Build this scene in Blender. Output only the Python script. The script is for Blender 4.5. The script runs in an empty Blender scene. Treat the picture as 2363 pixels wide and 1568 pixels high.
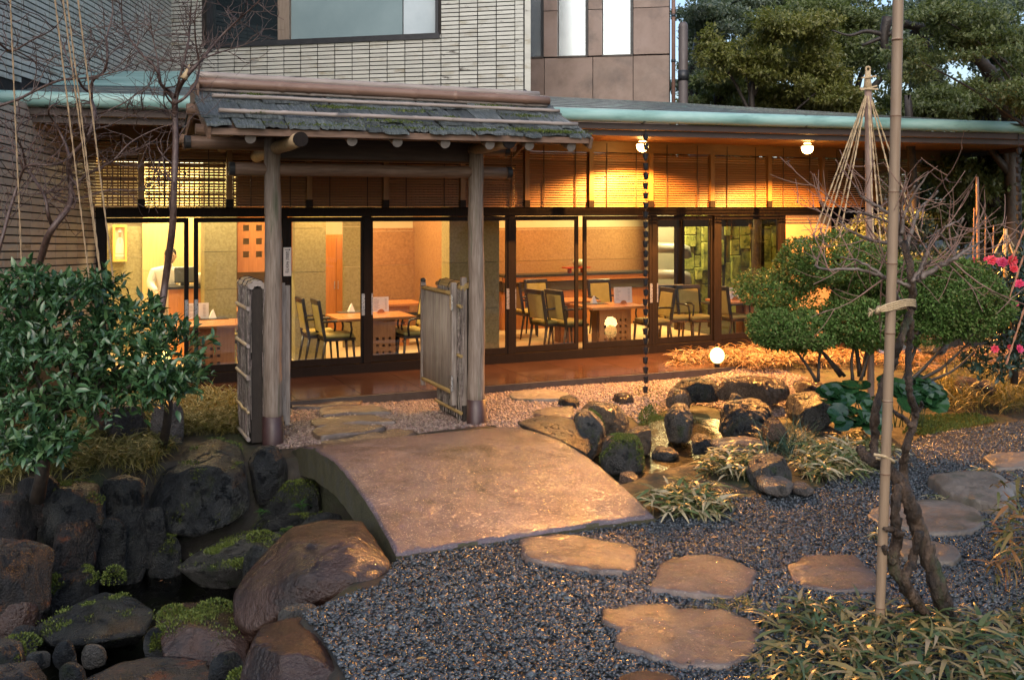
import bpy, bmesh, math, random
import numpy as np
from mathutils import Vector, Matrix, noise
R = math.radians
scene = bpy.context.scene
col = scene.collection

# ---------------------------------------------------------------- camera, sky, sun, exposure
YAW, FPX, U0, HOR, EYE = R(24), 2350.0, 1181.5, 478.0, 2.4      # photo measured on a 2363 x 1568 grid
CA, SA = math.cos(YAW), math.sin(YAW)
cam = bpy.data.cameras.new('camera'); camo = bpy.data.objects.new('camera', cam); col.objects.link(camo)
camo.location = (0, 0, EYE); camo.rotation_euler = (R(90), 0, -YAW)
cam.sensor_width = 36; cam.lens = 36 * FPX / 2363; cam.shift_y = -(784 - HOR) / 2363
cam.clip_end = 400; cam.clip_start = 0.05
scene.camera = camo

world = bpy.data.worlds.new('World'); scene.world = world; world.use_nodes = True
nt = world.node_tree
sky = nt.nodes.new('ShaderNodeTexSky'); sky.sky_type = 'NISHITA'; sky.sun_disc = False
SUN_EL, SUN_ROT = R(38), R(-150)
sky.sun_elevation = SUN_EL; sky.sun_rotation = SUN_ROT
sky.air_density = 1.0; sky.dust_density = 3.0; sky.ozone_density = 1.5
bg = nt.nodes['Background']; bg.inputs['Strength'].default_value = 0.12
nt.links.new(sky.outputs[0], bg.inputs['Color'])

sl = bpy.data.lights.new('sun', 'SUN'); sl.energy = 0.4; sl.angle = R(90); sl.color = (1.0, 0.98, 0.96)
so = bpy.data.objects.new('sun', sl); col.objects.link(so)
sd = Vector((math.sin(SUN_ROT) * math.cos(SUN_EL), math.cos(SUN_ROT) * math.cos(SUN_EL), 1.1))
so.rotation_euler = sd.to_track_quat('Z', 'Y').to_euler()

vs = scene.view_settings
vs.view_transform = 'Standard'; vs.look = 'None'; vs.gamma = 1.0; vs.use_curve_mapping = False
vs.exposure = 1.05
scene.cycles.use_denoising = True
try:
    scene.cycles.denoiser = 'OPENIMAGEDENOISE'
except Exception:
    pass
scene.cycles.max_bounces = 7; scene.cycles.diffuse_bounces = 3; scene.cycles.glossy_bounces = 4
scene.cycles.transmission_bounces = 6; scene.cycles.transparent_max_bounces = 10
scene.cycles.sample_clamp_indirect = 6.0; scene.cycles.caustics_reflective = False; scene.cycles.caustics_refractive = False
scene.cycles.blur_glossy = 0.5

# ---------------------------------------------------------------- placing helpers
def world_of(xc, d, z): return Vector((xc * CA + d * SA, -xc * SA + d * CA, z))
def G(u, v, z=0.0):
    d = FPX * (EYE - z) / (v - HOR); return world_of((u - U0) / FPX * d, d, z)
def D(u, v, d): return world_of((u - U0) / FPX * d, d, EYE + (HOR - v) / FPX * d)
def atY(u, v, y):
    k = (u - U0) / FPX; d = y / (CA - k * SA); return world_of(k * d, d, EYE + (HOR - v) / FPX * d)
def atX(u, v, x):
    k = (u - U0) / FPX; d = x / (SA + k * CA); return world_of(k * d, d, EYE + (HOR - v) / FPX * d)
RIGHT = Vector((CA, -SA, 0)); FWD = Vector((SA, CA, 0)); UP = Vector((0, 0, 1))
def depth_of(p): return p[0] * SA + p[1] * CA
def proj(p):
    d = depth_of(p); xc = p[0] * CA - p[1] * SA
    return U0 + FPX * xc / d, HOR - FPX * (p[2] - EYE) / d

# ---------------------------------------------------------------- object helpers
def tag(o, label=None, cat=None, group=None, kind=None):
    if label: o['label'] = label
    if cat: o['category'] = cat
    if group: o['group'] = group
    if kind: o['kind'] = kind
    return o
def link(o, parent=None):
    col.objects.link(o)
    if parent is not None:
        o.parent = parent
        o.matrix_parent_inverse = parent.matrix_basis.inverted()
    return o
def empty(name, loc=(0, 0, 0), label=None, cat=None, group=None):
    o = bpy.data.objects.new(name, None); o.empty_display_size = 0.2
    o.location = loc; link(o)
    return tag(o, label, cat, group)
def mesh_obj(name, me, mat=None, parent=None, loc=None):
    o = bpy.data.objects.new(name, me)
    if mat is not None and not me.materials: me.materials.append(mat)
    if loc is not None: o.location = loc
    return link(o, parent)
def shade(me, smooth=True):
    me.polygons.foreach_set('use_smooth', [smooth] * len(me.polygons)); me.update()

class MB:
    def __init__(s): s.v = []; s.f = []
    def add(s, vs, fs):
        n = len(s.v); s.v += [tuple(p) for p in vs]; s.f += [tuple(i + n for i in f) for f in fs]; return s
    def box(s, c, size, rz=0.0, rx=0.0, ry=0.0):
        hx, hy, hz = size[0] / 2, size[1] / 2, size[2] / 2
        m = Matrix.Translation(c) @ Matrix.Rotation(rz, 4, 'Z') @ Matrix.Rotation(ry, 4, 'Y') @ Matrix.Rotation(rx, 4, 'X')
        vs = [m @ Vector((x, y, z)) for x in (-hx, hx) for y in (-hy, hy) for z in (-hz, hz)]
        return s.add(vs, [(0, 1, 3, 2), (4, 6, 7, 5), (0, 4, 5, 1), (2, 3, 7, 6), (0, 2, 6, 4), (1, 5, 7, 3)])
    def bb(s, x0, x1, y0, y1, z0, z1):
        return s.box(((x0 + x1) / 2, (y0 + y1) / 2, (z0 + z1) / 2), (abs(x1 - x0), abs(y1 - y0), abs(z1 - z0)))
    def bar(s, a, b, w, h, up=(0, 0, 1)):
        a, b = Vector(a), Vector(b); t = (b - a).normalized(); u = Vector(up)
        x = t.cross(u)
        if x.length < 1e-4: x = t.cross(Vector((1, 0, 0)))
        x.normalize(); y = x.cross(t).normalized()
        vs = [p + x * (sx * w / 2) + y * (sy * h / 2) for p in (a, b) for sx, sy in ((-1, -1), (1, -1), (1, 1), (-1, 1))]
        return s.add(vs, [(0, 1, 2, 3), (7, 6, 5, 4), (0, 4, 5, 1), (1, 5, 6, 2), (2, 6, 7, 3), (3, 7, 4, 0)])
    def quad(s, a, b, c, d): return s.add([a, b, c, d], [(0, 1, 2, 3)])
    def tube(s, pts, rads, n=8, cap=True, wob=0.0, seed=0):
        pts = [Vector(p) for p in pts]
        if not isinstance(rads, (list, tuple)): rads = [rads] * len(pts)
        rnd = random.Random(seed)
        t0 = (pts[1] - pts[0]).normalized()
        x = t0.orthogonal().normalized(); vs = []; fs = []
        for i, p in enumerate(pts):
            t = (pts[min(i + 1, len(pts) - 1)] - pts[max(i - 1, 0)]).normalized()
            x = (x - t * x.dot(t)).normalized(); y = t.cross(x)
            for k in range(n):
                a = 2 * math.pi * k / n
                r = rads[i] * (1 + (rnd.uniform(-wob, wob) if wob else 0))
                vs.append(p + x * (math.cos(a) * r) + y * (math.sin(a) * r))
        for i in range(len(pts) - 1):
            for k in range(n):
                k2 = (k + 1) % n
                fs.append((i * n + k, i * n + k2, (i + 1) * n + k2, (i + 1) * n + k))
        if cap:
            fs.append(tuple(range(n - 1, -1, -1))); m = (len(pts) - 1) * n; fs.append(tuple(range(m, m + n)))
        return s.add(vs, fs)
    def prism(s, poly, z0, z1):
        n = len(poly); vs = [(p[0], p[1], z0) for p in poly] + [(p[0], p[1], z1) for p in poly]
        fs = [tuple(range(n - 1, -1, -1)), tuple(range(n, 2 * n))] + [(i, (i + 1) % n, n + (i + 1) % n, n + i) for i in range(n)]
        return s.add(vs, fs)
    def lathe(s, c, prof, n=16, axis='Z'):
        vs = []; fs = []
        for r, z in prof:
            for k in range(n):
                a = 2 * math.pi * k / n
                vs.append((c[0] + r * math.cos(a), c[1] + r * math.sin(a), c[2] + z) if axis == 'Z' else (c[0] + r * math.cos(a), c[1] + z, c[2] + r * math.sin(a)))
        for i in range(len(prof) - 1):
            for k in range(n):
                k2 = (k + 1) % n; fs.append((i * n + k, i * n + k2, (i + 1) * n + k2, (i + 1) * n + k))
        return s.add(vs, fs)
    def mesh(s, name, smooth=False):
        me = bpy.data.meshes.new(name); me.from_pydata(s.v, [], s.f); me.update()
        if smooth: shade(me)
        return me
    def build(s, name, mat, parent=None, smooth=False, bevel=0.0, recalc=True):
        me = s.mesh(name, smooth)
        if recalc:
            bm = bmesh.new(); bm.from_mesh(me); bmesh.ops.recalc_face_normals(bm, faces=bm.faces)
            if bevel:
                bmesh.ops.bevel(bm, geom=list(bm.edges), offset=bevel, segments=1, affect='EDGES', profile=0.7)
            bm.to_mesh(me); bm.free()
            if smooth: shade(me)
        return mesh_obj(name, me, mat, parent)

def np_mesh(name, V, Fc):
    """V (n,3) float, Fc (m,k) int -> mesh"""
    me = bpy.data.meshes.new(name); n, (m, k) = len(V), Fc.shape
    me.vertices.add(n); me.vertices.foreach_set('co', np.ascontiguousarray(V, dtype=np.float32).ravel())
    me.loops.add(m * k); me.loops.foreach_set('vertex_index', np.ascontiguousarray(Fc, dtype=np.int32).ravel())
    me.polygons.add(m); me.polygons.foreach_set('loop_start', np.arange(0, m * k, k, dtype=np.int32))
    me.polygons.foreach_set('use_smooth', np.ones(m, dtype=bool))
    me.update(calc_edges=True); me.validate(); return me

LEAF_T = np.array([(0, 0, 0), (.3, .42, .07), (.3, -.42, .07), (.34, 0, 0), (.66, .36, .04), (.66, -.36, .04), (.68, 0, -.03), (1, 0, -.14)])
LEAF_F = np.array([(0, 3, 1), (0, 2, 3), (1, 3, 6), (1, 6, 4), (3, 2, 5), (3, 5, 6), (4, 6, 7), (6, 5, 7)])
SMALL_T = np.array([(0, 0, 0), (.5, .5, .06), (.5, -.5, .06), (1, 0, -.05)])
SMALL_F = np.array([(0, 2, 1), (1, 2, 3)])
def blade_t(bend=0.5, segs=4):
    T = []; Fs = []
    for i in range(segs + 1):
        t = i / segs; w = .5 * (1 - t) ** .7 * min(1, .45 + 2.2 * t) if i < segs else 0.02
        a = bend * t
        T += [(math.sin(1.2 * a) / max(1.2 * a, 1e-6) * t, w, -t * math.sin(a) * .8), (math.sin(1.2 * a) / max(1.2 * a, 1e-6) * t, -w, -t * math.sin(a) * .8)]
    for i in range(segs):
        Fs.append((2 * i, 2 * i + 1, 2 * i + 3)); Fs.append((2 * i, 2 * i + 3, 2 * i + 2))
    return np.array(T), np.array(Fs)
def frames(Dv, Uv):
    Dv = Dv / np.linalg.norm(Dv, axis=1, keepdims=True)
    S = np.cross(Uv, Dv); S /= np.maximum(np.linalg.norm(S, axis=1, keepdims=True), 1e-6)
    N = np.cross(Dv, S); return Dv, S, N
def leaf_cloud(P, Dv, Uv, L, W, T=LEAF_T, Fc=LEAF_F):
    """many leaves as vertex / face arrays"""
    Dv, S, N = frames(Dv, Uv); n = len(P)
    V = P[:, None, :] + (T[None, :, 0:1] * L[:, None, None]) * Dv[:, None, :] + (T[None, :, 1:2] * W[:, None, None]) * S[:, None, :] + (T[None, :, 2:3] * L[:, None, None]) * N[:, None, :]
    k = len(T); FF = Fc[None] + (np.arange(n) * k)[:, None, None]
    return V.reshape(-1, 3), FF.reshape(-1, Fc.shape[1])
def rot_noise(rng, n, amt): return rng.normal(0, amt, (n, 3))

# ---------------------------------------------------------------- materials
MATS = {}
def nodes_of(name):
    m = bpy.data.materials.new(name); m.use_nodes = True; t = m.node_tree
    return m, t, t.nodes, t.links, t.nodes['Principled BSDF']
def ramp(N, L, fac, stops):
    r = N.new('ShaderNodeValToRGB'); e = r.color_ramp.elements
    while len(e) < len(stops): e.new(0.5)
    for x, (p, c) in zip(e, stops): x.position = p; x.color = (*c, 1)
    L.new(fac, r.inputs['Fac']); return r.outputs['Color']
def noise_n(N, L, vec, scale, detail=6, rough=.6, dist=0.0):
    n = N.new('ShaderNodeTexNoise'); n.inputs['Scale'].default_value = scale; n.inputs['Detail'].default_value = detail
    n.inputs['Roughness'].default_value = rough; n.inputs['Distortion'].default_value = dist
    if vec is not None: L.new(vec, n.inputs['Vector'])
    return n.outputs['Fac']
def mixc(N, L, fac, a, b, mode='MIX'):
    m = N.new('ShaderNodeMix'); m.data_type = 'RGBA'; m.blend_type = mode
    if isinstance(fac, (int, float)): m.inputs[0].default_value = fac
    else: L.new(fac, m.inputs[0])
    for i, x in ((6, a), (7, b)):
        if isinstance(x, tuple): m.inputs[i].default_value = (*x, 1)
        else: L.new(x, m.inputs[i])
    return m.outputs[2]
def mathn(N, L, op, a, b=None):
    m = N.new('ShaderNodeMath'); m.operation = op
    for i, x in ((0, a), (1, b)):
        if x is None: continue
        if isinstance(x, (int, float)): m.inputs[i].default_value = x
        else: L.new(x, m.inputs[i])
    return m.outputs[0]
def coords(N, L, stretch=(1, 1, 1), rnd=False):
    tc = N.new('ShaderNodeTexCoord'); mp = N.new('ShaderNodeMapping'); mp.inputs['Scale'].default_value = stretch
    L.new(tc.outputs['Object'], mp.inputs['Vector'])
    if rnd:
        oi = N.new('ShaderNodeObjectInfo'); v = N.new('ShaderNodeVectorMath'); v.operation = 'ADD'
        s = N.new('ShaderNodeVectorMath'); s.operation = 'SCALE'; s.inputs['Scale'].default_value = 37.0
        cmb = N.new('ShaderNodeCombineXYZ')
        for i in range(3): L.new(oi.outputs['Random'], cmb.inputs[i])
        L.new(cmb.outputs[0], s.inputs[0]); L.new(mp.outputs[0], v.inputs[0]); L.new(s.outputs[0], v.inputs[1]); return v.outputs[0]
    return mp.outputs[0]
def mat(name, cols, scale=6, rough=.7, rvar=.1, bump=.3, bscale=None, bdist=.01, stretch=(1, 1, 1), metal=0, spec=.5,
        objvar=0.0, islvar=0.0, coat=0, detail=8, dist=0.0, contrast=(.3, .7), rnd=False, patch=None, sss=0, trans=0, bump2=None):
    """cols: list of colours mixed by noise; patch=(colour, scale, lo, hi): a second, shaped stain layer"""
    if name in MATS: return MATS[name]
    m, t, N, L, P = nodes_of(name)
    vec = coords(N, L, stretch, rnd)
    n1 = noise_n(N, L, vec, scale, detail, .62, dist)
    lo, hi = contrast; k = len(cols)
    c = ramp(N, L, n1, [(lo + (hi - lo) * i / max(k - 1, 1), x) for i, x in enumerate(cols)]) if k > 1 else None
    if c is None:
        rgb = N.new('ShaderNodeRGB'); rgb.outputs[0].default_value = (*cols[0], 1); c = rgb.outputs[0]
    if patch:
        for pc, ps, a, b in (patch if isinstance(patch, list) else [patch]):
            pn = noise_n(N, L, vec, ps, 7, .65, .3)
            f = ramp(N, L, pn, [(a, (0, 0, 0)), (b, (1, 1, 1))]); c = mixc(N, L, f, c, pc)
    for amt, src in ((objvar, 'o'), (islvar, 'i')):
        if amt:
            if src == 'o': rv = N.new('ShaderNodeObjectInfo').outputs['Random']
            else: rv = N.new('ShaderNodeNewGeometry').outputs['Random Per Island']
            hs = N.new('ShaderNodeHueSaturation'); L.new(c, hs.inputs['Color'])
            mr = N.new('ShaderNodeMapRange'); mr.inputs['To Min'].default_value = 1 - amt; mr.inputs['To Max'].default_value = 1 + amt
            L.new(rv, mr.inputs['Value']); L.new(mr.outputs[0], hs.inputs['Value'])
            mr2 = N.new('ShaderNodeMapRange'); mr2.inputs['To Min'].default_value = .5 - amt * .06; mr2.inputs['To Max'].default_value = .5 + amt * .06
            v2 = mathn(N, L, 'FRACT', mathn(N, L, 'MULTIPLY', rv, 17.3)); L.new(v2, mr2.inputs['Value']); L.new(mr2.outputs[0], hs.inputs['Hue'])
            c = hs.outputs['Color']
    L.new(c, P.inputs['Base Color'])
    if rvar:
        rr = N.new('ShaderNodeMapRange'); rr.inputs['From Min'].default_value = .3; rr.inputs['From Max'].default_value = .7
        rr.inputs['To Min'].default_value = max(rough - rvar, .03); rr.inputs['To Max'].default_value = min(rough + rvar, 1)
        L.new(noise_n(N, L, vec, scale * 1.7, 5), rr.inputs['Value']); L.new(rr.outputs[0], P.inputs['Roughness'])
    else: P.inputs['Roughness'].default_value = rough
    P.inputs['Metallic'].default_value = metal; P.inputs['Specular IOR Level'].default_value = spec
    if coat: P.inputs['Coat Weight'].default_value = coat; P.inputs['Coat Roughness'].default_value = .12
    if sss: P.inputs['Subsurface Weight'].default_value = sss
    if bump:
        b = N.new('ShaderNodeBump'); b.inputs['Strength'].default_value = bump; b.inputs['Distance'].default_value = bdist
        hgt = noise_n(N, L, vec, bscale or scale * 3, 8, .65)
        if bump2: hgt = mathn(N, L, 'ADD', hgt, mathn(N, L, 'MULTIPLY', noise_n(N, L, vec, bump2[0], 4, .6), bump2[1]))
        L.new(hgt, b.inputs['Height']); L.new(b.outputs[0], P.inputs['Normal'])
    MATS[name] = m; return m
def leaf_mat(name, cols, rough=.35, isl=.35, trans=.25, spec=.5, objvar=0):
    if name in MATS: return MATS[name]
    m, t, N, L, P = nodes_of(name)
    rv = N.new('ShaderNodeNewGeometry').outputs['Random Per Island'] if not objvar else N.new('ShaderNodeObjectInfo').outputs['Random']
    vec = coords(N, L)
    f = mathn(N, L, 'ADD', mathn(N, L, 'MULTIPLY', rv, .65), mathn(N, L, 'MULTIPLY', noise_n(N, L, vec, 2.2, 3), .35))
    k = len(cols); c = ramp(N, L, f, [(.12 + .7 * i / max(k - 1, 1), x) for i, x in enumerate(cols)])
    L.new(c, P.inputs['Base Color']); P.inputs['Roughness'].default_value = rough; P.inputs['Specular IOR Level'].default_value = spec
    if trans:
        tr = N.new('ShaderNodeBsdfTranslucent'); L.new(mixc(N, L, 1.0, c, (1.0, 1.0, .55), 'MULTIPLY'), tr.inputs['Color'])
        mx = N.new('ShaderNodeMixShader'); mx.inputs[0].default_value = trans
        L.new(P.outputs[0], mx.inputs[1]); L.new(tr.outputs[0], mx.inputs[2]); L.new(mx.outputs[0], N['Material Output'].inputs['Surface'])
    MATS[name] = m; return m
def glass_mat(name, tint=(1, 1, 1), refl=1.0, rough=0.0, bump=0.0):
    if name in MATS: return MATS[name]
    m, t, N, L, P = nodes_of(name)
    tr = N.new('ShaderNodeBsdfTransparent'); tr.inputs['Color'].default_value = (*tint, 1)
    gl = N.new('ShaderNodeBsdfGlossy'); gl.inputs['Roughness'].default_value = rough
    fr = N.new('ShaderNodeFresnel'); fr.inputs['IOR'].default_value = 1.45
    f = mathn(N, L, 'MULTIPLY', fr.outputs[0], refl)
    if bump:
        b = N.new('ShaderNodeBump'); b.inputs['Strength'].default_value = bump; b.inputs['Distance'].default_value = .02
        L.new(noise_n(N, L, coords(N, L), 7, 3), b.inputs['Height']); L.new(b.outputs[0], gl.inputs['Normal']); L.new(b.outputs[0], fr.inputs['Normal'])
    mx = N.new('ShaderNodeMixShader'); L.new(f, mx.inputs[0]); L.new(tr.outputs[0], mx.inputs[1]); L.new(gl.outputs[0], mx.inputs[2])
    L.new(mx.outputs[0], N['Material Output'].inputs['Surface']); MATS[name] = m; return m
def emit_mat(name, colr, strength):
    if name in MATS: return MATS[name]
    m, t, N, L, P = nodes_of(name)
    P.inputs['Base Color'].default_value = (*colr, 1); P.inputs['Emission Color'].default_value = (*colr, 1); P.inputs['Emission Strength'].default_value = strength
    MATS[name] = m; return m

# wood, stone, metal used in several places
W_GREY = mat('weathered_wood', [(.11, .085, .07), (.2, .165, .14), (.27, .235, .21)], 7, .7, .12, .35, 20, .006, (9, 9, .7), rnd=True)
W_GREYX = mat('weathered_wood_lying', [(.1, .078, .062), (.18, .145, .12), (.25, .215, .19)], 7, .7, .12, .35, 20, .006, (.7, 9, 9), rnd=True)
W_DARK = mat('dark_frame_wood', [(.006, .0045, .004), (.014, .009, .007)], 9, .55, .1, .15, 30, .003, (6, 6, .6), spec=.12)
W_ORANGE = mat('cherry_wood', [(.40, .15, .045), (.52, .21, .065)], 5, .4, .08, .06, 30, .002, (9, 9, .8))
W_ORANGEX = mat('cherry_wood_top', [(.40, .15, .045), (.50, .20, .065)], 5, .3, .08, .05, 30, .002, (1, 7, 9))
W_YELLOW = mat('pale_panel_wood', [(.55, .40, .16), (.66, .50, .22)], 4, .45, .05, .05, 30, .002, (9, 9, .6))
BAMBOO = mat('dry_bamboo', [(.30, .21, .11), (.44, .33, .19), (.36, .26, .15)], 5, .4, .1, .1, 24, .003, (7, 7, .8), rnd=True)
BAMBOO_RED = mat('aged_bamboo', [(.13, .07, .047), (.2, .12, .085), (.165, .095, .068)], 4, .33, .1, .12, 26, .003, (.7, 8, 8), rnd=True)
BAMBOO_SIL = mat('silvered_bamboo', [(.22, .175, .145), (.33, .28, .25)], 6, .4, .1, .12, 26, .003, (.8, 8, 8), rnd=True)
ROPE = mat('straw_rope', [(.33, .235, .13), (.50, .38, .23)], 60, .85, .05, .6, 160, .004)
BLACK = mat('black_metal', [(.012, .012, .013), (.03, .03, .032)], 10, .4, .1, .08)
STEEL = mat('brushed_steel', [(.45, .45, .46), (.58, .58, .58)], 30, .3, .08, .05, metal=.9)
WHITE = mat('white_card', [(.74, .72, .7), (.8, .78, .76)], 3, .6, 0, 0)
COPPER = mat('verdigris_copper', [(.13, .25, .225), (.235, .40, .365), (.34, .50, .465)], 3.2, .42, .12, .12, 20, .004, (.35, 1, 2.2), patch=((.035, .06, .045), 2.6, .60, .74))

# ---------------------------------------------------------------- ground, stream, walkway, gravel
STREAM = [(8.2, 11.6, .28, -.06), (7.2, 10.6, .42, -.12), (6.2, 9.4, .7, -.26), (5.1, 8.85, .7, -.36), (3.2, 8.45, .95, -.95),
          (1.75, 8.25, 1.45, -1.02), (0.9, 7.6, 2.2, -1.05), (-.2, 7.25, 2.55, -1.05), (-1.5, 7.1, 2.7, -1.05), (-4, 7.1, 2.7, -1.05)]
def stream_np(x, y):
    """depth of the carved channel at arrays x, y"""
    z = np.zeros_like(x); 
    for (x0, y0, w0, b0), (x1, y1, w1, b1) in zip(STREAM, STREAM[1:]):
        dx, dy = x1 - x0, y1 - y0; t = np.clip(((x - x0) * dx + (y - y0) * dy) / (dx * dx + dy * dy), 0, 1)
        dist = np.hypot(x - x0 - t * dx, y - y0 - t * dy); w = w0 + (w1 - w0) * t; b = b0 + (b1 - b0) * t
        st = np.clip((x - 1.9) / 1.0, 0, 1); s = np.clip((dist / w - (.91 - .19 * st)) / (.13 + .37 * st), 0, 1); s = s * s * (3 - 2 * s); z = np.minimum(z, b * (1 - s))
    xl = np.interp(y, [3.0, 5.05, 5.95, 6.55, 6.75], [1.38, 1.33, 1.28, 1.9, 2.3]); keep = np.clip((xl - x) / .35, 0, 1); keep = np.where(y < 6.75, keep, np.maximum(keep, np.clip((y - 6.75) / .4, 0, 1)))
    return z * keep
def ground_np(x, y):
    z = stream_np(x, y)
    z = z + .012 * np.sin(x * 1.7 + .6) * np.cos(y * 1.3)
    # gentle rise of the planted bank to the right and of the left bank
    z = z + .10 * np.clip((x - 8.2) / 1.5, 0, 1) * np.clip((y - 9.6) / 1.0, 0, 1)
    z = z + np.where((x < 1.6) & (y > 9.4), .06 * np.clip((1.6 - x) / 1.2, 0, 1), 0)
    return z
def gz(x, y): return float(ground_np(np.array([x], float), np.array([y], float))[0])

def grid_sheet(name, xs, ys, mt, kind='structure'):
    X, Y = np.meshgrid(xs, ys); Z = ground_np(X, Y); n, m = X.shape
    V = np.stack([X, Y, Z], -1).reshape(-1, 3); i = (np.arange(n - 1)[:, None] * m + np.arange(m - 1)[None]).reshape(-1)
    F = np.stack([i, i + 1, i + m + 1, i + m], -1)
    o = mesh_obj(name, np_mesh(name, V, F), mt); return tag(o, kind=kind)
SOIL = mat('wet_soil', [(.010, .008, .006), (.022, .017, .011), (.016, .02, .008)], 4, .75, .15, .6, 30, .02, patch=((.022, .032, .008), 1.3, .48, .62))
fx = np.concatenate([np.array([-90, -50, -25, -12]), np.arange(-6, 15.01, .09), np.array([18, 25, 40, 90])])
fy = np.concatenate([np.array([-30, -8, 0]), np.arange(2.5, 14.01, .09), np.array([20, 30, 50, 100])])
g = grid_sheet('ground', fx, fy, SOIL); g['label'] = 'dark wet garden soil with stream bed'

WATER = glass_mat('stream_water', (.6, .62, .5), 1.0, .2, .6)
def sheet(name, poly, z, mt):
    o = MB().add([(x, y, z) for x, y in poly], [tuple(range(len(poly)))]).build(name, mt, recalc=False); tag(o, kind='structure'); return o
sheet('stream_water', [(-5, 4.6), (.9, 4.8), (1.5, 6.2), (2.2, 6.9), (4.4, 7.5), (4.4, 9.6), (2.2, 9.9), (-5, 10.2)], -.80, WATER)
sheet('stream_water', [(4.5, 7.8), (5.6, 7.9), (7.1, 8.9), (8.3, 11.2), (7.6, 11.9), (6.2, 10.7), (4.5, 9.8)], -.145, WATER)

# walkway of wet brown tiles in front of the glass doors
WTILE = mat('wet_walkway_tile', [(.034, .017, .012), (.058, .03, .022), (.045, .022, .016)], 1.3, .17, .06, .1, 40, .003, objvar=.1, coat=.15, rnd=True)
base = MB().bb(-3.2, 13.4, 12.13, 14.4, -.3, .088).build('walkway', mat('walkway_bed', [(.03, .022, .018)], 5, .6)); tag(base, kind='structure')
wt = MB().bb(-.396, .396, -.396, .396, -.014, .0).mesh('walkway_tile')
bmx = bmesh.new(); bmx.from_mesh(wt); bmesh.ops.recalc_face_normals(bmx, faces=bmx.faces); bmx.to_mesh(wt); bmx.free(); wt.materials.append(WTILE)
for i in range(20):
    for j in range(2):
        o = bpy.data.objects.new('tile', wt); o.location = (-2.6 + i * .8, 12.545 + j * .8, .103); link(o, base)
mb = MB().bb(-3.2, 13.4, 12.098, 12.128, -.3, .1); o = mb.build('kerb', mat('kerb_stone', [(.05, .035, .028), (.08, .06, .05)], 8, .35, .1, .2)); o.parent = base

# ------- pebbles: points in python, pebbles by geometry nodes
def in_poly(px, py, poly):
    n = len(poly); ins = np.zeros(px.shape, bool); j = n - 1
    for i in range(n):
        xi, yi = poly[i]; xj, yj = poly[j]
        c = ((yi > py) != (yj > py)) & (px < (xj - xi) * (py - yi) / (yj - yi + 1e-12) + xi); ins ^= c; j = i
    return ins
def pebbles(name, pts, nrm_size, mt, label, squash=.55, seed=1, shape_seed=3, low=False, parent=None):
    """one stuff object: a small rounded stone on every point"""
    rng = np.random.default_rng(seed)
    bm = bmesh.new()
    if low:
        for q_ in ((1, 0, 0), (0, 1, 0), (-1, 0, 0), (0, -1, 0), (0, 0, 1), (0, 0, -1)): bm.verts.new(q_)
        bm.verts.ensure_lookup_table()
        for k_ in range(4):
            bm.faces.new((bm.verts[k_], bm.verts[(k_ + 1) % 4], bm.verts[4])); bm.faces.new((bm.verts[(k_ + 1) % 4], bm.verts[k_], bm.verts[5]))
    else: bmesh.ops.create_icosphere(bm, subdivisions=1, radius=1.0)
    for v in bm.verts:
        v.co *= 1 + .28 * noise.noise(v.co * 1.3 + Vector((shape_seed, 0, 0))); v.co.z *= squash; v.co.x *= 1.25
    pm = bpy.data.meshes.new(name + '_stone'); bm.to_mesh(pm); bm.free(); shade(pm); pm.materials.append(mt)
    # baked into one mesh: keeps the scene free of hidden prototypes
    n = len(pts); tv = np.zeros(len(pm.vertices) * 3, np.float32); pm.vertices.foreach_get('co', tv); tv = tv.reshape(-1, 3)
    tf = np.array([p.vertices[:] for p in pm.polygons]); k = len(tv)
    a = rng.uniform(0, 6.283, n); tx = rng.normal(0, .32, n); ty = rng.normal(0, .32, n); s = nrm_size * rng.lognormal(0, .28, n)
    ca, sa = np.cos(a), np.sin(a)
    x = tv[None, :, 0] * ca[:, None] - tv[None, :, 1] * sa[:, None]; y = tv[None, :, 0] * sa[:, None] + tv[None, :, 1] * ca[:, None]
    z = tv[None, :, 2] + x * tx[:, None] + y * ty[:, None]
    V = np.stack([x, y, z], -1) * s[:, None, None] + pts[:, None, :]
    F = (tf[None] + (np.arange(n) * k)[:, None, None]).reshape(-1, 3)
    o = mesh_obj(name, np_mesh(name, V.reshape(-1, 3), F), mt); bpy.data.meshes.remove(pm)
    return tag(o, label, 'gravel', kind='stuff')
def scatter(poly, density, seed, avoid=(), lift=.0, zmax_carve=-.12):
    rng = np.random.default_rng(seed); P = np.array(poly); x0, y0 = P.min(0); x1, y1 = P.max(0)
    n = int((x1 - x0) * (y1 - y0) * density); x = rng.uniform(x0, x1, n); y = rng.uniform(y0, y1, n)
    ok = in_poly(x, y, poly) & (stream_np(x, y) > zmax_carve)
    for a in avoid: ok &= ~in_poly(x, y, a)
    x, y = x[ok], y[ok]
    return np.stack([x, y, ground_np(x, y) + lift + rng.uniform(0, .012, len(x))], -1)

# ---------------------------------------------------------------- restaurant: one storey, glass front, copper gutter
YF, YL = 13.8, 13.35            # glass front, louver plane
rest = empty('restaurant', (6.5, 14.2, 0), 'one storey restaurant with lit glass front, wooden louvers and verdigris gutter', 'building')
EL, ER = Vector((-2.2, 11.98, 3.53)), Vector((13.75, 10.15, 3.53))       # eave line
def eave(t): return EL.lerp(ER, t)
def eave_at_x(x): return eave((x - EL.x) / (ER.x - EL.x))
SLATE = mat('slate_roof', [(.035, .045, .045), (.075, .09, .09), (.13, .155, .15)], 9, .42, .14, .5, 24, .012, (.9, 5, 5), patch=((.11, .20, .17), 3, .55, .7))
ridge = [D(-150, 178, 13.2), D(0, 176, 13.5), D(450, 172, 14.2), D(1250, 222, 15.7), D(1545, 236, 16.3), D(2060, 268, 15), D(2430, 292, 14.1)]
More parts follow.
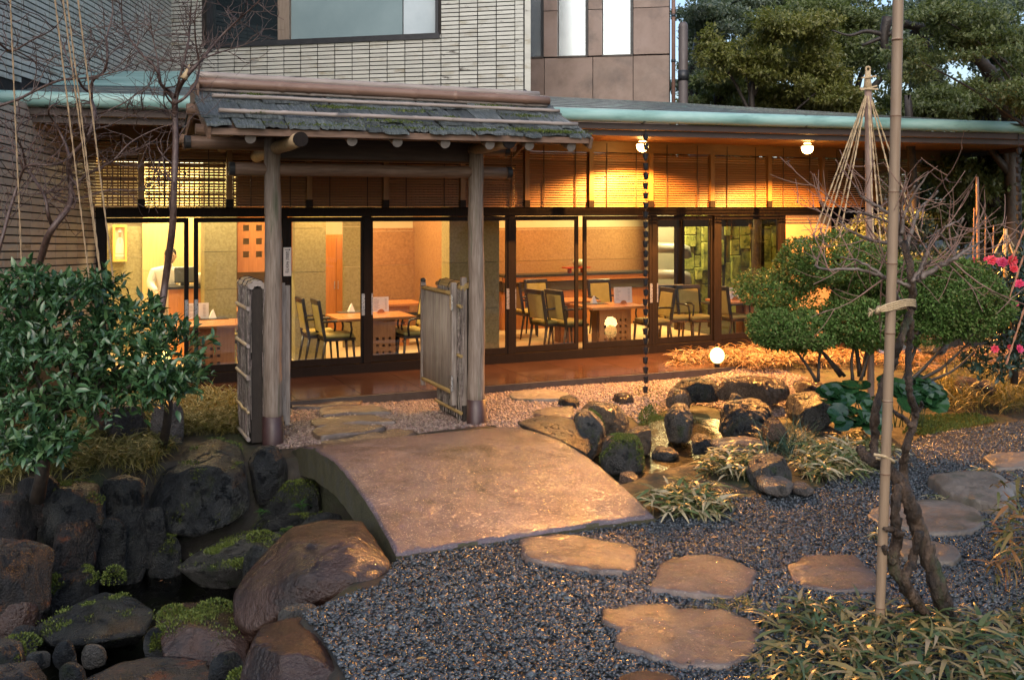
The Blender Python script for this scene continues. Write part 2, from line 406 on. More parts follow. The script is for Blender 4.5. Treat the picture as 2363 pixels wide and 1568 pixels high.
# slate courses: narrow strips from gutter to wall, each lapping the next
NC = 9
for c in range(NC):
    mb = MB(); f0, f1 = c / NC, (c + 1.12) / NC
    for i in range(len(ridge) - 1):
        a, b = ridge[i], ridge[i + 1]
        ea, eb = eave_at_x(min(max(a.x - .1, EL.x), ER.x)), eave_at_x(min(b.x + .1, ER.x))
        ea = ea + Vector((0, .04, .05)); eb = eb + Vector((0, .04, .05)); up = Vector((0, 0, .012))
        p = [ea.lerp(a, f0) + up, eb.lerp(b, f0) + up, eb.lerp(b, min(f1, 1)), ea.lerp(a, min(f1, 1))]
        mb.quad(*p); mb.quad(p[0], p[1], p[1] - Vector((0, 0, .016)), p[0] - Vector((0, 0, .016)))
    mb.build('slate_course', SLATE, rest)
# copper flashing strip along the foot of the left upper wall
mb = MB(); a0, a1 = eave_at_x(-2.2), eave_at_x(1.6)
mb.quad(a0.lerp(D(-160, 176, 13.2), .42) + Vector((0, 0, .03)), a1.lerp(D(450, 171, 14.2), .42) + Vector((0, 0, .03)), D(470, 168, 14.3) + Vector((0, 0, .03)), D(-160, 174, 13.3) + Vector((0, 0, .03)))
mb.build('copper_flashing', COPPER, rest)
mb = MB().tube([eave(i / 24) + Vector((0, -.01, -.0)) for i in range(25)], .082, 14); gut = mb.build('gutter', COPPER, rest, smooth=True)
for t in (.13, .3, .47, .555, .7, .862, .93):
    p = eave(t); q = eave(t + .0022); MB().tube([p, q], .0875, 14).build('gutter_joint', mat('old_copper', [(.05, .06, .05), (.1, .16, .14)], 9, .6), gut, smooth=True)
FASCIA = mat('fascia_wood', [(.035, .02, .014), (.06, .036, .026)], 6, .55, .1, .2, 30, .004, (.6, 6, 6))
for dz0, dz1, off in ((-.16, -.085, .05), (-.235, -.165, .12)):
    a, b = eave(0) + Vector((0, off, (dz0 + dz1) / 2)), eave(1) + Vector((0, off, (dz0 + dz1) / 2))
    MB().bar(a, b, .04, dz1 - dz0).build('fascia_board', FASCIA, rest)
# soffit boards
SOFF = mat('soffit_wood', [(.16, .08, .032), (.23, .12, .05)], 5, .5, .08, .1, 30, .003, (8, .6, 8), islvar=.15)
mb = MB(); x = -2.2; endA, endB = Vector((13.7, 10.3, 3.40)), Vector((16.2, 15.8, 3.40))
while x < 16.1:
    y0 = eave_at_x(x).y + .16 if x < 13.7 else endA.y + (endB.y - endA.y) * (x - endA.x) / (endB.x - endA.x)
    mb.bb(x, x + .078, y0, 15.8, 3.385, 3.40); x += .09
mb.build('soffit_boards', SOFF, rest, recalc=False)['kind'] = 'stuff'
MB().bb(-2.2, 16.3, 12.0, 15.9, 3.405, 3.42).build('soffit_backing', FASCIA, rest)
MB().bar(endA + Vector((.05, 0, -.02)), endB + Vector((.05, 0, -.02)), .1, .13).build('verge_board', FASCIA, rest)

# structure behind the louvers: posts, beams, transom
LW = mat('louver_wood', [(.17, .08, .03), (.25, .125, .05)], 6, .55, .08, .1, 30, .002, (.5, 8, 8), objvar=.1)
AMBER = mat('amber_board', [(.15, .075, .022), (.21, .11, .035)], 4, .55, .08, .08, 30, .002, (.8, 6, 6))
AMBERV = mat('amber_post', [(.15, .075, .022), (.21, .11, .035)], 4, .55, .08, .08, 30, .002, (6, 6, .8))
MB().bb(-.15, 14.2, YL - .02, YL + .06, 3.22, 3.384).build('louver_head_board', AMBER, rest)
MB().bb(-.15, 14.2, YL + .03, YL + .06, 3.02, 3.10).build('louver_rail', AMBER, rest)
postU = [326, 529, 713, 889, 1066, 1214, 1362, 1500, 1641, 1773, 1896, 2020]
postX = [atY(u, 470, YL).x for u in postU]
for x in postX:
    o = MB().bb(x - .035, x + .035, YL - .045, YL + .045, 2.405, 3.22).build('louver_post', AMBERV, rest)
    MB().bb(x - .042, x + .042, YL - .052, YL + .052, 2.40, 2.50).build('post_shoe', W_DARK, o)
edges = [atY(127, 470, YL).x] + postX + [atY(2127, 470, YL).x]
slat_cache = {}
for a, b in zip(edges, edges[1:]):
    x0, x1 = a + .045, b - .045; w = x1 - x0
    mb = MB()
    for fx in (.24, .78): mb.bb(x0 + w * fx - .006, x0 + w * fx + .006, YL - .026, YL - .014, 2.405, 3.36)
    bl = mb.build('louver_blind', mat('blind_cord', [(.05, .028, .015)], 5, .7), rest)
    me = MB().box((0, 0, 0), (w, .012, .0185), rx=R(-14)).mesh('louver_slat'); me.materials.append(LW)
    for i in range(23):
        o = bpy.data.objects.new('slat', me); o.location = ((x0 + x1) / 2, YL, 2.412 + i * .0355); link(o, bl)
MB().bb(.3, 12.1, YF - .06, YF + .06, 2.27, 2.40).build('door_head', W_DARK, rest, bevel=.004)
MB().bb(.3, 11.2, YF - .07, YF + .09, .088, .235).build('door_sill', W_DARK, rest)
# transom lattice behind the louvers
mb = MB(); x = .5
while x < 6.2: mb.bb(x - .008, x + .008, YF, YF + .02, 2.42, 2.98); x += .062
z = 2.45
while z < 2.97: mb.bb(.5, 6.2, YF + .002, YF + .018, z - .008, z + .008); z += .062
tr = mb.build('transom_lattice', mat('lattice_wood', [(.16, .09, .045)], 6, .6), rest, recalc=False)
MB().bb(6.2, 12.1, YF, YF + .04, 2.4, 3.06).build('transom_panel', AMBER, rest)
for xa_, xb_ in ((2.15, 6.19),): MB().bb(xa_, xb_, YF + .03, YF + .05, 2.41, 2.97).build('transom_panel', mat('brown_transom', [(.16, .08, .04), (.22, .115, .06)], 4, .6), rest)  # brown panel added behind the middle lattice to dim the room glow
MB().bb(.45, 6.195, YF - .03, YF + .05, 2.98, 3.06).build('transom_head', W_DARK, rest)

# sliding doors
GLASS = glass_mat('door_glass', (.96, .97, .96), 2.3)
jambs = [229, 441, 656, 846, 1097, 1178, 1339, 1507, 1651, 1803]
jx = [atY(u, 500, YF).x for u in jambs]
wide = {846: .115, 1178: .12, 656: .07, 229: .14, 1651: .11, 1803: .11, 1507: .09}
for u, x in zip(jambs, jx):
    if u in wide: MB().bb(x - wide[u] / 2, x + wide[u] / 2, YF - .05, YF + .07, .235, 2.27).build('door_post', W_DARK, rest, bevel=.004)
handle = MB().bb(-.022, .022, -.006, .004, -.15, .15).mesh('handle'); handle.materials.append(STEEL)
for k, (x0, x1) in enumerate(zip(jx, jx[1:])):
    yo = YF + (.012 if k % 2 else -.022); s = .055; a, b = x0 + .035, x1 - .035
    mb = MB().bb(a, a + s, yo - .02, yo + .02, .24, 2.265).bb(b - s, b, yo - .02, yo + .02, .24, 2.265)
    mb.bb(a + s, b - s, yo - .019, yo + .019, 2.2, 2.264).bb(a + s, b - s, yo - .019, yo + .019, .241, .33)
    d = mb.build('sliding_door', W_DARK, rest)
    MB().quad((a + s - .005, yo, .325), (b - s + .005, yo, .325), (b - s + .005, yo, 2.205), (a + s - .005, yo, 2.205)).build('glass_pane', GLASS, d)
    o = bpy.data.objects.new('handle', handle); o.location = (b - s / 2 if k % 2 == 0 else a + s / 2, yo - .024, 1.05); link(o, d)
# end wall right of the doors
PLASTER = mat('beige_plaster', [(.36, .22, .12), (.42, .27, .15)], 3, .8, .05, .15, 60, .003)
MB().bb(jx[-1] + .06, 12.15, YF - .02, YF + .2, .09, 2.27).build('end_wall', PLASTER, rest)

# sign on the door post: arrow and vertical lettering
sx = atY(661, 560, YF).x; sg = tag(MB().bb(sx - .052, sx + .052, YF - .062, YF - .054, 1.475, 1.86).build('door_sign', mat('sign_plate', [(.62, .58, .56), (.68, .64, .62)], 4, .5, 0, 0)), 'small white vertical sign with an arrow and Japanese lettering on the door post', 'sign')
INK = mat('sign_ink', [(.012, .01, .012)], 3, .6, 0, 0)
def text_mesh(name, body, size, mt, parent, loc, rot=(R(90), 0, 0)):
    c = bpy.data.curves.new(name, 'FONT'); c.body = body; c.size = size; c.align_x = 'CENTER'; c.align_y = 'CENTER'; c.extrude = .0006
    t = bpy.data.objects.new(name, c); col.objects.link(t); bpy.context.view_layer.update()
    me = bpy.data.meshes.new_from_object(t.evaluated_get(bpy.context.evaluated_depsgraph_get())); bpy.data.objects.remove(t); bpy.data.curves.remove(c)
    o = bpy.data.objects.new(name, me); me.materials.clear(); me.materials.append(mt); o.location = loc; o.rotation_euler = rot; return link(o, parent)
ys = YF - .0632
MB().bb(sx - .034, sx + .03, ys - .0006, ys + .0006, 1.825, 1.832).add([(sx + .022, ys, 1.842), (sx + .022, ys, 1.815), (sx + .042, ys, 1.8285)], [(0, 1, 2)]).build('arrow', INK, sg, recalc=False)
zc = 1.785
for ch, hgt in (('和', .044), ('食', .044), ('処', .044), ('﹁', .03), ('ま', .04), ('ほ', .04), ('ろ', .04), ('ば', .04), ('﹂', .03)):
    text_mesh('letter', ch, .05, INK, sg, (sx, ys, zc)); zc -= hgt * .86

# ---------------------------------------------------------------- tiled walls
TILE = mat('grey_wall_tile', [(.38, .38, .345), (.46, .465, .42), (.51, .51, .46)], 2.2, .38, .1, .12, 40, .003, (1, 1, 2.5), objvar=.09, rnd=True,
           patch=[((.22, .18, .10), 1.9, .55, .75), ((.05, .042, .032), 3.1, .62, .70)])
TILEL = mat('buff_wall_tile', [(.34, .29, .23), (.42, .36, .285), (.47, .41, .34)], 2.2, .42, .1, .12, 40, .003, (1, 1, 2.5), objvar=.07, rnd=True,
            patch=[((.17, .13, .08), 2.3, .58, .76)])
GROUT = mat('dark_grout', [(.012, .010, .009), (.02, .017, .015)], 9, .85)
def tile_wall(parent, org, t, n, w, h, cols, z0, rows, mt, gap=.016, skip=None, tilt=0.0, cap=300, umax=None, seen=None):
    """tiles proud of a dark wall; t along the wall, n towards the viewer"""
    ang = math.atan2(t.y, t.x)
    me = MB().box((0, 0, 0), (w - gap, .018, h - gap)).mesh('tile'); me.materials.append(mt)
    m0 = Matrix.Rotation(ang, 4, 'Z') @ Matrix.Rotation(-tilt, 4, 'Y'); cnt = 0; rest_mb = MB()
    for i in range(cols):
        for j in range(rows):
            s = (i + .5) * w; z = z0 + (j + .5) * h + math.tan(tilt) * s
            p = org + t * s + n * .012 + Vector((0, 0, z))
            if skip and skip(s, z): continue
            u, v = proj(p)
            if u < -60 or v < -30 or (seen and not seen(u, v)): continue
            o = bpy.data.objects.new('tile', me); o.matrix_basis = Matrix.Translation(p) @ m0; link(o, parent); cnt += 1
    return cnt
# left wing: lower wall meets the glass front
lw_a = Vector((.415, 13.78, 0)); lw_b = Vector((-.90, 10.12, 0)); t = (lw_b - lw_a).normalized(); nrm = Vector((-t.y, t.x, 0))
if nrm.dot(lw_a) > 0: nrm = -nrm
wing = empty('tiled_wing', lw_a, 'low wing wall of buff tiles beside the glass front at the left', 'wall')
mb = MB(); n2 = nrm * -.25
mb.prism([(lw_a + nrm * .003), (lw_b + nrm * .003), lw_b + n2, lw_a + n2], -.3, 3.4); mb.build('wall', GROUT, wing)
print('tiles', tile_wall(wing, lw_a, t, nrm, .345, .0815, 12, -.02, 42, TILEL, tilt=R(2.3), seen=lambda u, v: v < 780 and v > 235))

# upper storey: side wall and street-facing wall meeting at an inner corner
uc = Vector((1.76, 18.37, 0)); ue = Vector((6.67, 14.49, 0)); un = Vector((-1.15, 10.2, 0))
up = empty('tiled_upper_storey', (uc.x, uc.y, 3.9), 'upper storey clad in grey tiles with a wide window above the gate', 'building')
t = (ue - uc).normalized(); nf = Vector((t.y, -t.x, 0))
def along(u):
    k = (u - U0) / FPX      # distance along the front wall for a picture column
    r = Vector((k * CA + SA, -k * SA + CA, 0)); den = r.x * t.y - r.y * t.x
    s = (r.y * uc.x - r.x * uc.y) / den
    return s
sA, sB = along(478), along(1012); dA, dB = depth_of(uc + t * sA), depth_of(uc + t * sB)
zwin = (D(478, 104, dA).z + D(1012, 82, dB).z) / 2
L = (ue - uc).length
w2 = nf * -.3
def wallbox(s0, s1, z0, z1, nm, mt, par, out=0.0, th=.3):
    a, b = uc + t * s0 + nf * out, uc + t * s1 + nf * out
    return MB().prism([a, b, b - nf * th, a - nf * th], z0, z1).build(nm, mt, par)
wallbox(-.02, sA, 3.2, 8.2, 'wall', GROUT, up); wallbox(sB, L, 3.2, 8.2, 'wall', GROUT, up); wallbox(sA, sB, 3.2, zwin, 'wall', GROUT, up)
th = .0665; tw = L / 20.5
print('tiles', tile_wall(up, uc, t, nf, tw, th, 20, 3.9, 40, TILE, skip=lambda s, z: sA - .02 < s < sB + .02 and z > zwin - .02, seen=lambda u, v: v < 240))
# narrow quoin tiles and return at the right end
for nm, s0, s1, out in (('quoin_tile', L - tw * .48, L - tw * .06, .02),):
    me = MB().box((0, 0, 0), (s1 - s0, .02, th - .009)).mesh('tile'); me.materials.append(TILE); ang = math.atan2(t.y, t.x)
    for j in range(36):
        p = uc + t * ((s0 + s1) / 2) + nf * out + Vector((0, 0, 4.1 + (j + .5) * th)); o = bpy.data.objects.new('tile', me)
        o.matrix_basis = Matrix.Translation(p) @ Matrix.Rotation(ang, 4, 'Z'); link(o, up)
a = uc + t * L; MB().prism([a, a + t * .09 - nf * .02, a + t * .03 - nf * .1, a - nf * .1], 3.2, 8.2).build('return_wall', TILE, up)
# the wide window
FR = mat('dark_aluminium', [(.018, .02, .024), (.03, .033, .038)], 8, .4)
win = wallbox(sA - .03, sB + .03, zwin - .06, zwin + .03, 'window', FR, up, .05, .3)
wallbox(sA, sA + .06, zwin + .03, 8.2, 'frame', FR, win, .02, .2); wallbox(sB - .05, sB, zwin + .03, 8.2, 'frame', FR, win, .02, .2)
sM0, sM1 = along(640), along(667)
wallbox(sM0, sM1, zwin + .03, 8.2, 'mullion', mat('mullion_wood', [(.16, .125, .095), (.24, .19, .15)], 6, .7, .1, .2, 30, .004, (8, 8, .8)), win, -.01, .2)
GL2 = mat('upper_window_glass', [(.16, .23, .25), (.23, .31, .33)], .6, .08, .02, 0, spec=.5)
GLD = mat('upper_window_glass_dark', [(.012, .02, .025), (.02, .028, .032)], .8, .05, .02, 0, spec=.8)
CURT = mat('pale_curtain', [(.30, .34, .36), (.42, .46, .48)], 3, .6, .1, .2, 14, .02, (9, 9, .3))
wallbox(sA + .06, sM0, zwin + .03, 8.2, 'pane', GLD, win, -.08, .02)
sC = along(925); wallbox(sM1, sC, zwin + .03, 8.2, 'pane', GL2, win, -.08, .02)
wallbox(sC + .015, sB - .05, zwin + .03, 8.2, 'pane', mat('upper_window_glass_bright', [(.40, .48, .52), (.52, .6, .64)], 1.2, .12, .03, 0, spec=.5), win, -.085, .02)
wallbox(sC, sC + .015, zwin + .03, 8.2, 'glazing_bar', FR, win, -.075, .02)
# side wall of the upper storey (seen at the left, rows running away)
t2 = (un - uc).normalized(); n3 = Vector((-t2.y, t2.x, 0))
if n3.dot(uc) > 0: n3 = -n3
side = empty('tiled_annex', (un.x, un.y, 3.6), 'upper side wall of long grey tiles running away at the left', 'building')
MB().prism([uc + n3 * .003, un + n3 * .003, un - n3 * .25, uc - n3 * .25], 3.2, 8.4).build('wall', GROUT, side)
print('tiles', tile_wall(side, uc, t2, n3, .40, .0715, 20, 3.75, 44, TILE, gap=.017, seen=lambda u, v: u < 398 and v < 186))

# ---------------------------------------------------------------- granite clad block with three tall windows
gr = empty('granite_block', (8.8, 16.2, 3.5), 'brown granite block with three tall frosted windows behind the roof', 'building')
ga, gb = D(1195, 130, 18.5), D(1545, 130, 18.0); ga.z = gb.z = 0; tg = (gb - ga).normalized(); ng = Vector((tg.y, -tg.x, 0)); LG = (gb - ga).length
def gs(u):
    k = (u - U0) / FPX; r = Vector((k * CA + SA, -k * SA + CA, 0)); den = r.x * tg.y - r.y * tg.x
    return (r.y * ga.x - r.x * ga.y) / den
def gzv(u, v): return EYE + (HOR - v) / FPX * depth_of(ga + tg * gs(u))
def gbox(s0, s1, z0, z1, nm, mt, par, out=0.0, th=.3):
    a, b = ga + tg * s0 + ng * out, ga + tg * s1 + ng * out
    return MB().prism([a, b, b - ng * th, a - ng * th], z0, z1).build(nm, mt, par)
GRAN = mat('brown_granite', [(.17, .115, .09), (.225, .16, .13), (.26, .19, .16)], 1.6, .45, .1, .15, 90, .002, objvar=.05, rnd=True, patch=[((.10, .075, .065), .9, .52, .68)], contrast=(.35, .65))
gbox(-.2, LG, 3.2, 9, 'backing', GROUT, gr, -.17, .2)
zs = gzv(1300, 131)
cuts = [1195, 1254, 1287, 1357, 1390, 1461, 1545]
for i in range(6):
    s0, s1 = gs(cuts[i]) + .006, gs(cuts[i + 1]) - .006
    iswin = i in (0, 2, 4)
    if not iswin:
        zz = [zs] + [zs + .83 + k * .83 for k in range(5)]
        for z0, z1 in zip(zz, zz[1:]): gbox(s0, s1, z0 + .006, z1 - .006, 'granite_panel', GRAN, gr)
    else:
        wn = gbox(s0 - .0, s1, zs - .015, zs + .012, 'window', mat('window_sill_metal', [(.05, .04, .035)], 5, .4), gr, .02, .16)
        gbox(s1 - .05, s1, zs + .012, 9, 'frame', FR, wn, -.06, .1)
        gbox(s0, s1 - .05, zs + .012, 9, 'pane', mat('frosted_glass', [(.5, .57, .62), (.62, .68, .72)], .7, .22, .05, 0, metal=.8), wn, -.12, .02)
for u0, u1 in ((1195, 1256), (1256, 1368), (1368, 1461), (1461, 1545)):
    gbox(gs(u0) + .006, gs(u1) - .006, 3.3, zs - .022, 'granite_panel', GRAN, gr)
dp = ga + tg * (LG + .07) + ng * .05
pipe = MB().tube([(dp.x, dp.y, 3.2), (dp.x, dp.y, 9)], .034, 10).build('downpipe', mat('copper_pipe', [(.19, .11, .085), (.24, .145, .115)], 5, .4), gr, smooth=True)
for z in (4.05, 4.95, 5.75): MB().tube([(dp.x, dp.y, z), (dp.x, dp.y, z + .05)], .042, 10).build('pipe_bracket', FR, pipe, smooth=True)
dp = ga + tg * (LG + .24) + ng * .06; ztop = gzv(1563, 52)
dk = MB().lathe((dp.x, dp.y, 0), [(.085, 3.2), (.085, ztop - .09), (.08, ztop - .05), (.055, ztop - .015), (0, ztop)], 16).build('vent_duct', mat('duct_paint', [(.085, .07, .068), (.11, .092, .09)], 3, .45), gr, smooth=True)
MB().tube([(dp.x, dp.y, 4.62), (dp.x, dp.y, 4.8)], .095, 16).build('duct_collar', FR, dk, smooth=True)
# cable elbow at the roof end
p = [D(1208, 208, 15.4), D(1216, 215, 15.4), D(1225, 232, 15.4), D(1246, 236, 15.4)]
tag(MB().tube(p, .028, 8).build('conduit_elbow', BLACK, smooth=True), 'short black conduit elbow on the roof below the tiled corner', 'conduit')

# ---------------------------------------------------------------- dining room behind the glass
FLZ = .1
inn = rest
CARPET = mat('beige_carpet', [(.44, .33, .19), (.5, .38, .23)], 3, .85, .05, .2, 150, .004)
MB().bb(.3, 14.2, 13.95, 18.6, -.05, FLZ).build('interior_floor', CARPET, inn)
MB().bb(.3, 14.3, 13.7, 18.7, 3.1, 3.2).build('ceiling', mat('ceiling_paint', [(.6, .5, .36)], 3, .9, 0, 0), inn)
CREAM = mat('cream_wall', [(.66, .57, .38), (.7, .61, .42)], 3, .85, 0, .05)
GTILE = mat('interior_granite', [(.24, .115, .045), (.32, .165, .07), (.38, .21, .095)], 26, .5, .06, .1, 120, .002, objvar=.05, rnd=True)
OLIVE = mat('olive_granite', [(.20, .17, .075), (.27, .23, .11), (.33, .29, .15)], 26, .5, .06, .1, 120, .002, objvar=.05, rnd=True)
MB().bb(.2, 14.3, 18.5, 18.7, 0, 3.2).build('back_wall', CREAM, inn)
MB().bb(.2, .3, 13.9, 18.6, 0, 3.2).build('side_wall', CREAM, inn)
def cladding(u0, u1, y, ztop, mt, nm='wall_panel', zs=None, thick=.05, yback=None):
    """granite courses standing in front of a wall plane"""
    x0, x1 = atY(u0, 500, y).x, atY(u1, 500, y).x; z = FLZ; hs = zs or .5
    while z < ztop - .02:
        z1 = min(z + hs, ztop)
        MB().bb(x0, x1, y, (yback or y + thick), z + .004, z1 - .002).build(nm, mt, inn); z = z1
# left: olive dado with white wall over it, yellow panelling behind the desk
cladding(180, 328, 17.3, 2.12, OLIVE)
xw0, xw1 = atY(328, 500, 17.25).x, atY(478, 500, 17.25).x
for i, (a, b) in enumerate(((328, 395), (395, 470), (470, 540))):
    for z0, z1 in ((FLZ, 1.38), (1.385, 3.05)):
        MB().bb(atY(a, 500, 17.25).x + .004, atY(b, 500, 17.25).x - .004, 17.25, 17.3, z0, z1 - .004).build('wood_panel', W_YELLOW, inn)
cladding(472, 546, 15.35, 3.05, OLIVE, 'pier_panel', .55, yback=15.8)
# cherry screen with square holes
xa, xb = atY(548, 560, 15.5).x, atY(678, 560, 15.5).x; zb, zt = atY(600, 627, 15.5).z, 3.05
hole_c = [atY(u, 560, 15.5).x for u in (568, 598, 628, 658)]; hole_r = [atY(568, v, 15.5).z for v in (526, 557, 587)]; hs = .046
mb = MB(); xs = [xa] + [q for c_ in hole_c for q in (c_ - hs, c_ + hs)] + [xb]
for i in range(len(xs) - 1):
    if i % 2 == 0: mb.bb(xs[i], xs[i + 1], 15.5, 15.53, zb, zt)
    else:
        zz = [zb] + [q for r_ in sorted(hole_r) for q in (r_ - hs, r_ + hs)] + [zt]
        for j in range(0, len(zz) - 1, 2): mb.bb(xs[i], xs[i + 1], 15.5, 15.53, zz[j], zz[j + 1])
mb.build('cherry_screen', W_ORANGE, inn, recalc=False)
MB().bb(xa, xb, 16.6, 16.65, FLZ, 3.05).build('service_wall', mat('dark_service', [(.12, .09, .04), (.2, .15, .07)], 2, .6), inn)
cladding(681, 752, 15.3, 3.05, OLIVE, 'pier_panel', .66, yback=15.75)
# cupboard and walls between
xc0, xc1 = atY(757, 560, 17.2).x, atY(792, 560, 17.2).x
cup = MB().bb(xc0 - .12, xc1 + .02, 17.2, 17.5, FLZ, 1.93).build('cupboard', W_ORANGE, inn)
xm = (xc0 + xc1) / 2
for a, b in ((xc0 - .1, xm - .004), (xm + .004, xc1)): MB().bb(a, b, 17.17, 17.198, FLZ + .1, 1.88).build('cupboard_door', W_ORANGE, cup)
for dx in (-.03, .03): MB().tube([(xm + dx, 17.15, 1.0), (xm + dx, 17.15, 1.14)], .008, 6).build('cupboard_handle', STEEL, cup)
cladding(792, 838, 16.4, 2.2, OLIVE, 'pier_panel', .66)
cladding(838, 1040, 17.9, 2.02, GTILE, 'wall_panel', .62)
cladding(1037, 1152, 14.75, 3.05, OLIVE, 'pier_panel', .72, yback=15.1)
cladding(1152, 1560, 18.2, 2.0, GTILE, 'wall_panel', .62)
MB().bb(atY(1040, 500, 16).x, atY(1046, 500, 16).x, 15.15, 18, FLZ, 3.05).build('partition', GTILE, inn)
# right: mossy block wall behind dark framed glazing
MOSSW = mat('mossy_block', [(.16, .17, .03), (.28, .28, .06), (.40, .37, .11)], 5, .8, .1, .7, 22, .03, patch=((.06, .075, .02), 6, .5, .62), objvar=.12, rnd=True)
x0, x1 = atY(1575, 560, 17.4).x, 14.15
MB().bb(x0, x1, 17.4, 17.6, FLZ, 3.05).build('block_wall', MOSSW, inn)
rb = random.Random(5); xx = x0
while xx < x1 - .1:
    w = rb.uniform(.16, .34); z = FLZ
    while z < 2.5:
        h = rb.uniform(.2, .6); dep = rb.choice((.02, .035, .05, .09))
        MB().bb(xx + .006, xx + w - .006, 17.4 - dep, 17.398, z + .006, z + h - .006).build('block', MOSSW, inn, bevel=.012); z += h
    xx += w
for u0, u1 in ((1562, 1580), (1640, 1662), (1740, 1764)):
    y = 16.2; MB().bb(atY(u0, 560, y).x, atY(u1, 560, y).x, y, y + .1, FLZ, 3.05).build('inner_post', W_DARK, inn)
MB().bb(atY(1505, 560, 16.2).x, atY(1800, 560, 16.2).x, 16.2, 16.3, 2.03, 2.2).build('inner_head', W_DARK, inn)
GREYW = mat('grey_service_wall', [(.22, .2, .17), (.3, .27, .23)], 2, .6, .1, .1)
MB().bb(atY(1500, 560, 17.6).x, x0 - .01, 17.6, 17.8, FLZ, 3.05).build('service_wall', GREYW, inn)
for v in (572, 632):
    a, b = atY(1512, v, 17.1), atY(1585, v, 17.1)
    o = MB().tube([a, b - Vector((.12, 0, 0)), b - Vector((.03, 0, .02)), b + Vector((0, 0, -.2))], .1, 14).build('service_pipe', mat('pipe_grey', [(.22, .215, .2), (.3, .29, .28)], 4, .35), inn, smooth=True)
MB().bb(14.2, 14.3, 15.0, 18.6, 0, 3.2).build('side_wall', CREAM, inn); MB().bb(12.05, 14.3, 14.9, 15.0, 0, 3.2).build('side_wall', W_DARK, inn); MB().bb(12.05, 12.15, 14.02, 14.9, 0, 3.2).build('side_wall', CREAM, inn)  # dark wood on the middle wall stands in for a shaded opening

# counter of the bar along the granite wall
bc = empty('sushi_counter', (8, 17.6, FLZ), 'long cherry wood bar counter with dark top along the granite wall', 'counter')
x0, x1 = atY(1160, 650, 17.4).x, atY(1502, 650, 17.4).x
MB().bb(x0, x1, 17.35, 17.85, 1.09, 1.13).build('counter_top', BLACK, bc); MB().bb(x0, x1, 17.37, 17.42, 1.0, 1.088).build('front_rail', W_ORANGEX, bc)
MB().bb(x0, x1, 17.4, 17.8, .82, .99).build('recess', mat('dark_recess', [(.05, .035, .02)], 4, .7), bc); MB().bb(x0, x1, 17.45, 17.8, FLZ, .81).build('counter_front', W_ORANGE, bc)
p = atY(1332, 648, 17.5); st = empty('display_stand', (p.x, 17.55, 1.13), 'little red lacquer stand with a glass bowl on the bar counter', 'stand')
RED = mat('red_lacquer', [(.34, .035, .015), (.42, .05, .02)], 5, .25, .03, 0)
MB().bb(p.x - .26, p.x + .26, 17.45, 17.65, 1.22, 1.245).build('stand_top', RED, st); 
for dx in (-.14, .14): MB().bb(p.x + dx - .02, p.x + dx + .02, 17.5, 17.6, 1.131, 1.22).build('leg', RED, st)
MB().lathe((p.x + .05, 17.55, 1.246), [(.04, 0), (.1, .03), (.12, .09), (.1, .14), (.07, .15)], 16).build('bowl', mat('pale_green_glass', [(.3, .34, .22), (.4, .42, .3)], 3, .1, 0, 0), st, smooth=True)

# reception desk, monitor, person, framed photograph
dx0, dx1 = atY(340, 660, 15.9).x, atY(474, 660, 15.9).x
dk = empty('reception_desk', ((dx0 + dx1) / 2, 16.1, FLZ), 'cherry reception desk with dark top at the left', 'desk')
zt = atY(430, 660, 15.9).z
MB().bb(dx0 + .3, dx1, 15.9, 15.95, FLZ, zt - .04).build('desk_front', W_ORANGE, dk); MB().bb(dx0 + .26, dx1, 15.86, 16.4, zt - .04, zt).build('desk_top', BLACK, dk)
p0, p1 = atY(408, 655, 16.0), atY(447, 628, 16.0)
mo = empty('monitor', ((p0.x + p1.x) / 2, 16.05, zt), 'dark monitor seen from behind on the reception desk', 'monitor')
MB().box(((p0.x + p1.x) / 2, 16.06, zt + .16), (.30, .04, .24), rx=R(-12)).build('screen_housing', mat('grey_plastic', [(.06, .06, .055), (.085, .085, .08)], 4, .4), mo, bevel=.01)
MB().bb((p0.x + p1.x) / 2 - .06, (p0.x + p1.x) / 2 + .06, 16.02, 16.12, zt, zt + .05).build('monitor_foot', BLACK, mo)
tk = atY(463, 655, 16.0); dg = tag(MB().lathe((tk.x, 16.05, zt), [(.0, 0), (.05, .0), (.085, .06), (.08, .13), (.05, .18), (0, .19)], 14).build('cash_box', mat('cream_ceramic', [(.62, .5, .34)], 4, .4, 0, 0), smooth=True), 'rounded cream ceramic jar on the end of the reception desk', 'jar')
pc = atY(384, 630, 16.45)
per = empty('person', (pc.x, 16.45, FLZ), 'person in a white jacket bending behind the reception desk', 'person')
def skin_body(name, V, E, Rr, mt, parent, sub=2):
    me = bpy.data.meshes.new(name); me.from_pydata(V, E, []); o = mesh_obj(name, me, mt, parent)
    m = o.modifiers.new('skin', 'SKIN'); m.use_smooth_shade = True
    for d_, r in zip(me.skin_vertices[0].data, Rr): d_.radius = (r, r * .85)
    me.skin_vertices[0].data[0].use_root = True
    s = o.modifiers.new('sub', 'SUBSURF'); s.levels = s.render_levels = sub; return o
px, py = pc.x, 16.45; JACK = mat('white_jacket', [(.74, .68, .6), (.82, .77, .7)], 8, .8, 0, .4, 22, .02)
SKIN = mat('skin', [(.52, .32, .2), (.58, .37, .25)], 6, .55, 0, .05)
V = [(px, py, 1.02), (px - .01, py, 1.22), (px, py - .05, 1.40), (px + .02, py - .08, 1.49), (px + .035, py - .11, 1.56), (px - .19, py - .06, 1.41), (px - .25, py - .12, 1.22), (px - .17, py - .30, 1.13),
     (px + .19, py - .06, 1.40), (px + .23, py - .16, 1.2), (px + .13, py - .32, 1.12), (px - .09, py, .72), (px + .09, py, .72), (px - .1, py, .12), (px + .1, py, .12)]
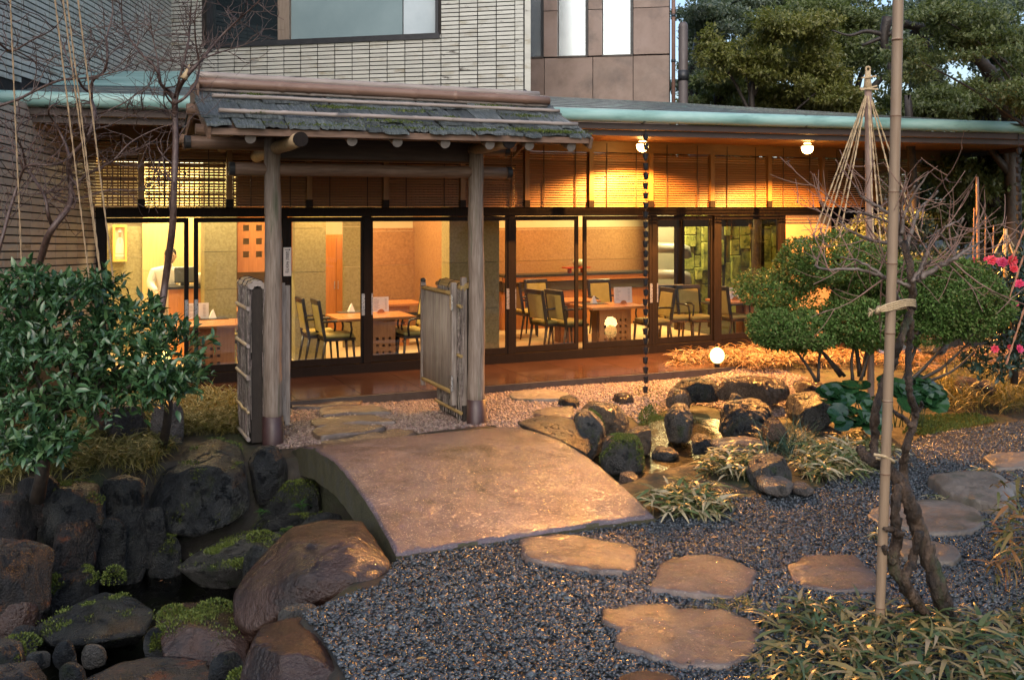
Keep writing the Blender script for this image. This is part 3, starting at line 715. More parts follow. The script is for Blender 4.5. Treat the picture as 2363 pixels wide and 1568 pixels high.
E_ = [(0, 1), (1, 2), (2, 3), (3, 4), (2, 5), (5, 6), (6, 7), (2, 8), (8, 9), (9, 10), (0, 11), (0, 12), (11, 13), (12, 14)]
skin_body('body', V, E_, [.17, .16, .17, .075, .055, .09, .075, .05, .09, .075, .05, .11, .11, .07, .07], JACK, per)
def blob(name, c, r, mt, parent, seed=0, amp=.04, sub=3):
    bm = bmesh.new(); bmesh.ops.create_icosphere(bm, subdivisions=sub, radius=1)
    for v in bm.verts: v.co = Vector((v.co.x * r[0], v.co.y * r[1], v.co.z * r[2])) * (1 + amp * noise.noise(v.co * 2 + Vector((seed, 0, 0)))) + Vector(c)
    me = bpy.data.meshes.new(name); bm.to_mesh(me); bm.free(); shade(me); return mesh_obj(name, me, mt, parent)
hd = blob('head', (px + .045, py - .15, 1.655), (.078, .095, .115), SKIN, per)
blob('hair', (px + .045, py - .13, 1.695), (.088, .098, .095), mat('dark_hair', [(.012, .009, .007)], 6, .5), hd, 3)
blob('nose', (px + .045, py - .25, 1.64), (.014, .016, .022), SKIN, hd)
for sx_ in (-.03, .03): blob('eye', (px + .045 + sx_, py - .235, 1.665), (.009, .006, .006), INK, hd, sub=2)
for sx_ in (-.082, .082): blob('ear', (px + .045 + sx_, py - .14, 1.65), (.012, .022, .032), SKIN, hd, sub=2)
for s_, hx, hy in ((-1, px - .17, py - .30), (1, px + .13, py - .32)):
    hnd = blob('hand', (hx, hy - .05, 1.125), (.04, .055, .018), SKIN, per, sub=2)
    for q in range(4): MB().tube([(hx - .027 + q * .018, hy - .09, 1.125), (hx - .029 + q * .019, hy - .13 - .012 * (q in (1, 2)), 1.122), (hx - .03 + q * .019, hy - .155 - .015 * (q in (1, 2)), 1.108)], [.009, .0085, .007], 6).build('finger', SKIN, hnd, smooth=True)
    MB().tube([(hx - s_ * .035, hy - .04, 1.125), (hx - s_ * .058, hy - .075, 1.12), (hx - s_ * .055, hy - .105, 1.112)], [.011, .01, .008], 6).build('thumb', SKIN, hnd, smooth=True)

pf0, pf1 = atY(260, 519, 17.2), atY(293, 603, 17.2)
pic = empty('picture_frame', ((pf0.x + pf1.x) / 2, 17.2, pf1.z), 'gold framed portrait of a person in white hanging on the olive wall', 'picture')
mb = MB(); fw = .035
for a in ((pf0.x, pf0.x + fw, pf1.z, pf0.z), (pf1.x - fw, pf1.x, pf1.z, pf0.z), (pf0.x + fw, pf1.x - fw, pf1.z, pf1.z + fw), (pf0.x + fw, pf1.x - fw, pf0.z - fw, pf0.z)): mb.bb(a[0], a[1], 17.17, 17.28, a[2], a[3])
mb.build('frame', mat('gold_frame', [(.65, .42, .09), (.72, .5, .13)], 6, .35, .05, 0), pic, recalc=False)
MB().bb(pf0.x + fw, pf1.x - fw, 17.2, 17.25, pf1.z + fw, pf0.z - fw).build('print', mat('print_ground', [(.62, .36, .24), (.68, .42, .3)], 3, .4, 0, 0), pic)
cx, hz, wz = (pf0.x + pf1.x) / 2, pf0.z - pf1.z, pf1.z
def flat(poly, nm, mt, y=17.198): MB().add([(cx + a * (pf1.x - pf0.x), y, wz + b * hz) for a, b in poly], [tuple(range(len(poly)))]).build(nm, mt, pic, recalc=False)
PJ = mat('print_white', [(.75, .66, .55)], 3, .5, 0, 0)
flat([(-.3, .13), (.3, .13), (.33, .2), (-.33, .2)], 'caption_band', PJ); flat([(-.3, .22), (.28, .22), (.3, .42), (.22, .6), (.08, .66), (-.06, .66), (-.2, .6), (-.3, .4)], 'jacket', PJ)
flat([(-.07, .66), (.09, .66), (.1, .76), (.06, .82), (-.05, .82), (-.08, .76)], 'face', mat('print_skin', [(.42, .2, .12)], 3, .5, 0, 0), 17.197)
flat([(-.1, .8), (.1, .8), (.11, .88), (0, .91), (-.1, .88)], 'cap', PJ, 17.196); flat([(-.01, .5), (.03, .5), (.035, .64), (-.005, .64)], 'tie', INK, 17.196)

# tables
def make_table(name, label, cx, cy, w=1.15, dpt=.75, ped=.5, menu=True, px=0.0, cols=3, rows=4):
    t_ = empty(name, (cx, cy, FLZ), label, 'table', 'dining tables')
    MB().bb(cx - w / 2, cx + w / 2, cy - dpt / 2, cy + dpt / 2, FLZ + .68, FLZ + .72).build('table_top', W_ORANGEX, t_, bevel=.006)
    y0 = cy - .14; mbp = MB(); q = .021
    hc = [cx + px + (i - (cols - 1) / 2) * .095 for i in range(cols)]; hr = [FLZ + .08 + j * .1 for j in range(rows)]
    xs_ = [cx + px - ped / 2] + [k for c_ in hc for k in (c_ - q, c_ + q)] + [cx + px + ped / 2]; zz = [FLZ] + [k for r_ in hr for k in (r_ - q, r_ + q)] + [FLZ + .68]
    for i in range(len(xs_) - 1):
        if i % 2 == 0: mbp.bb(xs_[i], xs_[i + 1], y0, y0 + .03, FLZ, FLZ + .68)
        else:
            for j in range(0, len(zz) - 1, 2): mbp.bb(xs_[i], xs_[i + 1], y0, y0 + .03, zz[j], zz[j + 1])
    mbp.build('pedestal_panel', W_ORANGE, t_, recalc=False)
    MB().bb(cx + px - ped / 2 + .002, cx + px + ped / 2 - .002, y0 + .09, y0 + .28, FLZ, FLZ + .678).build('pedestal', mat('pedestal_inside', [(.16, .06, .02)], 5, .6), t_)
    return t_
def make_menu(cx, cy, w, h, label):
    m_ = empty('menu_card', (cx, cy, FLZ + .72), label, 'menu', 'menu cards on the tables')
    MB().box((cx, cy, FLZ + .72 + h / 2 + .012), (w, .004, h), rx=R(-5)).build('card', WHITE, m_)
    MB().lathe((cx, cy + .0, FLZ + .722), [(0, -.03), (.055, -.03), (.055, .03), (0, .03)], 18, 'Y').build('wooden_holder', W_ORANGE, m_)
    rr = random.Random(int(cx * 100)); mb_ = MB()
    for i in range(9):
        zz = FLZ + .72 + h * .92 - i * h * .085; yy = cy - .0045 - (zz - FLZ - .72 - h / 2) * -.087
        for s0, s1 in ((-.42, -.42 + rr.uniform(.15, .38)), (.26, .38)):
            mb_.bb(cx + s0 * w, cx + s1 * w, yy - .001, yy - .0004, zz - .0045, zz)
    mb_.build('print_lines', mat('menu_ink', [(.22, .2, .2)], 3, .6, 0, 0), m_, recalc=False)
def make_napkin(cx, cy, label):
    n_ = empty('place_setting', (cx, cy, FLZ + .72), label, 'place setting', 'place settings on the tables')
    MB().bb(cx - .2, cx + .2, cy - .14, cy + .14, FLZ + .721, FLZ + .728).build('tray', BLACK, n_)
    MB().add([(cx - .05, cy - .04, FLZ + .73), (cx + .055, cy - .03, FLZ + .73), (cx + .04, cy + .05, FLZ + .73), (cx - .05, cy + .04, FLZ + .73), (cx + .01, cy, FLZ + .86), (cx - .015, cy + .012, FLZ + .83)], [(0, 1, 4), (1, 2, 4), (2, 3, 5), (3, 0, 5), (0, 4, 5), (2, 5, 4)]).build('napkin', WHITE, n_)
tA = G(478, 742, .82); tB = G(868, 731, .82); tC = G(1428, 707, .82); tD = G(1740, 694, .82)
make_table('dining_table', 'cherry table at the left end of the glass front, beside the camellia shrub', tA.x + .0, 14.42, 1.15, .8, .62, px=.02)
make_table('dining_table', 'cherry table between four olive chairs, framed by the gate', tB.x, tB.y + .3, 1.15, .8, .36, px=.16)
make_table('dining_table', 'cherry table with a pale pedestal behind the rain chain', tC.x, tC.y + .35, 1.0, .8, .58, px=.06, cols=5, rows=5)
make_table('dining_table', 'cherry table at the right end, half hidden by the clipped azalea', tD.x + .1, tD.y + .3, 1.2, .8, .6, px=.15)
t5 = G(520, 716, .82); make_table('dining_table', 'back row cherry table behind the left granite pier', t5.x + .1, t5.y + .2, .9, .7, .4)
t6 = G(925, 700, .82); make_table('dining_table', 'back row cherry table seen over the bamboo gate leaf', t6.x, t6.y + .3, .8, .7, .4)
t7 = G(1330, 694, .82); make_table('dining_table', 'back row cherry table in front of the bar counter', t7.x, t7.y + .3, .9, .7, .4)
for (u, v, w, h, lb) in ((455, 738, .33, .22, 'white menu card on the left table beside the camellia'), (881, 722, .25, .225, 'white menu card on the table framed by the gate'),
                         (1442, 701, .34, .26, 'white menu card on the table behind the rain chain'), (1700, 692, .2, .2, 'white menu card on the table at the right end')):
    q = G(u, v, .82); make_menu(q.x, q.y + .06, w, h, lb)
for (u, v, lb) in ((493, 737, 'folded white napkin on a tray, left table'), (815, 722, 'folded white napkin on a tray, table framed by the gate'), (1378, 702, 'folded white napkin on a tray behind the rain chain'), (1682, 690, 'folded white napkin on a tray, right end table')):
    q = G(u, v, .82); make_napkin(q.x, q.y + .12, lb)

# chairs: dark frame, olive upholstery
CHF = mat('chair_frame', [(.016, .011, .008), (.028, .02, .014)], 6, .35); CHU = mat('olive_upholstery', [(.34, .27, .075), (.42, .34, .11)], 10, .75, .05, .15, 60, .003)
def make_chair():
    r_ = bpy.data.objects.new('dining_chair', None); col.objects.link(r_)
    MB().bb(-.235, .235, -.22, .23, .40, .44).build('seat_frame', CHF, r_); MB().bb(-.225, .225, -.215, .22, .44, .495).build('seat', CHU, r_, bevel=.02)
    for sx_ in (-1, 1):
        MB().tube([(sx_ * .2, .2, .40), (sx_ * .21, .23, 0)], [.024, .015], 6).build('leg', CHF, r_, smooth=True)
        MB().tube([(sx_ * .2, -.2, .40), (sx_ * .2, -.27, 0)], [.024, .015], 6).build('leg', CHF, r_, smooth=True)
        MB().bar((sx_ * .215, -.21, .42), (sx_ * .215, -.3, .98), .035, .04, (0, 1, 0)).build('back_post', CHF, r_)
        MB().tube([(sx_ * .245, -.25, .68), (sx_ * .26, .05, .69), (sx_ * .255, .15, .67), (sx_ * .245, .17, .56), (sx_ * .235, .15, .43)], [.016, .018, .018, .016, .015], 6).build('armrest', CHF, r_, smooth=True)
    MB().bar((0, -.228, .52), (0, -.288, .91), .39, .045, (0, 1, 0)).build('backrest', CHU, r_, bevel=.012)
    MB().bar((0, -.292, .915), (0, -.302, .985), .46, .05, (0, 1, 0)).build('top_rail', CHF, r_, bevel=.01); return r_
chair0 = make_chair()
def copy_tree(o, parent=None):
    c_ = o.copy(); col.objects.link(c_)
    if parent is not None: c_.parent = parent
    for ch in [x_ for x_ in o.children]: copy_tree(ch, c_)
    return c_
CH = [(548, 852, 90, 'olive chair at the left table, half behind the brushwood fence'),
      (738, 838, -90, 'farther olive chair on the left side of the table framed by the gate'), (775, 846, -90, 'nearer olive chair on the left side of the table framed by the gate'),
      (940, 832, 90, 'olive chair on the right of the table framed by the gate, farther one'), (955, 838, 90, 'olive chair beside the bamboo gate leaf, nearer one'),
      (1222, 778, -90, 'olive chair at the bar end, cut by the door frame'), (1252, 772, 180, 'olive chair facing the bar counter, its back to the garden'),
      (1268, 806, -80, 'olive chair left of the pale pedestal table, farther of two'), (1312, 808, -80, 'olive chair beside the reflected lamp, nearer of two'),
      (1400, 772, 180, 'olive chair behind the menu card at the bar'), (1512, 806, 88, 'pale backed chair just right of the rain chain'),
      (1560, 795, 165, 'pale backed chair in front of the dark inner post'), (1608, 795, 178, 'pale backed chair in front of the mossy block wall'),
      (1690, 792, -85, 'dark chair at the right end table near the azalea')]
for i, (u, v, rz, lb) in enumerate(CH):
    o = chair0 if i == 0 else copy_tree(chair0)
    q = G(u, v, FLZ); o.location = (q.x, max(q.y, 14.2), FLZ); o.rotation_euler = (0, 0, R(rz)); tag(o, lb, 'chair', 'dining chairs')

# ceiling lamps of the dining room
def ceiling_lamp(x, y, w, h, power, colr, label):
    l_ = empty('ceiling_lamp', (x, y, 3.1), label, 'lamp', 'ceiling lamps')
    MB().bb(x - w / 2, x + w / 2, y - h / 2, y + h / 2, 3.085, 3.1).build('diffuser', emit_mat('lamp_diffuser_%d' % int(colr[2] * 100), colr, 3.0), l_)
    a = bpy.data.lights.new('lamp_light', 'AREA'); a.shape = 'RECTANGLE'; a.size = w; a.size_y = h; a.energy = power; a.color = colr
    ao = bpy.data.objects.new('lamp_light', a); ao.location = (x, y, 3.075); link(ao, l_)
WARM, GOLD, AMB = (1, .80, .42), (1, .62, .25), (1, .50, .17)
ceiling_lamp(1.6, 16.7, 1.6, .5, 72, WARM, 'long ceiling lamp over the reception desk'); ceiling_lamp(1.9, 14.8, 1.2, .4, 40, WARM, 'ceiling lamp over the left table')
ceiling_lamp(3.9, 14.9, 1.4, .4, 62, GOLD, 'ceiling lamp over the table framed by the gate'); ceiling_lamp(4.6, 16.8, 1.6, .4, 56, GOLD, 'ceiling lamp near the cupboard and granite wall')
ceiling_lamp(8.0, 15.2, 1.6, .4, 42, AMB, 'ceiling lamp over the pale pedestal table'); ceiling_lamp(8.3, 17.2, 1.6, .4, 34, AMB, 'ceiling lamp over the bar counter')
ceiling_lamp(10.9, 16.8, 1.2, .3, 95, (1, .84, .36), 'ceiling lamp washing the mossy block wall'); ceiling_lamp(10.2, 14.9, 1.2, .4, 22, AMB, 'ceiling lamp over the right end table')

# ---------------------------------------------------------------- roofed garden gate
gate = empty('roofed_gate', (3.1, 10.45, 0), 'rustic wooden garden gate with mossy shingle roof and open leaves', 'gate')
PX0, PX1, GY = 1.99, 4.22, 10.45
SLEEVE = mat('maroon_sleeve', [(.035, .016, .015), (.055, .026, .024)], 7, .45, .1, .1)
POSTM = mat('gate_post_wood', [(.095, .068, .05), (.18, .138, .108), (.26, .215, .18)], 6, .68, .12, .4, 18, .008, (9, 9, .55), rnd=True, patch=((.055, .065, .03), 1.6, .58, .72))
for x in (PX0, PX1):
    pts = [(x + .006 * math.sin(z * 3 + x), GY + .004 * math.cos(z * 2.3), z) for z in np.linspace(.2, 3.1, 22)]
    p = MB().tube(pts, [.097 - .017 * i / 21 + .003 * math.sin(i * 1.9 + x) for i in range(22)], 18).build('post', POSTM, gate, smooth=True)
    MB().lathe((x, GY, -.05), [(.106, 0), (.106, .33), (.098, .333)], 20).build('base_sleeve', SLEEVE, p, smooth=True)
def log(a, b, r, name, mt, n=14, wob=.02, caps=True, sag=0.0, seed=0):
    a, b = Vector(a), Vector(b); rr = random.Random(seed); pts = []; rads = []
    for i in range(9):
        t_ = i / 8; pts.append(a.lerp(b, t_) + Vector((0, 0, -sag * math.sin(math.pi * t_))) + Vector((rr.uniform(-1, 1), rr.uniform(-1, 1), rr.uniform(-1, 1))) * r * .05); rads.append(r * (1 + rr.uniform(-.04, .04)))
    o = MB().tube(pts, rads, n).build(name, mt, gate, smooth=False); shade(o.data)
    for pl in o.data.polygons:
        if len(pl.vertices) > 4: pl.use_smooth = False
    return o
W_BROWNX = mat('brown_beam_wood', [(.08, .044, .028), (.15, .088, .056), (.21, .135, .095)], 6, .62, .1, .3, 18, .006, (.6, 8, 8), rnd=True)
for (xa_, xb_, z_, y_) in ((1.15, 4.66, 3.045, GY + .14), (1.56, 4.64, 2.785, GY + .02)):
    o = log((xa_, y_, z_), (xb_, y_, z_), .066, 'cross_beam', W_BROWNX, seed=int(z_ * 100))
    for xe, s_ in ((xa_, 1), (xb_, -1)): MB().tube([(xe - s_ * .004, y_, z_), (xe + s_ * .05, y_, z_)], .0705, 16).build('end_band', BLACK, o, smooth=False)
ARM = mat('tan_log', [(.20, .14, .08), (.33, .24, .14), (.27, .18, .1)], 14, .6, .1, .35, 40, .004, rnd=True)
for x, y0, y1, z_ in ((PX0 + .03, 9.28, 11.55, 3.0), (PX1 - .02, 9.5, 11.5, 3.045)):
    o = log((x, y0, z_ + .02), (x, y1, z_ - .03), .066, 'bearing_log', ARM, seed=int(x * 10))
    MB().tube([(x, y0 - .006, z_ + .02), (x, y0 + .02, z_ + .02)], .069, 16).build('end_cap', W_DARK, o)
MB().bb(PX0 - .02, PX1 + .02, GY + .05, GY + .2, 2.885, 3.13).build('lintel', mat('dark_lintel', [(.03, .016, .011), (.06, .034, .024)], 5, .6, .1, .3, 18, .006, (.6, 6, 6)), gate, bevel=.02)
EZ, RZ, EY, RY = 3.13, 3.53, 9.45, 10.45
X0, X1 = 1.25, 5.1
log((1.15, 9.75, 3.115), (5.0, 9.75, 3.115), .05, 'purlin', W_BROWNX, seed=5); log((1.15, 11.15, 3.115), (5.0, 11.15, 3.115), .05, 'purlin', W_BROWNX, seed=6)
log((1.15, 10.45, 3.36), (5.0, 10.45, 3.36), .06, 'ridge_beam', W_BROWNX, seed=7)
ENDG = mat('log_end_grain', [(.13, .11, .095), (.2, .175, .155)], 20, .75, .05, .3)
def roofp(x, f, lift=0.0, back=False):
    """point on the roof plane: f = 0 ridge, 1 eave"""
    y = RY + (RY - EY) * f if back else RY - (RY - EY) * f
    return Vector((x, y, RZ - (RZ - EZ) * f + lift))
for i, u in enumerate((575, 693, 808, 912, 1022, 1124, 1215, 1311)):
    x = atY(u, 312, 9.6).x
    o = log((x, 9.53, 3.035), (x, 10.45, 3.40), .05, 'rafter', W_BROWNX, n=12, seed=i)
    MB().tube([(x, 9.522, 3.032), (x, 9.532, 3.036)], .0515, 12).build('rafter_end', ENDG, o)
    log((x, 10.45, 3.40), (x, 11.35, 3.035), .05, 'rafter', W_BROWNX, n=10, seed=i + 20)
SHEATH = mat('sheathing_wood', [(.07, .04, .025), (.12, .072, .046)], 5, .6, .1, .2, 20, .004, (8, .7, 8), objvar=.12, rnd=True)
nb = 16
for i in range(nb):
    a, b = X0 + (X1 - X0) * i / nb + .004, X0 + (X1 - X0) * (i + 1) / nb - .004
    for back in (False, True):
        p = [roofp(a, 0, -.045, back), roofp(b, 0, -.045, back), roofp(b, .97, -.045, back), roofp(a, .97, -.045, back)]
        MB().add(p + [q + Vector((0, 0, .018)) for q in p], [(0, 1, 2, 3), (4, 5, 6, 7), (0, 1, 5, 4), (1, 2, 6, 5), (2, 3, 7, 6), (3, 0, 4, 7)]).build('sheathing_board', SHEATH, gate)
MB().bar((X0, EY + .03, EZ - .045), (X1, EY + .03, EZ - .03), .03, .06).build('eave_board', W_BROWNX, gate)
# cedar bark shingles, three lapping courses on each slope
BARK = mat('cedar_bark_shingle', [(.025, .032, .032), (.085, .1, .1), (.17, .185, .19)], 5, .45, .15, 1.0, 9, .035, (16, 1.1, 1.1), objvar=.38, rnd=True, patch=[((.04, .06, .016), 2.2, .62, .74), ((.025, .028, .024), 3.0, .6, .72)])
rs = random.Random(11)
def shingle(x0, x1, f0, f1, lift0, lift1, back):
    nx, ny = 6, 7; vs = []; skew = rs.uniform(-.012, .012); sd = rs.random() * 50
    for j in range(ny + 1):
        for i in range(nx + 1):
            t_, s_ = i / nx, j / ny
            rag = (.035 * noise.noise(Vector((x0 * 3 + t_ * 7, sd, 0))) + .02 * noise.noise(Vector((t_ * 25, sd, 3)))) if j == ny else 0
            p = roofp(x0 + (x1 - x0) * t_ + skew * s_, f0 + (f1 - f0) * s_ + rag, lift0 + (lift1 - lift0) * s_ + .014 * noise.noise(Vector((x0 + t_ * 3, s_ * 2, sd))) + .006 * noise.noise(Vector((x0 + t_ * 14, s_ * 1.5, sd))), back)
            vs.append(p)
    n_ = len(vs); w = nx + 1
    top = [(j * w + i, j * w + i + 1, (j + 1) * w + i + 1, (j + 1) * w + i) for j in range(ny) for i in range(nx)]
    vs2 = [p - Vector((0, 0, .02)) for p in vs]; bot = [tuple(k + n_ for k in f[::-1]) for f in top]
    rim = [j * w for j in range(ny + 1)] + [ny * w + i for i in range(1, w)] + [j * w + nx for j in range(ny - 1, -1, -1)] + [i for i in range(nx - 1, 0, -1)]
    sides = [(rim[k], rim[(k + 1) % len(rim)], rim[(k + 1) % len(rim)] + n_, rim[k] + n_) for k in range(len(rim))]
    MB().add(vs + vs2, top + bot + sides).build('shingle', BARK, gate, smooth=False)
for back in (False, True):
    for f0, f1, l0, l1 in ((-.02, .34, .034, .034), (.24, .82, .018, .026), (.70, 1.03, .0, .012)):
        x = X0 - .02 + rs.uniform(-.06, 0)
        while x < X1:
            w = rs.uniform(.2, .4) * (.8 if f1 > 1 else 1); x1_ = min(x + w, X1 + .03)
            if x1_ - x > .06: shingle(x + .008, x1_ - .008, f0, f1 + rs.uniform(-.03, .03), l0 + rs.uniform(0, .02), l1 + rs.uniform(0, .022), back)
            x = x1_
# bamboo on the roof
def bamboo(a, b, r, name, mt, parent, nodes=5, n=14, seed=0, jitter=.01):
    a, b = Vector(a), Vector(b); rr = random.Random(seed); ts = sorted([(k + rr.uniform(.25, .75)) / nodes for k in range(nodes)]); pts, rads = [], []
    grid = sorted(set([0.0, 1.0] + [q for t_ in ts for q in (t_ - .012 * 3 / (b - a).length, t_, t_ + .012 * 3 / (b - a).length)] + [i / 10 for i in range(11)]))
    for t_ in grid:
        if t_ < 0 or t_ > 1: continue
        near = min(abs(t_ - q) for q in ts) < 1e-6
        pts.append(a.lerp(b, t_) + Vector((rr.uniform(-1, 1), rr.uniform(-1, 1), rr.uniform(-1, 1))) * jitter * r); rads.append(r * (1.15 if near else 1.0) * (1.03 - .06 * t_))
    o = MB().tube(pts, rads, n).build(name, mt, parent); shade(o.data)
    for pl in o.data.polygons:
        if len(pl.vertices) > 4: pl.use_smooth = False
    return o
bamboo((X0 - .01, 10.33, 3.615), (X1 - .05, 10.33, 3.60), .053, 'ridge_bamboo', BAMBOO_RED, gate, 8, seed=2); bamboo((X0 - .01, 10.44, 3.70), (X1 - .12, 10.44, 3.672), .04, 'ridge_bamboo', BAMBOO_SIL, gate, 7, seed=3)
bamboo((X0 - .01, 10.56, 3.615), (X1 - .05, 10.56, 3.60), .05, 'ridge_bamboo', BAMBOO_RED, gate, 8, seed=4)
for f, xa_, xb_, r_ in ((.11, X0 + .0, X1 - .06, .02), (.30, X0 + .1, X1 - .0, .02), (.76, X0 + .1, X1 - .02, .021)):
    for back in (False, True): bamboo(roofp(xa_, f, .068, back), roofp(xb_, f, .062, back), r_, 'roof_batten', BAMBOO_SIL, gate, 9, 10, seed=int(f * 50), jitter=.12)
for x in (X0 - .015, X1 + .02):
    for back in (False, True): MB().bar(roofp(x, .02, -.06, back), roofp(x, 1.0, -.06, back), .03, .12, (0, 0, 1)).build('verge_board', W_BROWNX, gate)
MB().bb(X0 - .04, X0 - .01, 10.2, 10.7, 3.42, 3.62).build('gable_board', W_BROWNX, gate)

# open gate leaves of split bamboo
STRIP = mat('split_bamboo', [(.15, .115, .088), (.22, .18, .145), (.27, .23, .19)], 5, .55, .1, .25, 26, .003, (9, 9, .6), objvar=.16, rnd=True)
RAILM = mat('gold_bamboo_rail', [(.21, .14, .05), (.3, .21, .085)], 6, .45, .1, .15, 24, .003, (9, .8, 9))
strip_me = MB().tube([(0, 0, 0), (0, 0, .98)], .0205, 8).mesh('strip', True); strip_me.materials.append(STRIP)
def leaf_gate(x, y0, y1, z0, z1, flip):
    lf = MB().bb(x + .018, x + .026, y0 + .056, y1 - .051, z0 + .02, z1 - .02).build('gate_leaf', W_GREY, gate)
    MB().bb(x - .03, x + .03, y0, y0 + .055, z0 - .11, z1 + .09).build('stile', W_GREY, lf, bevel=.006); MB().bb(x - .03, x + .03, y1 - .05, y1, z0 - .05, z1 + .03).build('stile', W_GREY, lf, bevel=.006)
    for z_ in (z0 + .035, z1 - .035): bamboo((x - .008, y0 + .055, z_), (x - .008, y1 - .05, z_), .026, 'rail', RAILM, lf, 3, seed=int(z_ * 10))
    n_ = int((y1 - y0 - .1) / .039)
    for i in range(n_):
        o = bpy.data.objects.new('strip', strip_me); o.location = (x + .002, y0 + .075 + i * .039, z0 + .055); o.scale = (1, 1, (z1 - z0 - .11) / .98); link(o, lf)
    for z_ in (z0 + .14, z1 - .13): MB().bb(x - .037, x - .03, y0 - .035, y0 + .05, z_ - .075, z_ + .075).bb(x - .045, x - .03, y0 - .012, y0 + .004, z_ - .085, z_ + .085).build('hinge', STEEL, lf)
    blob_ = MB().lathe((x, y1 - .025, z1 + .03), [(0, .05), (.03, .04), (.036, .02), (.03, 0)], 10).build('stile_cap', BLACK, lf, smooth=True)
leaf_gate(4.03, 10.63, 11.72, .30, 1.47, 1)
leaf_gate(2.165, 10.58, 11.65, .25, 1.5, 1)
for x in (4.115, 2.105): MB().bb(x - .028, x + .028, 10.54, 10.60, .2, 1.62).build('hanging_stile', W_GREY, gate)

# ---------------------------------------------------------------- brushwood wing fences
TWIG = mat('brushwood', [(.11, .088, .074), (.2, .165, .145), (.3, .26, .235)], 30, .7, .1, .3, islvar=.6)
def brush_fence(name, label, x, y0, y1, z1, bars, cap_mt, bar_mt, seed, th=.075):
    f = empty(name, (x, (y0 + y1) / 2, 0), label, 'fence', 'brushwood wing fences')
    MB().bb(x - th * .7, x + th * .7, y0, y1, .02, z1 - .02).build('core', mat('brush_core', [(.02, .015, .012), (.035, .026, .02)], 20, .9, .05, .6, 60, .01, (4, 4, .6)), f)
    rr = random.Random(seed); mb_ = MB()
    for i in range(1500):
        side_ = rr.choice((-1, 1)); yy = rr.uniform(y0 - .02, y1 + .02); zz = rr.uniform(0, z1 - .1); ln = rr.uniform(.2, .55); a_ = rr.gauss(0, .09)
        xx = x + side_ * (th * .7 + rr.uniform(.002, .03)); rr_ = rr.uniform(.003, .0065)
        if rr.random() < .2: yy = y1 + rr.uniform(0, .025); xx = x + rr.uniform(-th, th) * .7
        top = min(zz + ln, z1)
        mb_.tube([(xx, yy, zz), (xx + side_ * rr.uniform(0, .012), yy + a_ * ln * .5, (zz + top) / 2), (xx + side_ * rr.uniform(-.004, .02), yy + a_ * ln, top)], [rr_, rr_, rr_ * .6], 3, cap=False)
    mb_.build('brush_twigs', TWIG, f, smooth=True, recalc=False)['kind'] = 'stuff'
    for k in range(4):
        xo = (-.06, -.02, .025, .065)[k]; bamboo((x + xo, y0 - .02, z1 + (.0 if k in (0, 3) else .028)), (x + xo, y1 + .06, z1 + (.0 if k in (0, 3) else .028)), .03, 'cap_bamboo', cap_mt, f, 2, 10, seed=k)
    for yy in (y0 + .12, (y0 + y1) / 2, y1 - .06): MB().tube([(x - .1, yy, z1 - .01), (x - .07, yy, z1 + .05), (x, yy, z1 + .07), (x + .07, yy, z1 + .05), (x + .1, yy, z1 - .01)], .004, 5).build('wire_tie', BLACK, f)
    for z_, crook in bars:
        for sgn in (-1, 1):
            if crook:
                rr2 = random.Random(3); MB().tube([(x + sgn * (th + .012), y0 + (y1 - y0 + .05) * i / 6 - .02, z_ + .012 * math.sin(i * 1.7) - .01) for i in range(7)], .017, 8).build('branch_rail', BAMBOO, f, smooth=True)
            else: bamboo((x + sgn * (th + .012), y0 - .02, z_), (x + sgn * (th + .012), y1 + .05, z_), .02, 'bamboo_rail', bar_mt, f, 3, 10, seed=int(z_ * 20))
    return f
brush_fence('brushwood_fence', 'brushwood wing fence with silver bamboo rails left of the gate post', 1.835, 10.47, 11.14, 1.6, [(1.375, 0), (1.0, 0), (.675, 0), (.34, 1), (.06, 0)], BAMBOO_SIL, BAMBOO_SIL, 4)
brush_fence('brushwood_fence', 'brushwood wing fence behind the open bamboo leaf at the right post', 4.16, 10.55, 11.32, 1.5, [(1.3, 0), (.75, 0), (.12, 0)], RAILM, RAILM, 9)

# ---------------------------------------------------------------- stone slab bridge
def bz(y): return .287 - .3 * ((y - 8.32) / 1.85) ** 2
BRG = mat('wet_bridge_granite', [(.048, .035, .041), (.088, .064, .074), (.13, .098, .108)], 2.4, .17, .05, 1.0, 95, .008, patch=[((.03, .024, .024), 1.3, .5, .66), ((.235, .185, .17), 60, .58, .66)], bump2=(140, .8), spec=.75)
BRS = mat('mossy_bridge_side', [(.024, .024, .012), (.045, .042, .02), (.035, .035, .03)], 6, .75, .1, .8, 40, .01)
bx0, bx1, by0, by1, ny, nx = 2.1, 4.16, 6.66, 10.27, 250, 150
vs_, fs_ = [], []
for j in range(ny + 1):
    y = by0 + (by1 - by0) * j / ny
    for i in range(nx + 1):
        s_ = i / nx; x = bx0 + (bx1 - bx0) * s_; e = min(i, nx - i, j, ny - j)
        dx = .012 * noise.noise(Vector((0, y * 4, 7 * (s_ > .5)))) if i in (0, nx) else 0
        dy = .015 * noise.noise(Vector((x * 4, 9, 1))) if j in (0, ny) else 0
        z = bz(y) + .012 * noise.noise(Vector((x * 2, y * 2, 0))) + .006 * noise.noise(Vector((x * 9, y * 9, 5))) + .0036 * noise.noise(Vector((x * 30, y * 30, 2))) + .0034 * noise.noise(Vector((x * 62, y * 62, 8))) - (.02 if e == 0 else (.004 if e == 1 else 0))
        vs_.append((x + dx, y + dy, z))
w = nx + 1; fs_ = [(j * w + i, j * w + i + 1, (j + 1) * w + i + 1, (j + 1) * w + i) for j in range(ny) for i in range(nx)]
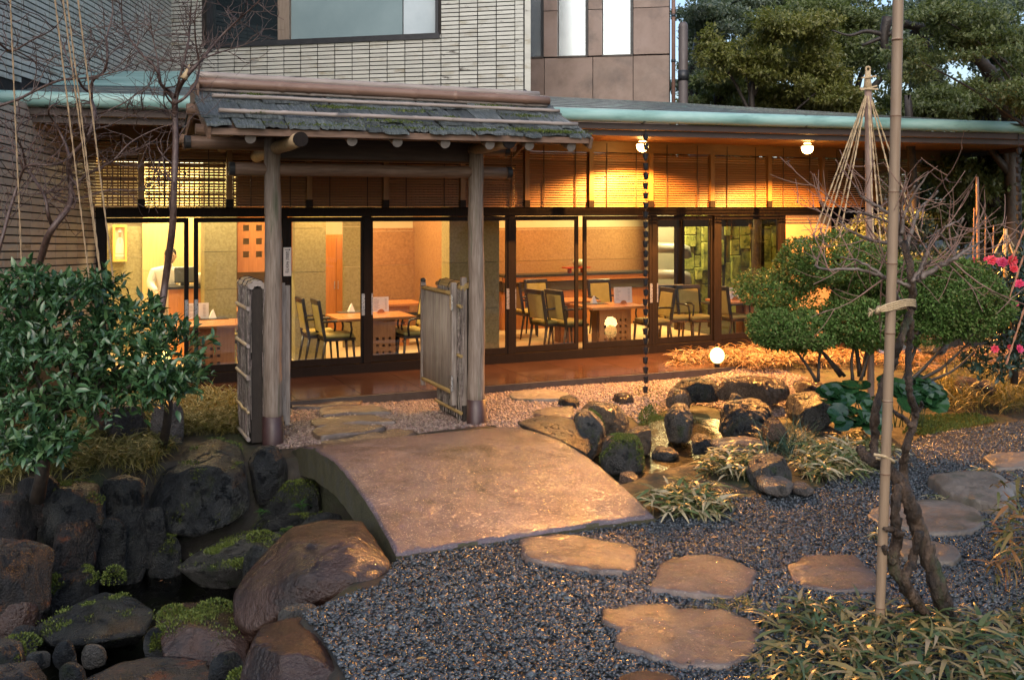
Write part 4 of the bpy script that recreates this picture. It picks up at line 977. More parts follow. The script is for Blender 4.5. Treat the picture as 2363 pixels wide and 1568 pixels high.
n_ = len(vs_); rim = [i for i in range(w)] + [j * w + nx for j in range(1, ny + 1)] + [ny * w + i for i in range(nx - 1, -1, -1)] + [j * w for j in range(ny - 1, 0, -1)]
low = []
for k in rim:
    x, y, z = vs_[k]; tt = .27 - .02 * ((y - 8.4) / 1.8) ** 2; low.append((x, y, z - tt))
vs_ += low; m = len(rim); sid = [(rim[k], n_ + k, n_ + (k + 1) % m, rim[(k + 1) % m]) for k in range(m)]
und = []
Lr = [k for k in range(m) if abs(vs_[rim[k]][0] - bx0) < .05 and k > nx]; 
yl = sorted([(vs_[n_ + k][1], n_ + k) for k in range(m) if rim[k] % w == 0]); yr = sorted([(vs_[n_ + k][1], n_ + k) for k in range(m) if rim[k] % w == nx])
und = [(yl[j][1], yl[j + 1][1], yr[j + 1][1], yr[j][1]) for j in range(min(len(yl), len(yr)) - 1)]
me = bpy.data.meshes.new('stone_bridge'); me.from_pydata(vs_, [], fs_ + sid + und); me.materials.append(BRG); me.materials.append(BRS)
bm = bmesh.new(); bm.from_mesh(me); bmesh.ops.recalc_face_normals(bm, faces=bm.faces); bm.faces.ensure_lookup_table()
for f in bm.faces: f.smooth = f.normal.z > .5; f.material_index = 0 if f.normal.z > .4 else 1
bm.to_mesh(me); bm.free()
tag(mesh_obj('stone_bridge', me), 'arched wet granite slab bridge over the stream', 'bridge')

# ---------------------------------------------------------------- rocks and stepping stones
RK_DARK = mat('dark_wet_rock', [(.009, .010, .012), (.024, .027, .029), (.05, .053, .052)], 4, .36, .16, 1.0, 16, .06, spec=.4, rnd=True, objvar=.12, patch=[((.075, .08, .07), 26, .66, .72), ((.018, .024, .006), 3, .55, .68), ((.004, .005, .006), 9, .52, .6)], bump2=(75, .9))
RK_BROWN = mat('brown_wet_rock', [(.012, .0065, .0055), (.032, .0155, .0115), (.055, .03, .021)], 2.6, .17, .09, .8, 12, .045, spec=.55, rnd=True, objvar=.1, patch=[((.014, .008, .007), 2.3, .52, .62), ((.10, .06, .045), 9, .66, .74)], bump2=(60, .35))
RK_GREY = mat('grey_lichen_rock', [(.03, .031, .03), (.065, .063, .058), (.12, .115, .104)], 4, .34, .15, 1.0, 16, .06, spec=.4, rnd=True, objvar=.2, patch=[((.03, .042, .018), 7, .54, .64), ((.10, .065, .045), 5, .62, .7), ((.12, .125, .105), 30, .66, .72), ((.01, .011, .011), 10, .55, .62)], bump2=(75, .9))
RK_TAN = mat('tan_wet_rock', [(.05, .033, .022), (.1, .068, .046), (.155, .112, .08)], 3.6, .24, .12, 1.0, 14, .055, spec=.4, rnd=True, objvar=.15, patch=[((.02, .017, .015), 4, .52, .62), ((.03, .035, .014), 7, .62, .7)], bump2=(75, .9))
RK_RUST = mat('rusty_rock', [(.012, .013, .015), (.028, .027, .028), (.055, .045, .04)], 4, .36, .15, 1.0, 14, .06, spec=.4, rnd=True, objvar=.1, patch=[((.16, .05, .018), 4, .57, .66), ((.008, .009, .01), 10, .54, .62)], bump2=(75, .9))
RK_PALE = mat('pale_wet_rock', [(.06, .054, .05), (.115, .1, .092), (.16, .14, .125)], 4, .26, .12, .9, 16, .045, spec=.4, rnd=True, objvar=.1, patch=[((.04, .038, .034), 5, .52, .62)], bump2=(75, .9))
ICO = {}
def ico(sub):
    if sub not in ICO:
        bm_ = bmesh.new(); bmesh.ops.create_icosphere(bm_, subdivisions=sub, radius=1)
        ICO[sub] = (np.array([v.co[:] for v in bm_.verts]), np.array([[v.index for v in f.verts] for f in bm_.faces])); bm_.free()
    return ICO[sub]
def hull_planes(pts):
    bm_ = bmesh.new()
    for p in pts: bm_.verts.new(p)
    bmesh.ops.convex_hull(bm_, input=list(bm_.verts)); bm_.normal_update()
    c = sum((v.co for v in bm_.verts if v.link_faces), Vector()) / max(1, len([v for v in bm_.verts if v.link_faces]))
    N_, O_ = [], []
    for f in bm_.faces:
        n_ = f.normal.copy(); d_ = n_.dot(f.calc_center_median() - c)
        if d_ < 0: n_, d_ = -n_, -d_
        if d_ > 1e-4: N_.append(n_[:]); O_.append(d_)
    bm_.free(); return np.array(c[:]), np.array(N_), np.array(O_)
def rock_verts(pts, p=14, sub=4, amp=.04, freq=2.0, seed=0, strata=0.0, chip=1.0):
    c, N_, O_ = hull_planes(pts); Dv, Fc = ico(sub)
    rq = random.Random(seed * 13 + 5); A_p = np.array([tuple(q_) for q_ in pts]) - c; ex_n, ex_o = [], []
    for _ in range(16):      # knock corners off
        nn = np.array([rq.gauss(0, 1), rq.gauss(0, 1), rq.gauss(0, 1) + .3]); nn /= np.linalg.norm(nn); ex_n.append(nn); ex_o.append((A_p @ nn).max() * rq.uniform(.72, .97) * chip)
    N_ = np.concatenate([N_, ex_n]); O_ = np.concatenate([O_, ex_o]); p = p * 2.4 if p >= 9 else p * 1.3
    q = np.maximum(Dv @ N_.T / O_[None], 0); mx = q.max(1, keepdims=True)
    r = 1 / (mx[:, 0] * ((q / mx) ** p).sum(1) ** (1 / p)); r = r * (1 + .5 * np.log(1 + 0) )
    size = float(np.median(r)); V = np.empty_like(Dv); sv = Vector((seed * 3.1, seed * 1.7, 0))
    for i, d_ in enumerate(Dv):
        v = Vector(c + d_ * r[i]); k = v * (freq / max(size, .1) * .35) + sv
        n1 = .8 * noise.noise(k) + .4 * noise.noise(k * 3.1) + .5 * noise.noise(k * 2.1) + .45 * (.5 - abs(noise.noise(k * 4.3))) + .3 * (.5 - abs(noise.noise(k * 8.9))) + .22 * noise.noise(k * 19)
        cr = noise.noise(k * 2.7 + Vector((5, 5, 5))); n1 -= 1.1 * math.exp(-(cr / .045) ** 2)
        if strata: n1 += strata * noise.noise(Vector((k.x * .6, k.y * .6, k.z * 7)))
        V[i] = c + d_ * (r[i] + amp * size * n1)
    return V, Fc
ROCKS = {}
def make_rock(name, label, V, Fc, mt, cat='rock', group=None):
    V = np.array(V); c = V.mean(0); lo = V[:, 2].min(); org = np.array([c[0], c[1], lo])
    o = mesh_obj(name, np_mesh(name, V - org, Fc), mt); o.location = org; ROCKS[label] = o; return tag(o, label, cat, group or 'garden rocks')
def fit(V, box, iters=3):
    """scale a rock so that it covers the wanted picture area at its own depth"""
    u0, v0, u1, v1 = box
    for _ in range(iters):
        d = V[:, 0] * SA + V[:, 1] * CA; xc = V[:, 0] * CA - V[:, 1] * SA; u = U0 + FPX * xc / d; v = HOR - FPX * (V[:, 2] - EYE) / d
        dm = d.mean(); xm = xc.mean(); zm = V[:, 2].mean()
        sx_ = (u1 - u0) / (u.max() - u.min()); sz_ = (v1 - v0) / (v.max() - v.min())
        xc2 = xm + (xc - xm) * sx_; z2 = zm + (V[:, 2] - zm) * sz_
        u = U0 + FPX * xc2 / d; v = HOR - FPX * (z2 - EYE) / d
        xc2 += ((u0 + u1) / 2 - (u.max() + u.min()) / 2) / FPX * dm; z2 -= ((v0 + v1) / 2 - (v.max() + v.min()) / 2) / FPX * dm
        V = np.stack([xc2 * CA + d * SA, -xc2 * SA + d * CA, z2], -1)
    return V
def rock(label, box, d, mt, thick=None, seed=0, p=12, amp=.05, sub=5, sink=.25, taper=.3, strata=0.0, name='rock', freq=2.0, flat=.0):
    """generic boulder that fills a picture box at depth d; sink = extra depth below what shows"""
    u0, v0, u1, v1 = box; rr = random.Random(seed * 7 + 1); c = D((u0 + u1) / 2, (v0 + v1) / 2, d)
    w = (u1 - u0) / FPX * d; hh = (v1 - v0) / FPX * d; tk = thick or w * .75; phi = math.atan2((v0 + v1) / 2 - HOR, FPX)
    h = max((hh - tk * math.sin(phi)) / math.cos(phi), hh * .45); pts = []
    for lvl, k in ((-1, 1.0), (-.35, 1.08), (.45, 1 - taper * .45), (1, 1 - taper)):
        for i in range(5):
            a = (i + rr.uniform(-.4, .4)) * math.pi / 2.5 + lvl; q = k * rr.uniform(.82, 1.1)
            pts.append(c + RIGHT * (w / 2 * q * math.cos(a)) + FWD * (tk / 2 * q * math.sin(a)) + UP * (h / 2 * (lvl + rr.uniform(-.18, .18) * (1 - flat))))
    V, Fc = rock_verts(pts, p, sub, amp, freq, seed, strata); V = fit(V, box)
    if sink:
        zt, zb = V[:, 2].max(), V[:, 2].min(); m_ = zb + (zt - zb) * .35; low_ = V[:, 2] < m_; V[low_, 2] -= (m_ - V[low_, 2]) / max(m_ - zb, 1e-3) * sink
    return make_rock(name, label, V, Fc, mt)
def hrock(label, pts, mt, seed=0, p=16, amp=.03, sub=6, strata=0.0, freq=2.0, name='boulder'):
    """boulder from hand-placed corner points (picture column, row, depth)"""
    V, Fc = rock_verts([D(*q) for q in pts], p, sub, amp, freq, seed, strata, 1.3); return make_rock(name, label, V, Fc, mt)

# --- large hand-shaped boulders on the left
hrock('large smooth brown wet boulder beside the bridge foot', [(672, 1213, 7.35), (751, 1196, 7.5), (837, 1199, 7.3), (872, 1249, 7.0), (908, 1304, 6.72), (866, 1345, 6.55), (772, 1378, 6.45), (672, 1410, 6.5),
      (585, 1456, 6.6), (540, 1430, 6.75), (534, 1372, 6.9), (566, 1319, 7.1), (613, 1268, 7.25), (668, 1250, 6.95), (740, 1258, 6.8), (822, 1236, 6.85), (700, 1330, 6.5), (800, 1330, 6.5), (700, 1230, 8.1), (840, 1240, 7.9), (600, 1420, 7.9), (860, 1420, 7.2), (560, 1560, 7.0), (760, 1500, 6.9)], RK_BROWN, 3, 22, .022)
hrock('brown wet boulder at the bottom edge beside the dark gravel', [(552, 1560, 5.55), (581, 1478, 5.75), (607, 1439, 5.95), (690, 1417, 6.1), (727, 1434, 6.0), (745, 1481, 5.7), (765, 1506, 5.55), (790, 1560, 5.3), (585, 1486, 5.6), (650, 1508, 5.35), (700, 1500, 5.38), (540, 1640, 5.6), (800, 1660, 5.25), (660, 1660, 5.1), (600, 1500, 6.4), (740, 1480, 6.3), (700, 1760, 5.9)], RK_BROWN, 8, 20, .028)
hrock('huge dark lichen speckled boulder below the left grass bank', [(330, 1078, 9.7), (430, 1039, 9.9), (492, 1008, 10.1), (557, 1027, 9.95), (566, 1080, 9.35), (580, 1173, 9.15), (539, 1205, 8.95), (451, 1236, 8.85), (372, 1226, 8.95), (326, 1180, 9.2), (400, 1090, 9.2), (500, 1070, 9.2), (540, 1100, 9.05), (340, 1080, 10.5), (540, 1060, 10.5), (430, 1240, 10)], RK_DARK, 5, 14, .05, strata=.3)
hrock('moss topped brown rock in the stream at the lower left', [(357, 1410, 7.0), (388, 1391, 7.2), (478, 1384, 7.3), (533, 1398, 7.2), (546, 1440, 6.9), (578, 1468, 6.75), (566, 1548, 6.45), (375, 1513, 6.5), (360, 1449, 6.75), (440, 1440, 6.65), (500, 1452, 6.6), (400, 1600, 6.8), (560, 1600, 6.8), (480, 1420, 7.8)], RK_BROWN, 12, 14, .05, strata=.2)
hrock('long dark wedge shaped wet rock lying in the stream', [(74, 1446, 7.4), (181, 1388, 7.7), (239, 1363, 7.85), (307, 1376, 7.75), (362, 1411, 7.5), (338, 1461, 7.1), (194, 1486, 7.0), (122, 1490, 7.1), (235, 1390, 7.45), (240, 1420, 8.3), (120, 1500, 7.9), (300, 1500, 7.7)], RK_DARK, 14, 16, .04)
hrock('flat reddish rock at the bottom edge in front of the stream', [(150, 1590, 6.0), (265, 1527, 6.35), (355, 1510, 6.5), (480, 1517, 6.4), (520, 1580, 5.95), (400, 1640, 5.7), (230, 1640, 5.75), (330, 1700, 6.2)], RK_RUST, 15, 12, .05)
rock('rust stained rock at the bottom left corner', (-70, 1522, 112, 1640), 6.0, RK_RUST, seed=41, amp=.07)
rock('rounded dark boulder between the gate post and the bridge', (572, 1026, 664, 1112), 9.62, RK_DARK, .5, 17, 7, .04)
rock('dark stone under the far end of the bridge', (588, 1100, 745, 1180), 9.7, RK_DARK, .5, 18, 9, .04)
rock('low dark stone beneath the bridge arch', (584, 1172, 760, 1240), 9.5, RK_DARK, .6, 19, 10, .04)
hrock('sloping flat slab at the edge of the left pool', [(400, 1306, 8.5), (470, 1262, 8.9), (560, 1226, 9.2), (660, 1218, 9.1), (660, 1290, 8.5), (520, 1312, 8.3), (420, 1316, 8.4), (520, 1400, 8.8)], RK_GREY, 21, 14, .04)
rock('orange stained squared rock at the left edge', (-60, 1136, 90, 1234), 8.3, RK_RUST, .6, 22, 18, .04, strata=.2)
rock('big blue grey rock with rusty edge at the left border', (-110, 1240, 128, 1392), 7.7, RK_RUST, .8, 23, 12, .08)
rock('rust topped rock between the left boulders', (122, 1188, 232, 1302), 8.35, RK_RUST, .6, 24, 12, .07)
rock('low dark rock under the camellia trunk', (86, 1106, 245, 1195), 8.6, RK_DARK, .6, 25, 10, .06)
rock('round brown boulder at the left border', (-40, 1360, 110, 1456), 7.6, RK_BROWN, .6, 26, 5, .04)
rock('mossy dark rock behind the wedge rock', (105, 1302, 228, 1384), 8.1, RK_DARK, .5, 27, 10, .07)
rock('black shaded rock left of the huge boulder', (224, 1145, 350, 1300), 8.8, RK_DARK, .5, 28, 10, .06)
rock('small rock below the shaded boulder', (190, 1250, 290, 1330), 8.8, RK_DARK, .4, 29, 10, .06)
for i, (b, d_, lb) in enumerate((((120, 1474, 178, 1534), 6.9, 'upright striped cobble in the left pool'), ((187, 1484, 248, 1528), 6.9, 'pale wet cobble in the left pool'), ((136, 1525, 200, 1590), 6.6, 'smooth green grey cobble at the bottom edge'), ((60, 1500, 118, 1530), 6.8, 'low flat cobble in the left pool'), ((330, 1445, 380, 1520), 6.7, 'mossy cobble beside the moss topped rock'))):
    rock(lb, b, d_, RK_GREY if i % 2 else RK_DARK, None, 30 + i, 6, .04, 3, .05, name='cobble')
for i, (b, d_, mt_, lb) in enumerate((((85, 1175, 195, 1262), 8.45, RK_DARK, 'dark rock built into the left bank'), ((232, 1094, 345, 1172), 8.8, RK_DARK, 'dark rock at the top of the bank left of the huge boulder'), ((290, 1168, 385, 1262), 8.85, RK_DARK, 'dark rock wedged under the left side of the huge boulder'), ((40, 1092, 150, 1160), 8.5, RK_RUST, 'rusty rock behind the camellia trunk foot'), ((190, 1185, 300, 1260), 8.6, RK_DARK, 'black rock in the middle of the left bank'), ((330, 1225, 420, 1300), 8.9, RK_DARK, 'dark rock at the foot of the huge boulder'), ((20, 1440, 90, 1500), 7.2, RK_DARK, 'dark rock between the round brown boulder and the wedge rock'), ((-60, 1470, 60, 1540), 6.5, RK_DARK, 'mossy dark rock at the lower left border'), ((480, 1500, 570, 1600), 6.0, RK_DARK, 'dark rock between the two lower brown boulders'), ((640, 1390, 735, 1450), 6.25, RK_GREY, 'pale stone wedged between the two brown boulders'), ((690, 1180, 800, 1250), 8.9, RK_DARK, 'dark rock in the shade under the bridge'), ((560, 1250, 640, 1330), 8.2, RK_DARK, 'dark rock behind the large brown boulder'))):
    rock(lb, b, d_, mt_, None, 90 + i, 12, .07)
rock('reddish flat rock under the camellia shrub', (200, 925, 345, 1012), 10.2, RK_RUST, .5, 37, 12, .06); rock('pale wet rock glimpsed under the camellia shrub', (345, 925, 425, 1004), 10.3, RK_PALE, .4, 38, 12, .06)
# --- rocks at the right of the bridge
for (b, d_, mt_, tk, sd, p_, am, lb) in (
    ((1287, 910, 1337, 938), 12.3, RK_DARK, .3, 51, 12, .06, 'small dark rock at the end of the flat tan slab'),
    ((1325, 924, 1452, 1006), 10.95, RK_TAN, .55, 52, 8, .03, 'large rounded brown boulder right of the gate, shining on top'),
    ((1308, 942, 1399, 1056), 10.3, RK_GREY, .5, 53, 7, .05, 'lichen covered round boulder beside the striped rock'),
    ((1385, 998, 1486, 1086), 9.85, RK_GREY, .5, 55, 5, .03, 'round mossy boulder standing in the stream'),
    ((1441, 981, 1504, 1040), 10.5, RK_TAN, .3, 56, 14, .04, 'tan slanted stone behind the round mossy boulder'),
    ((1532, 928, 1600, 1014), 11.0, RK_GREY, .4, 57, 10, .05, 'upright pointed grey rock beside the moss patch'),
    ((1413, 904, 1463, 934), 12.5, RK_TAN, .3, 58, 14, .05, 'small brown wedge rock near the rain chain'),
    ((1536, 893, 1596, 938), 12.2, RK_TAN, .35, 59, 10, .04, 'brown slab leaning right of the rain chain'),
    ((1543, 868, 1660, 922), 12.5, RK_DARK, .5, 60, 10, .05, 'wide dark rock below the garden lamp'),
    ((1503, 1028, 1567, 1060), 10.4, RK_GREY, .3, 61, 9, .05, 'flat wet stone in the right pool'),
    ((1470, 1088, 1570, 1140), 9.2, RK_DARK, .35, 62, 9, .05, 'dark wet rock at the bridge corner by the stream'),
    ((1428, 1086, 1478, 1124), 9.1, RK_TAN, .25, 63, 7, .04, 'small glistening stone tucked against the bridge'),
    ((1648, 865, 1824, 926), 12.1, RK_TAN, .6, 64, 14, .05, 'wide flat topped rock lit by the garden lamp'),
    ((1682, 906, 1714, 934), 11.7, RK_GREY, .2, 65, 14, .04, 'small purple grey stone on the black rock'),
    ((1658, 917, 1800, 1012), 10.9, RK_DARK, .6, 66, 12, .07, 'rugged black rock with an orange lit top'),
    ((1811, 902, 1940, 986), 11.2, RK_GREY, .6, 67, 18, .03, 'angular grey rock beside the big round leaves'),
    ((1828, 873, 1902, 908), 12.2, RK_TAN, .4, 68, 12, .04, 'tan rock behind the angular grey rock'),
    ((1640, 1006, 1768, 1042), 10.0, RK_PALE, .5, 69, 9, .04, 'flat pale rock lit orange on the right stream bank'),
    ((1595, 998, 1648, 1040), 10.4, RK_DARK, .3, 70, 12, .04, 'small black cube of rock in the right pool'),
    ((1720, 1044, 1828, 1130), 8.85, RK_GREY, .5, 71, 14, .05, 'squared rock with an orange lit top by the dark gravel'),
    ((1744, 1094, 1832, 1134), 8.5, RK_PALE, .4, 72, 10, .04, 'larger of two pale striped stones by the gravel'),
    ((1826, 1109, 1879, 1135), 8.45, RK_PALE, .25, 73, 10, .04, 'smaller of two pale striped stones by the gravel'),
    ((1548, 1106, 1724, 1150), 8.7, RK_TAN, .5, 74, 8, .04, 'low flat rock behind the grass tuft at the bridge corner'),
    ((1756, 962, 1818, 1010), 10.2, RK_TAN, .4, 75, 9, .04, 'tan rock half hidden by grass blades'),
    ((2200, 868, 2300, 905), 12.4, RK_TAN, .6, 76, 8, .04, 'flat brown rock beyond the round leaves'),
    ((2290, 838, 2420, 880), 13.0, RK_TAN, .7, 77, 8, .04, 'flat rock at the right border under the red camellia'),
    ((2120, 770, 2190, 812), 14.5, RK_GREY, .5, 78, 8, .04, 'pale far rock between the azalea stems'),
    ((2080, 905, 2140, 935), 11.4, RK_GREY, .4, 79, 9, .04, 'low rock at the foot of the right azalea')):
    rock(lb, b, d_, mt_, tk * 1.3, sd, p_ * 1.3, am * 1.9, 5, sink=.05, taper=.32)
hrock('long striped rock running along the bridge edge', [(1192, 974, 10.2), (1225, 958, 10.5), (1290, 956, 10.5), (1352, 974, 10.3), (1364, 1035, 9.75), (1350, 1052, 9.6), (1290, 1018, 9.6), (1230, 992, 9.8), (1280, 1060, 10.2), (1340, 1080, 10.0)], RK_DARK, 54, 14, .07, 5, 1.2)
hrock('shiny brown rock cut by the bottom edge', [(1392, 1590, 4.9), (1430, 1550, 5.1), (1500, 1542, 5.15), (1560, 1553, 5.1), (1620, 1590, 4.9), (1500, 1620, 4.75), (1500, 1660, 5.2)], RK_BROWN, 80, 10, .04, 4)

# --- flat stepping stones from their outlines on the ground
STEP_W = mat('wet_stepping_stone', [(.05, .033, .026), (.095, .066, .052), (.14, .1, .08)], 3.5, .15, .07, .8, 30, .008, rnd=True, objvar=.12, patch=[((.06, .05, .045), 3.2, .54, .68), ((.27, .2, .16), 40, .6, .68)], bump2=(120, .6), spec=.75)
STEP_D = mat('dull_stepping_stone', [(.075, .062, .05), (.12, .1, .082), (.16, .135, .115)], 3.5, .45, .12, .8, 36, .01, rnd=True, objvar=.12, patch=[((.05, .05, .03), 3.2, .54, .68)], bump2=(6, 1.0))
STONE_POLYS = []
def catmull(P, k=5):
    n = len(P); out = []
    for i in range(n):
        p0, p1, p2, p3 = P[i - 1], P[i], P[(i + 1) % n], P[(i + 2) % n]
        for j in range(k):
            t_ = j / k; out.append(.5 * ((2 * p1) + (-p0 + p2) * t_ + (2 * p0 - 5 * p1 + 4 * p2 - p3) * t_ ** 2 + (-p0 + 3 * p1 - 3 * p2 + p3) * t_ ** 3))
    return out
def step(label, px_, mt_, h=.05, z0=None, sx=0, sy=0, kx=1, seed=0, dome=.012, tilt=0):
    P = [G(sx + kx * a, sy + kx * b, h) for a, b in px_]; P = [Vector((p.x, p.y, 0)) for p in P]
    ring = catmull(P, 9); rr = random.Random(seed); n = len(ring); c = sum(ring, Vector()) / n
    lin = []
    for i_ in range(len(P)):
        for j_ in range(9): lin.append(P[i_].lerp(P[(i_ + 1) % len(P)], j_ / 9))
    ring = [a_.lerp(b_, .6) for a_, b_ in zip(ring, lin)]
    ring = [p + (p - c).normalized() * (.02 * noise.noise(p * 11) + .03 * noise.noise(p * 3.5 + Vector((seed, 0, 0)))) for p in ring]
    STONE_POLYS.append([(p.x, p.y) for p in ring]); vs, fs = [], []
    zb = gz(c.x, c.y); zb = max(zb, -.02) if z0 is None else z0
    for s_, z_ in ((1.01, -.10), (1.0, h - .03), (.985, h - .008), (.965, h), (.92, h), (.86, h), (.8, h), (.73, h), (.66, h), (.59, h), (.52, h), (.44, h), (.36, h), (.27, h), (.17, h), (.08, h)):
        for p in ring:
            q = c + (p - c) * s_; e = max(0, (1 - s_)); top = z_ > h - .02
            vs.append((q.x, q.y, zb + z_ + (dome * min(1, e * 3) + .018 * noise.noise(q * 3.2 + Vector((seed, 3, 0))) + .009 * noise.noise(q * 11) + .006 * noise.noise(q * 27) if top else 0)))
    vs.append((c.x, c.y, zb + h + dome + .014 * noise.noise(c * 3.2 + Vector((seed, 3, 0))))); L_ = 16
    for r_ in range(L_ - 1):
        for k in range(n): k2 = (k + 1) % n; fs.append((r_ * n + k, r_ * n + k2, (r_ + 1) * n + k2, (r_ + 1) * n + k))
    for k in range(n): fs.append(((L_ - 1) * n + k, (L_ - 1) * n + (k + 1) % n, len(vs) - 1))
    o = MB().add(vs, fs).build('stepping_stone', mt_, smooth=True); return tag(o, label, 'stepping stone', 'stepping stones')
A_ = dict(sx=1107.6, sy=1107.6, kx=.2937); B_ = dict(sx=1716.8, sy=1107.6, kx=.2937); C_ = dict(sx=1956.8, sy=784.6, kx=.2649); E_ = dict(sx=507.7, sy=784.6, kx=.2944); H_ = dict(sx=1144.5, sy=876.9, kx=.206)
step('bright wet stepping stone nearest the bridge foot', [(300, 440), (560, 425), (850, 430), (1080, 470), (1230, 510), (1240, 600), (1200, 710), (960, 720), (700, 670), (350, 610), (330, 520)], STEP_W, .04, seed=1, **A_)
step('reddish wet stepping stone, second from the bridge', [(1400, 660), (1560, 610), (1800, 590), (2000, 630), (2200, 730), (2150, 800), (2000, 920), (1700, 900), (1440, 860), (1320, 830)], STEP_W, .035, seed=2, **A_)
step('largest stepping stone, low in front beside the bamboo grass', [(980, 985), (1300, 970), (1600, 990), (1900, 1010), (2120, 1090), (2180, 1180), (2150, 1350), (1950, 1440), (1600, 1430), (1330, 1370), (1050, 1270), (1070, 1150), (960, 1090)], STEP_W, .03, seed=3, **A_)
step('stepping stone touching the bamboo pole', [(330, 680), (450, 620), (620, 590), (870, 600), (960, 680), (1080, 760), (1060, 870), (700, 880), (430, 830), (370, 740)], STEP_W, .03, seed=4, **B_)
step('long dull stepping stone behind the gnarled trunk', [(970, 260), (1050, 200), (1400, 140), (1750, 170), (1900, 290), (1800, 400), (1450, 410), (1050, 320)], STEP_D, .03, seed=5, **B_)
step('pale humped stepping stone at the right', [(690, 1190), (900, 1150), (1300, 1170), (1480, 1280), (1400, 1440), (1100, 1390), (860, 1310)], STEP_D, .09, seed=6, dome=.05, **C_)
step('dark stepping stone at the right border', [(1170, 1000), (1350, 965), (1600, 960), (1640, 1080), (1300, 1100)], STEP_D, .04, seed=7, **C_)
step('stepping stone just below the gnarled trunk fork', [(1180, 450), (1500, 470), (1700, 560), (1650, 640), (1250, 600)], STEP_D, .04, seed=8, **B_)
step('stepping stone touching the walkway', [(550, 470), (800, 445), (1110, 440), (1090, 490), (860, 520), (560, 525)], STEP_W, .05, seed=9, dome=.0, **E_)
step('stepping stone behind the gate, second from the walkway', [(780, 530), (1000, 510), (1200, 510), (1360, 555), (1050, 565), (820, 580)], STEP_W, .05, seed=10, dome=.0, **E_)
step('stepping stone behind the gate, third from the walkway', [(705, 615), (950, 590), (1200, 580), (1385, 630), (1150, 640), (760, 665)], STEP_W, .05, seed=11, dome=.0, **E_)
step('stepping stone behind the gate, fourth from the walkway', [(710, 705), (860, 655), (1200, 650), (1310, 675), (1100, 710), (800, 745)], STEP_W, .06, seed=12, dome=.0, **E_)
step('stepping stone at the far end of the bridge', [(780, 795), (1000, 720), (1400, 685), (1540, 710), (1300, 790), (1000, 830)], STEP_W, .03, seed=13, dome=.0, **E_)
step('flat tan slab on the pink gravel right of the gate', [(150, 150), (300, 110), (650, 105), (830, 150), (760, 215), (420, 215), (200, 200)], STEP_D, .04, seed=14, dome=.01, **H_)
step('flat red brown stone beside the large rounded boulder', [(430, 350), (620, 295), (860, 290), (860, 400), (640, 410), (470, 385)], STEP_W, .06, seed=15, **H_)
step('worn paving stone at the left edge of the path', [(1150, 640), (1250, 600), (1420, 640), (1350, 700), (1200, 700)], STEP_D, .03, seed=16, **B_) if False else None

# --- gravel, laid round the stones
DARKP = mat('dark_pebble', [(.016, .021, .027), (.034, .042, .05), (.066, .077, .087)], 20, .28, .06, 0, islvar=.42, contrast=(.4, .6))
PINKP = mat('pink_gravel', [(.15, .098, .078), (.22, .155, .13), (.27, .205, .18)], 20, .42, .08, 0, islvar=.4, contrast=(.4, .6))
def ground_poly(pts): return [(G(u, v).x, G(u, v).y) for u, v in pts]
# beds under the pebbles
def bed(name, poly, mt_, lift=.004):
    P = np.array(poly); xs_ = np.arange(P[:, 0].min(), P[:, 0].max() + .08, .08); ys_ = np.arange(P[:, 1].min(), P[:, 1].max() + .08, .08)
    X_, Y_ = np.meshgrid(xs_, ys_); Z_ = ground_np(X_, Y_) + lift; n, m_ = X_.shape
    i = (np.arange(n - 1)[:, None] * m_ + np.arange(m_ - 1)[None]).reshape(-1); F_ = np.stack([i, i + 1, i + m_ + 1, i + m_], -1)
    cx_, cy_ = X_.reshape(-1)[F_].mean(1), Y_.reshape(-1)[F_].mean(1); keep = in_poly(cx_, cy_, poly) & (stream_np(cx_, cy_) > -.1); F_ = F_[keep]
    o = mesh_obj(name, np_mesh(name, np.stack([X_, Y_, Z_], -1).reshape(-1, 3), F_), mt_); return tag(o, kind='structure')
near = ground_poly([(912, 1296), (1490, 1195), (1700, 1150), (1900, 1130), (1960, 1050), (2060, 1045), (2140, 1000), (2250, 988), (2420, 965), (2500, 1100), (2460, 1560), (2200, 1600), (1700, 1640), (1200, 1660), (800, 1640), (800, 1560), (740, 1470), (700, 1420), (780, 1380), (880, 1350)])
far = [(1.95, 10.2), (2.05, 12.09), (5.0, 12.09), (9.4, 12.09), (9.3, 11.0), (8.3, 9.8), (7.6, 9.3), (6.9, 9.6), (6.4, 10.2), (5.9, 10.3), (5.2, 9.75), (4.4, 10.1), (4.3, 10.3)]
bed('gravel_bed', near, mat('gravel_bed_dark', [(.008, .010, .011), (.016, .019, .02)], 30, .5)); bed('gravel_bed', far, mat('gravel_bed_pink', [(.07, .046, .036), (.1, .07, .056)], 30, .6))
bridge_poly = [(2.08, 6.7), (4.26, 6.7), (4.26, 10.2), (2.08, 10.2)]
shr = [[(c_[0] + (p[0] - c_[0]) * .95, c_[1] + (p[1] - c_[1]) * .95) for p in poly] for poly in STONE_POLYS for c_ in [(sum(p[0] for p in poly) / len(poly), sum(p[1] for p in poly) / len(poly))]]
P_ = scatter(near, 3100, 1, shr + [bridge_poly], .004); dd = P_[:, 0] * SA + P_[:, 1] * CA; kp = np.random.default_rng(3).random(len(P_)) < np.clip(1.2 - (dd - 5) * .09, .4, 1); P_ = P_[kp]
print('dark pebbles', len(P_)); nr_ = P_[:, 0] * SA + P_[:, 1] * CA < 6.7; pebbles('dark_gravel', P_[nr_], .0112, DARKP, 'dark blue grey wet pebbles of the near garden path'); pebbles('dark_gravel', P_[~nr_], .0122, DARKP, 'dark wet pebbles of the path beyond the bamboo pole', low=True)
P_ = scatter(far, 2600, 2, shr + [bridge_poly], .002); print('pink pebbles', len(P_)); pebbles('pink_gravel', P_, .0118, PINKP, 'pinkish gravel between the gate and the walkway', .8, 2, 5, low=True)
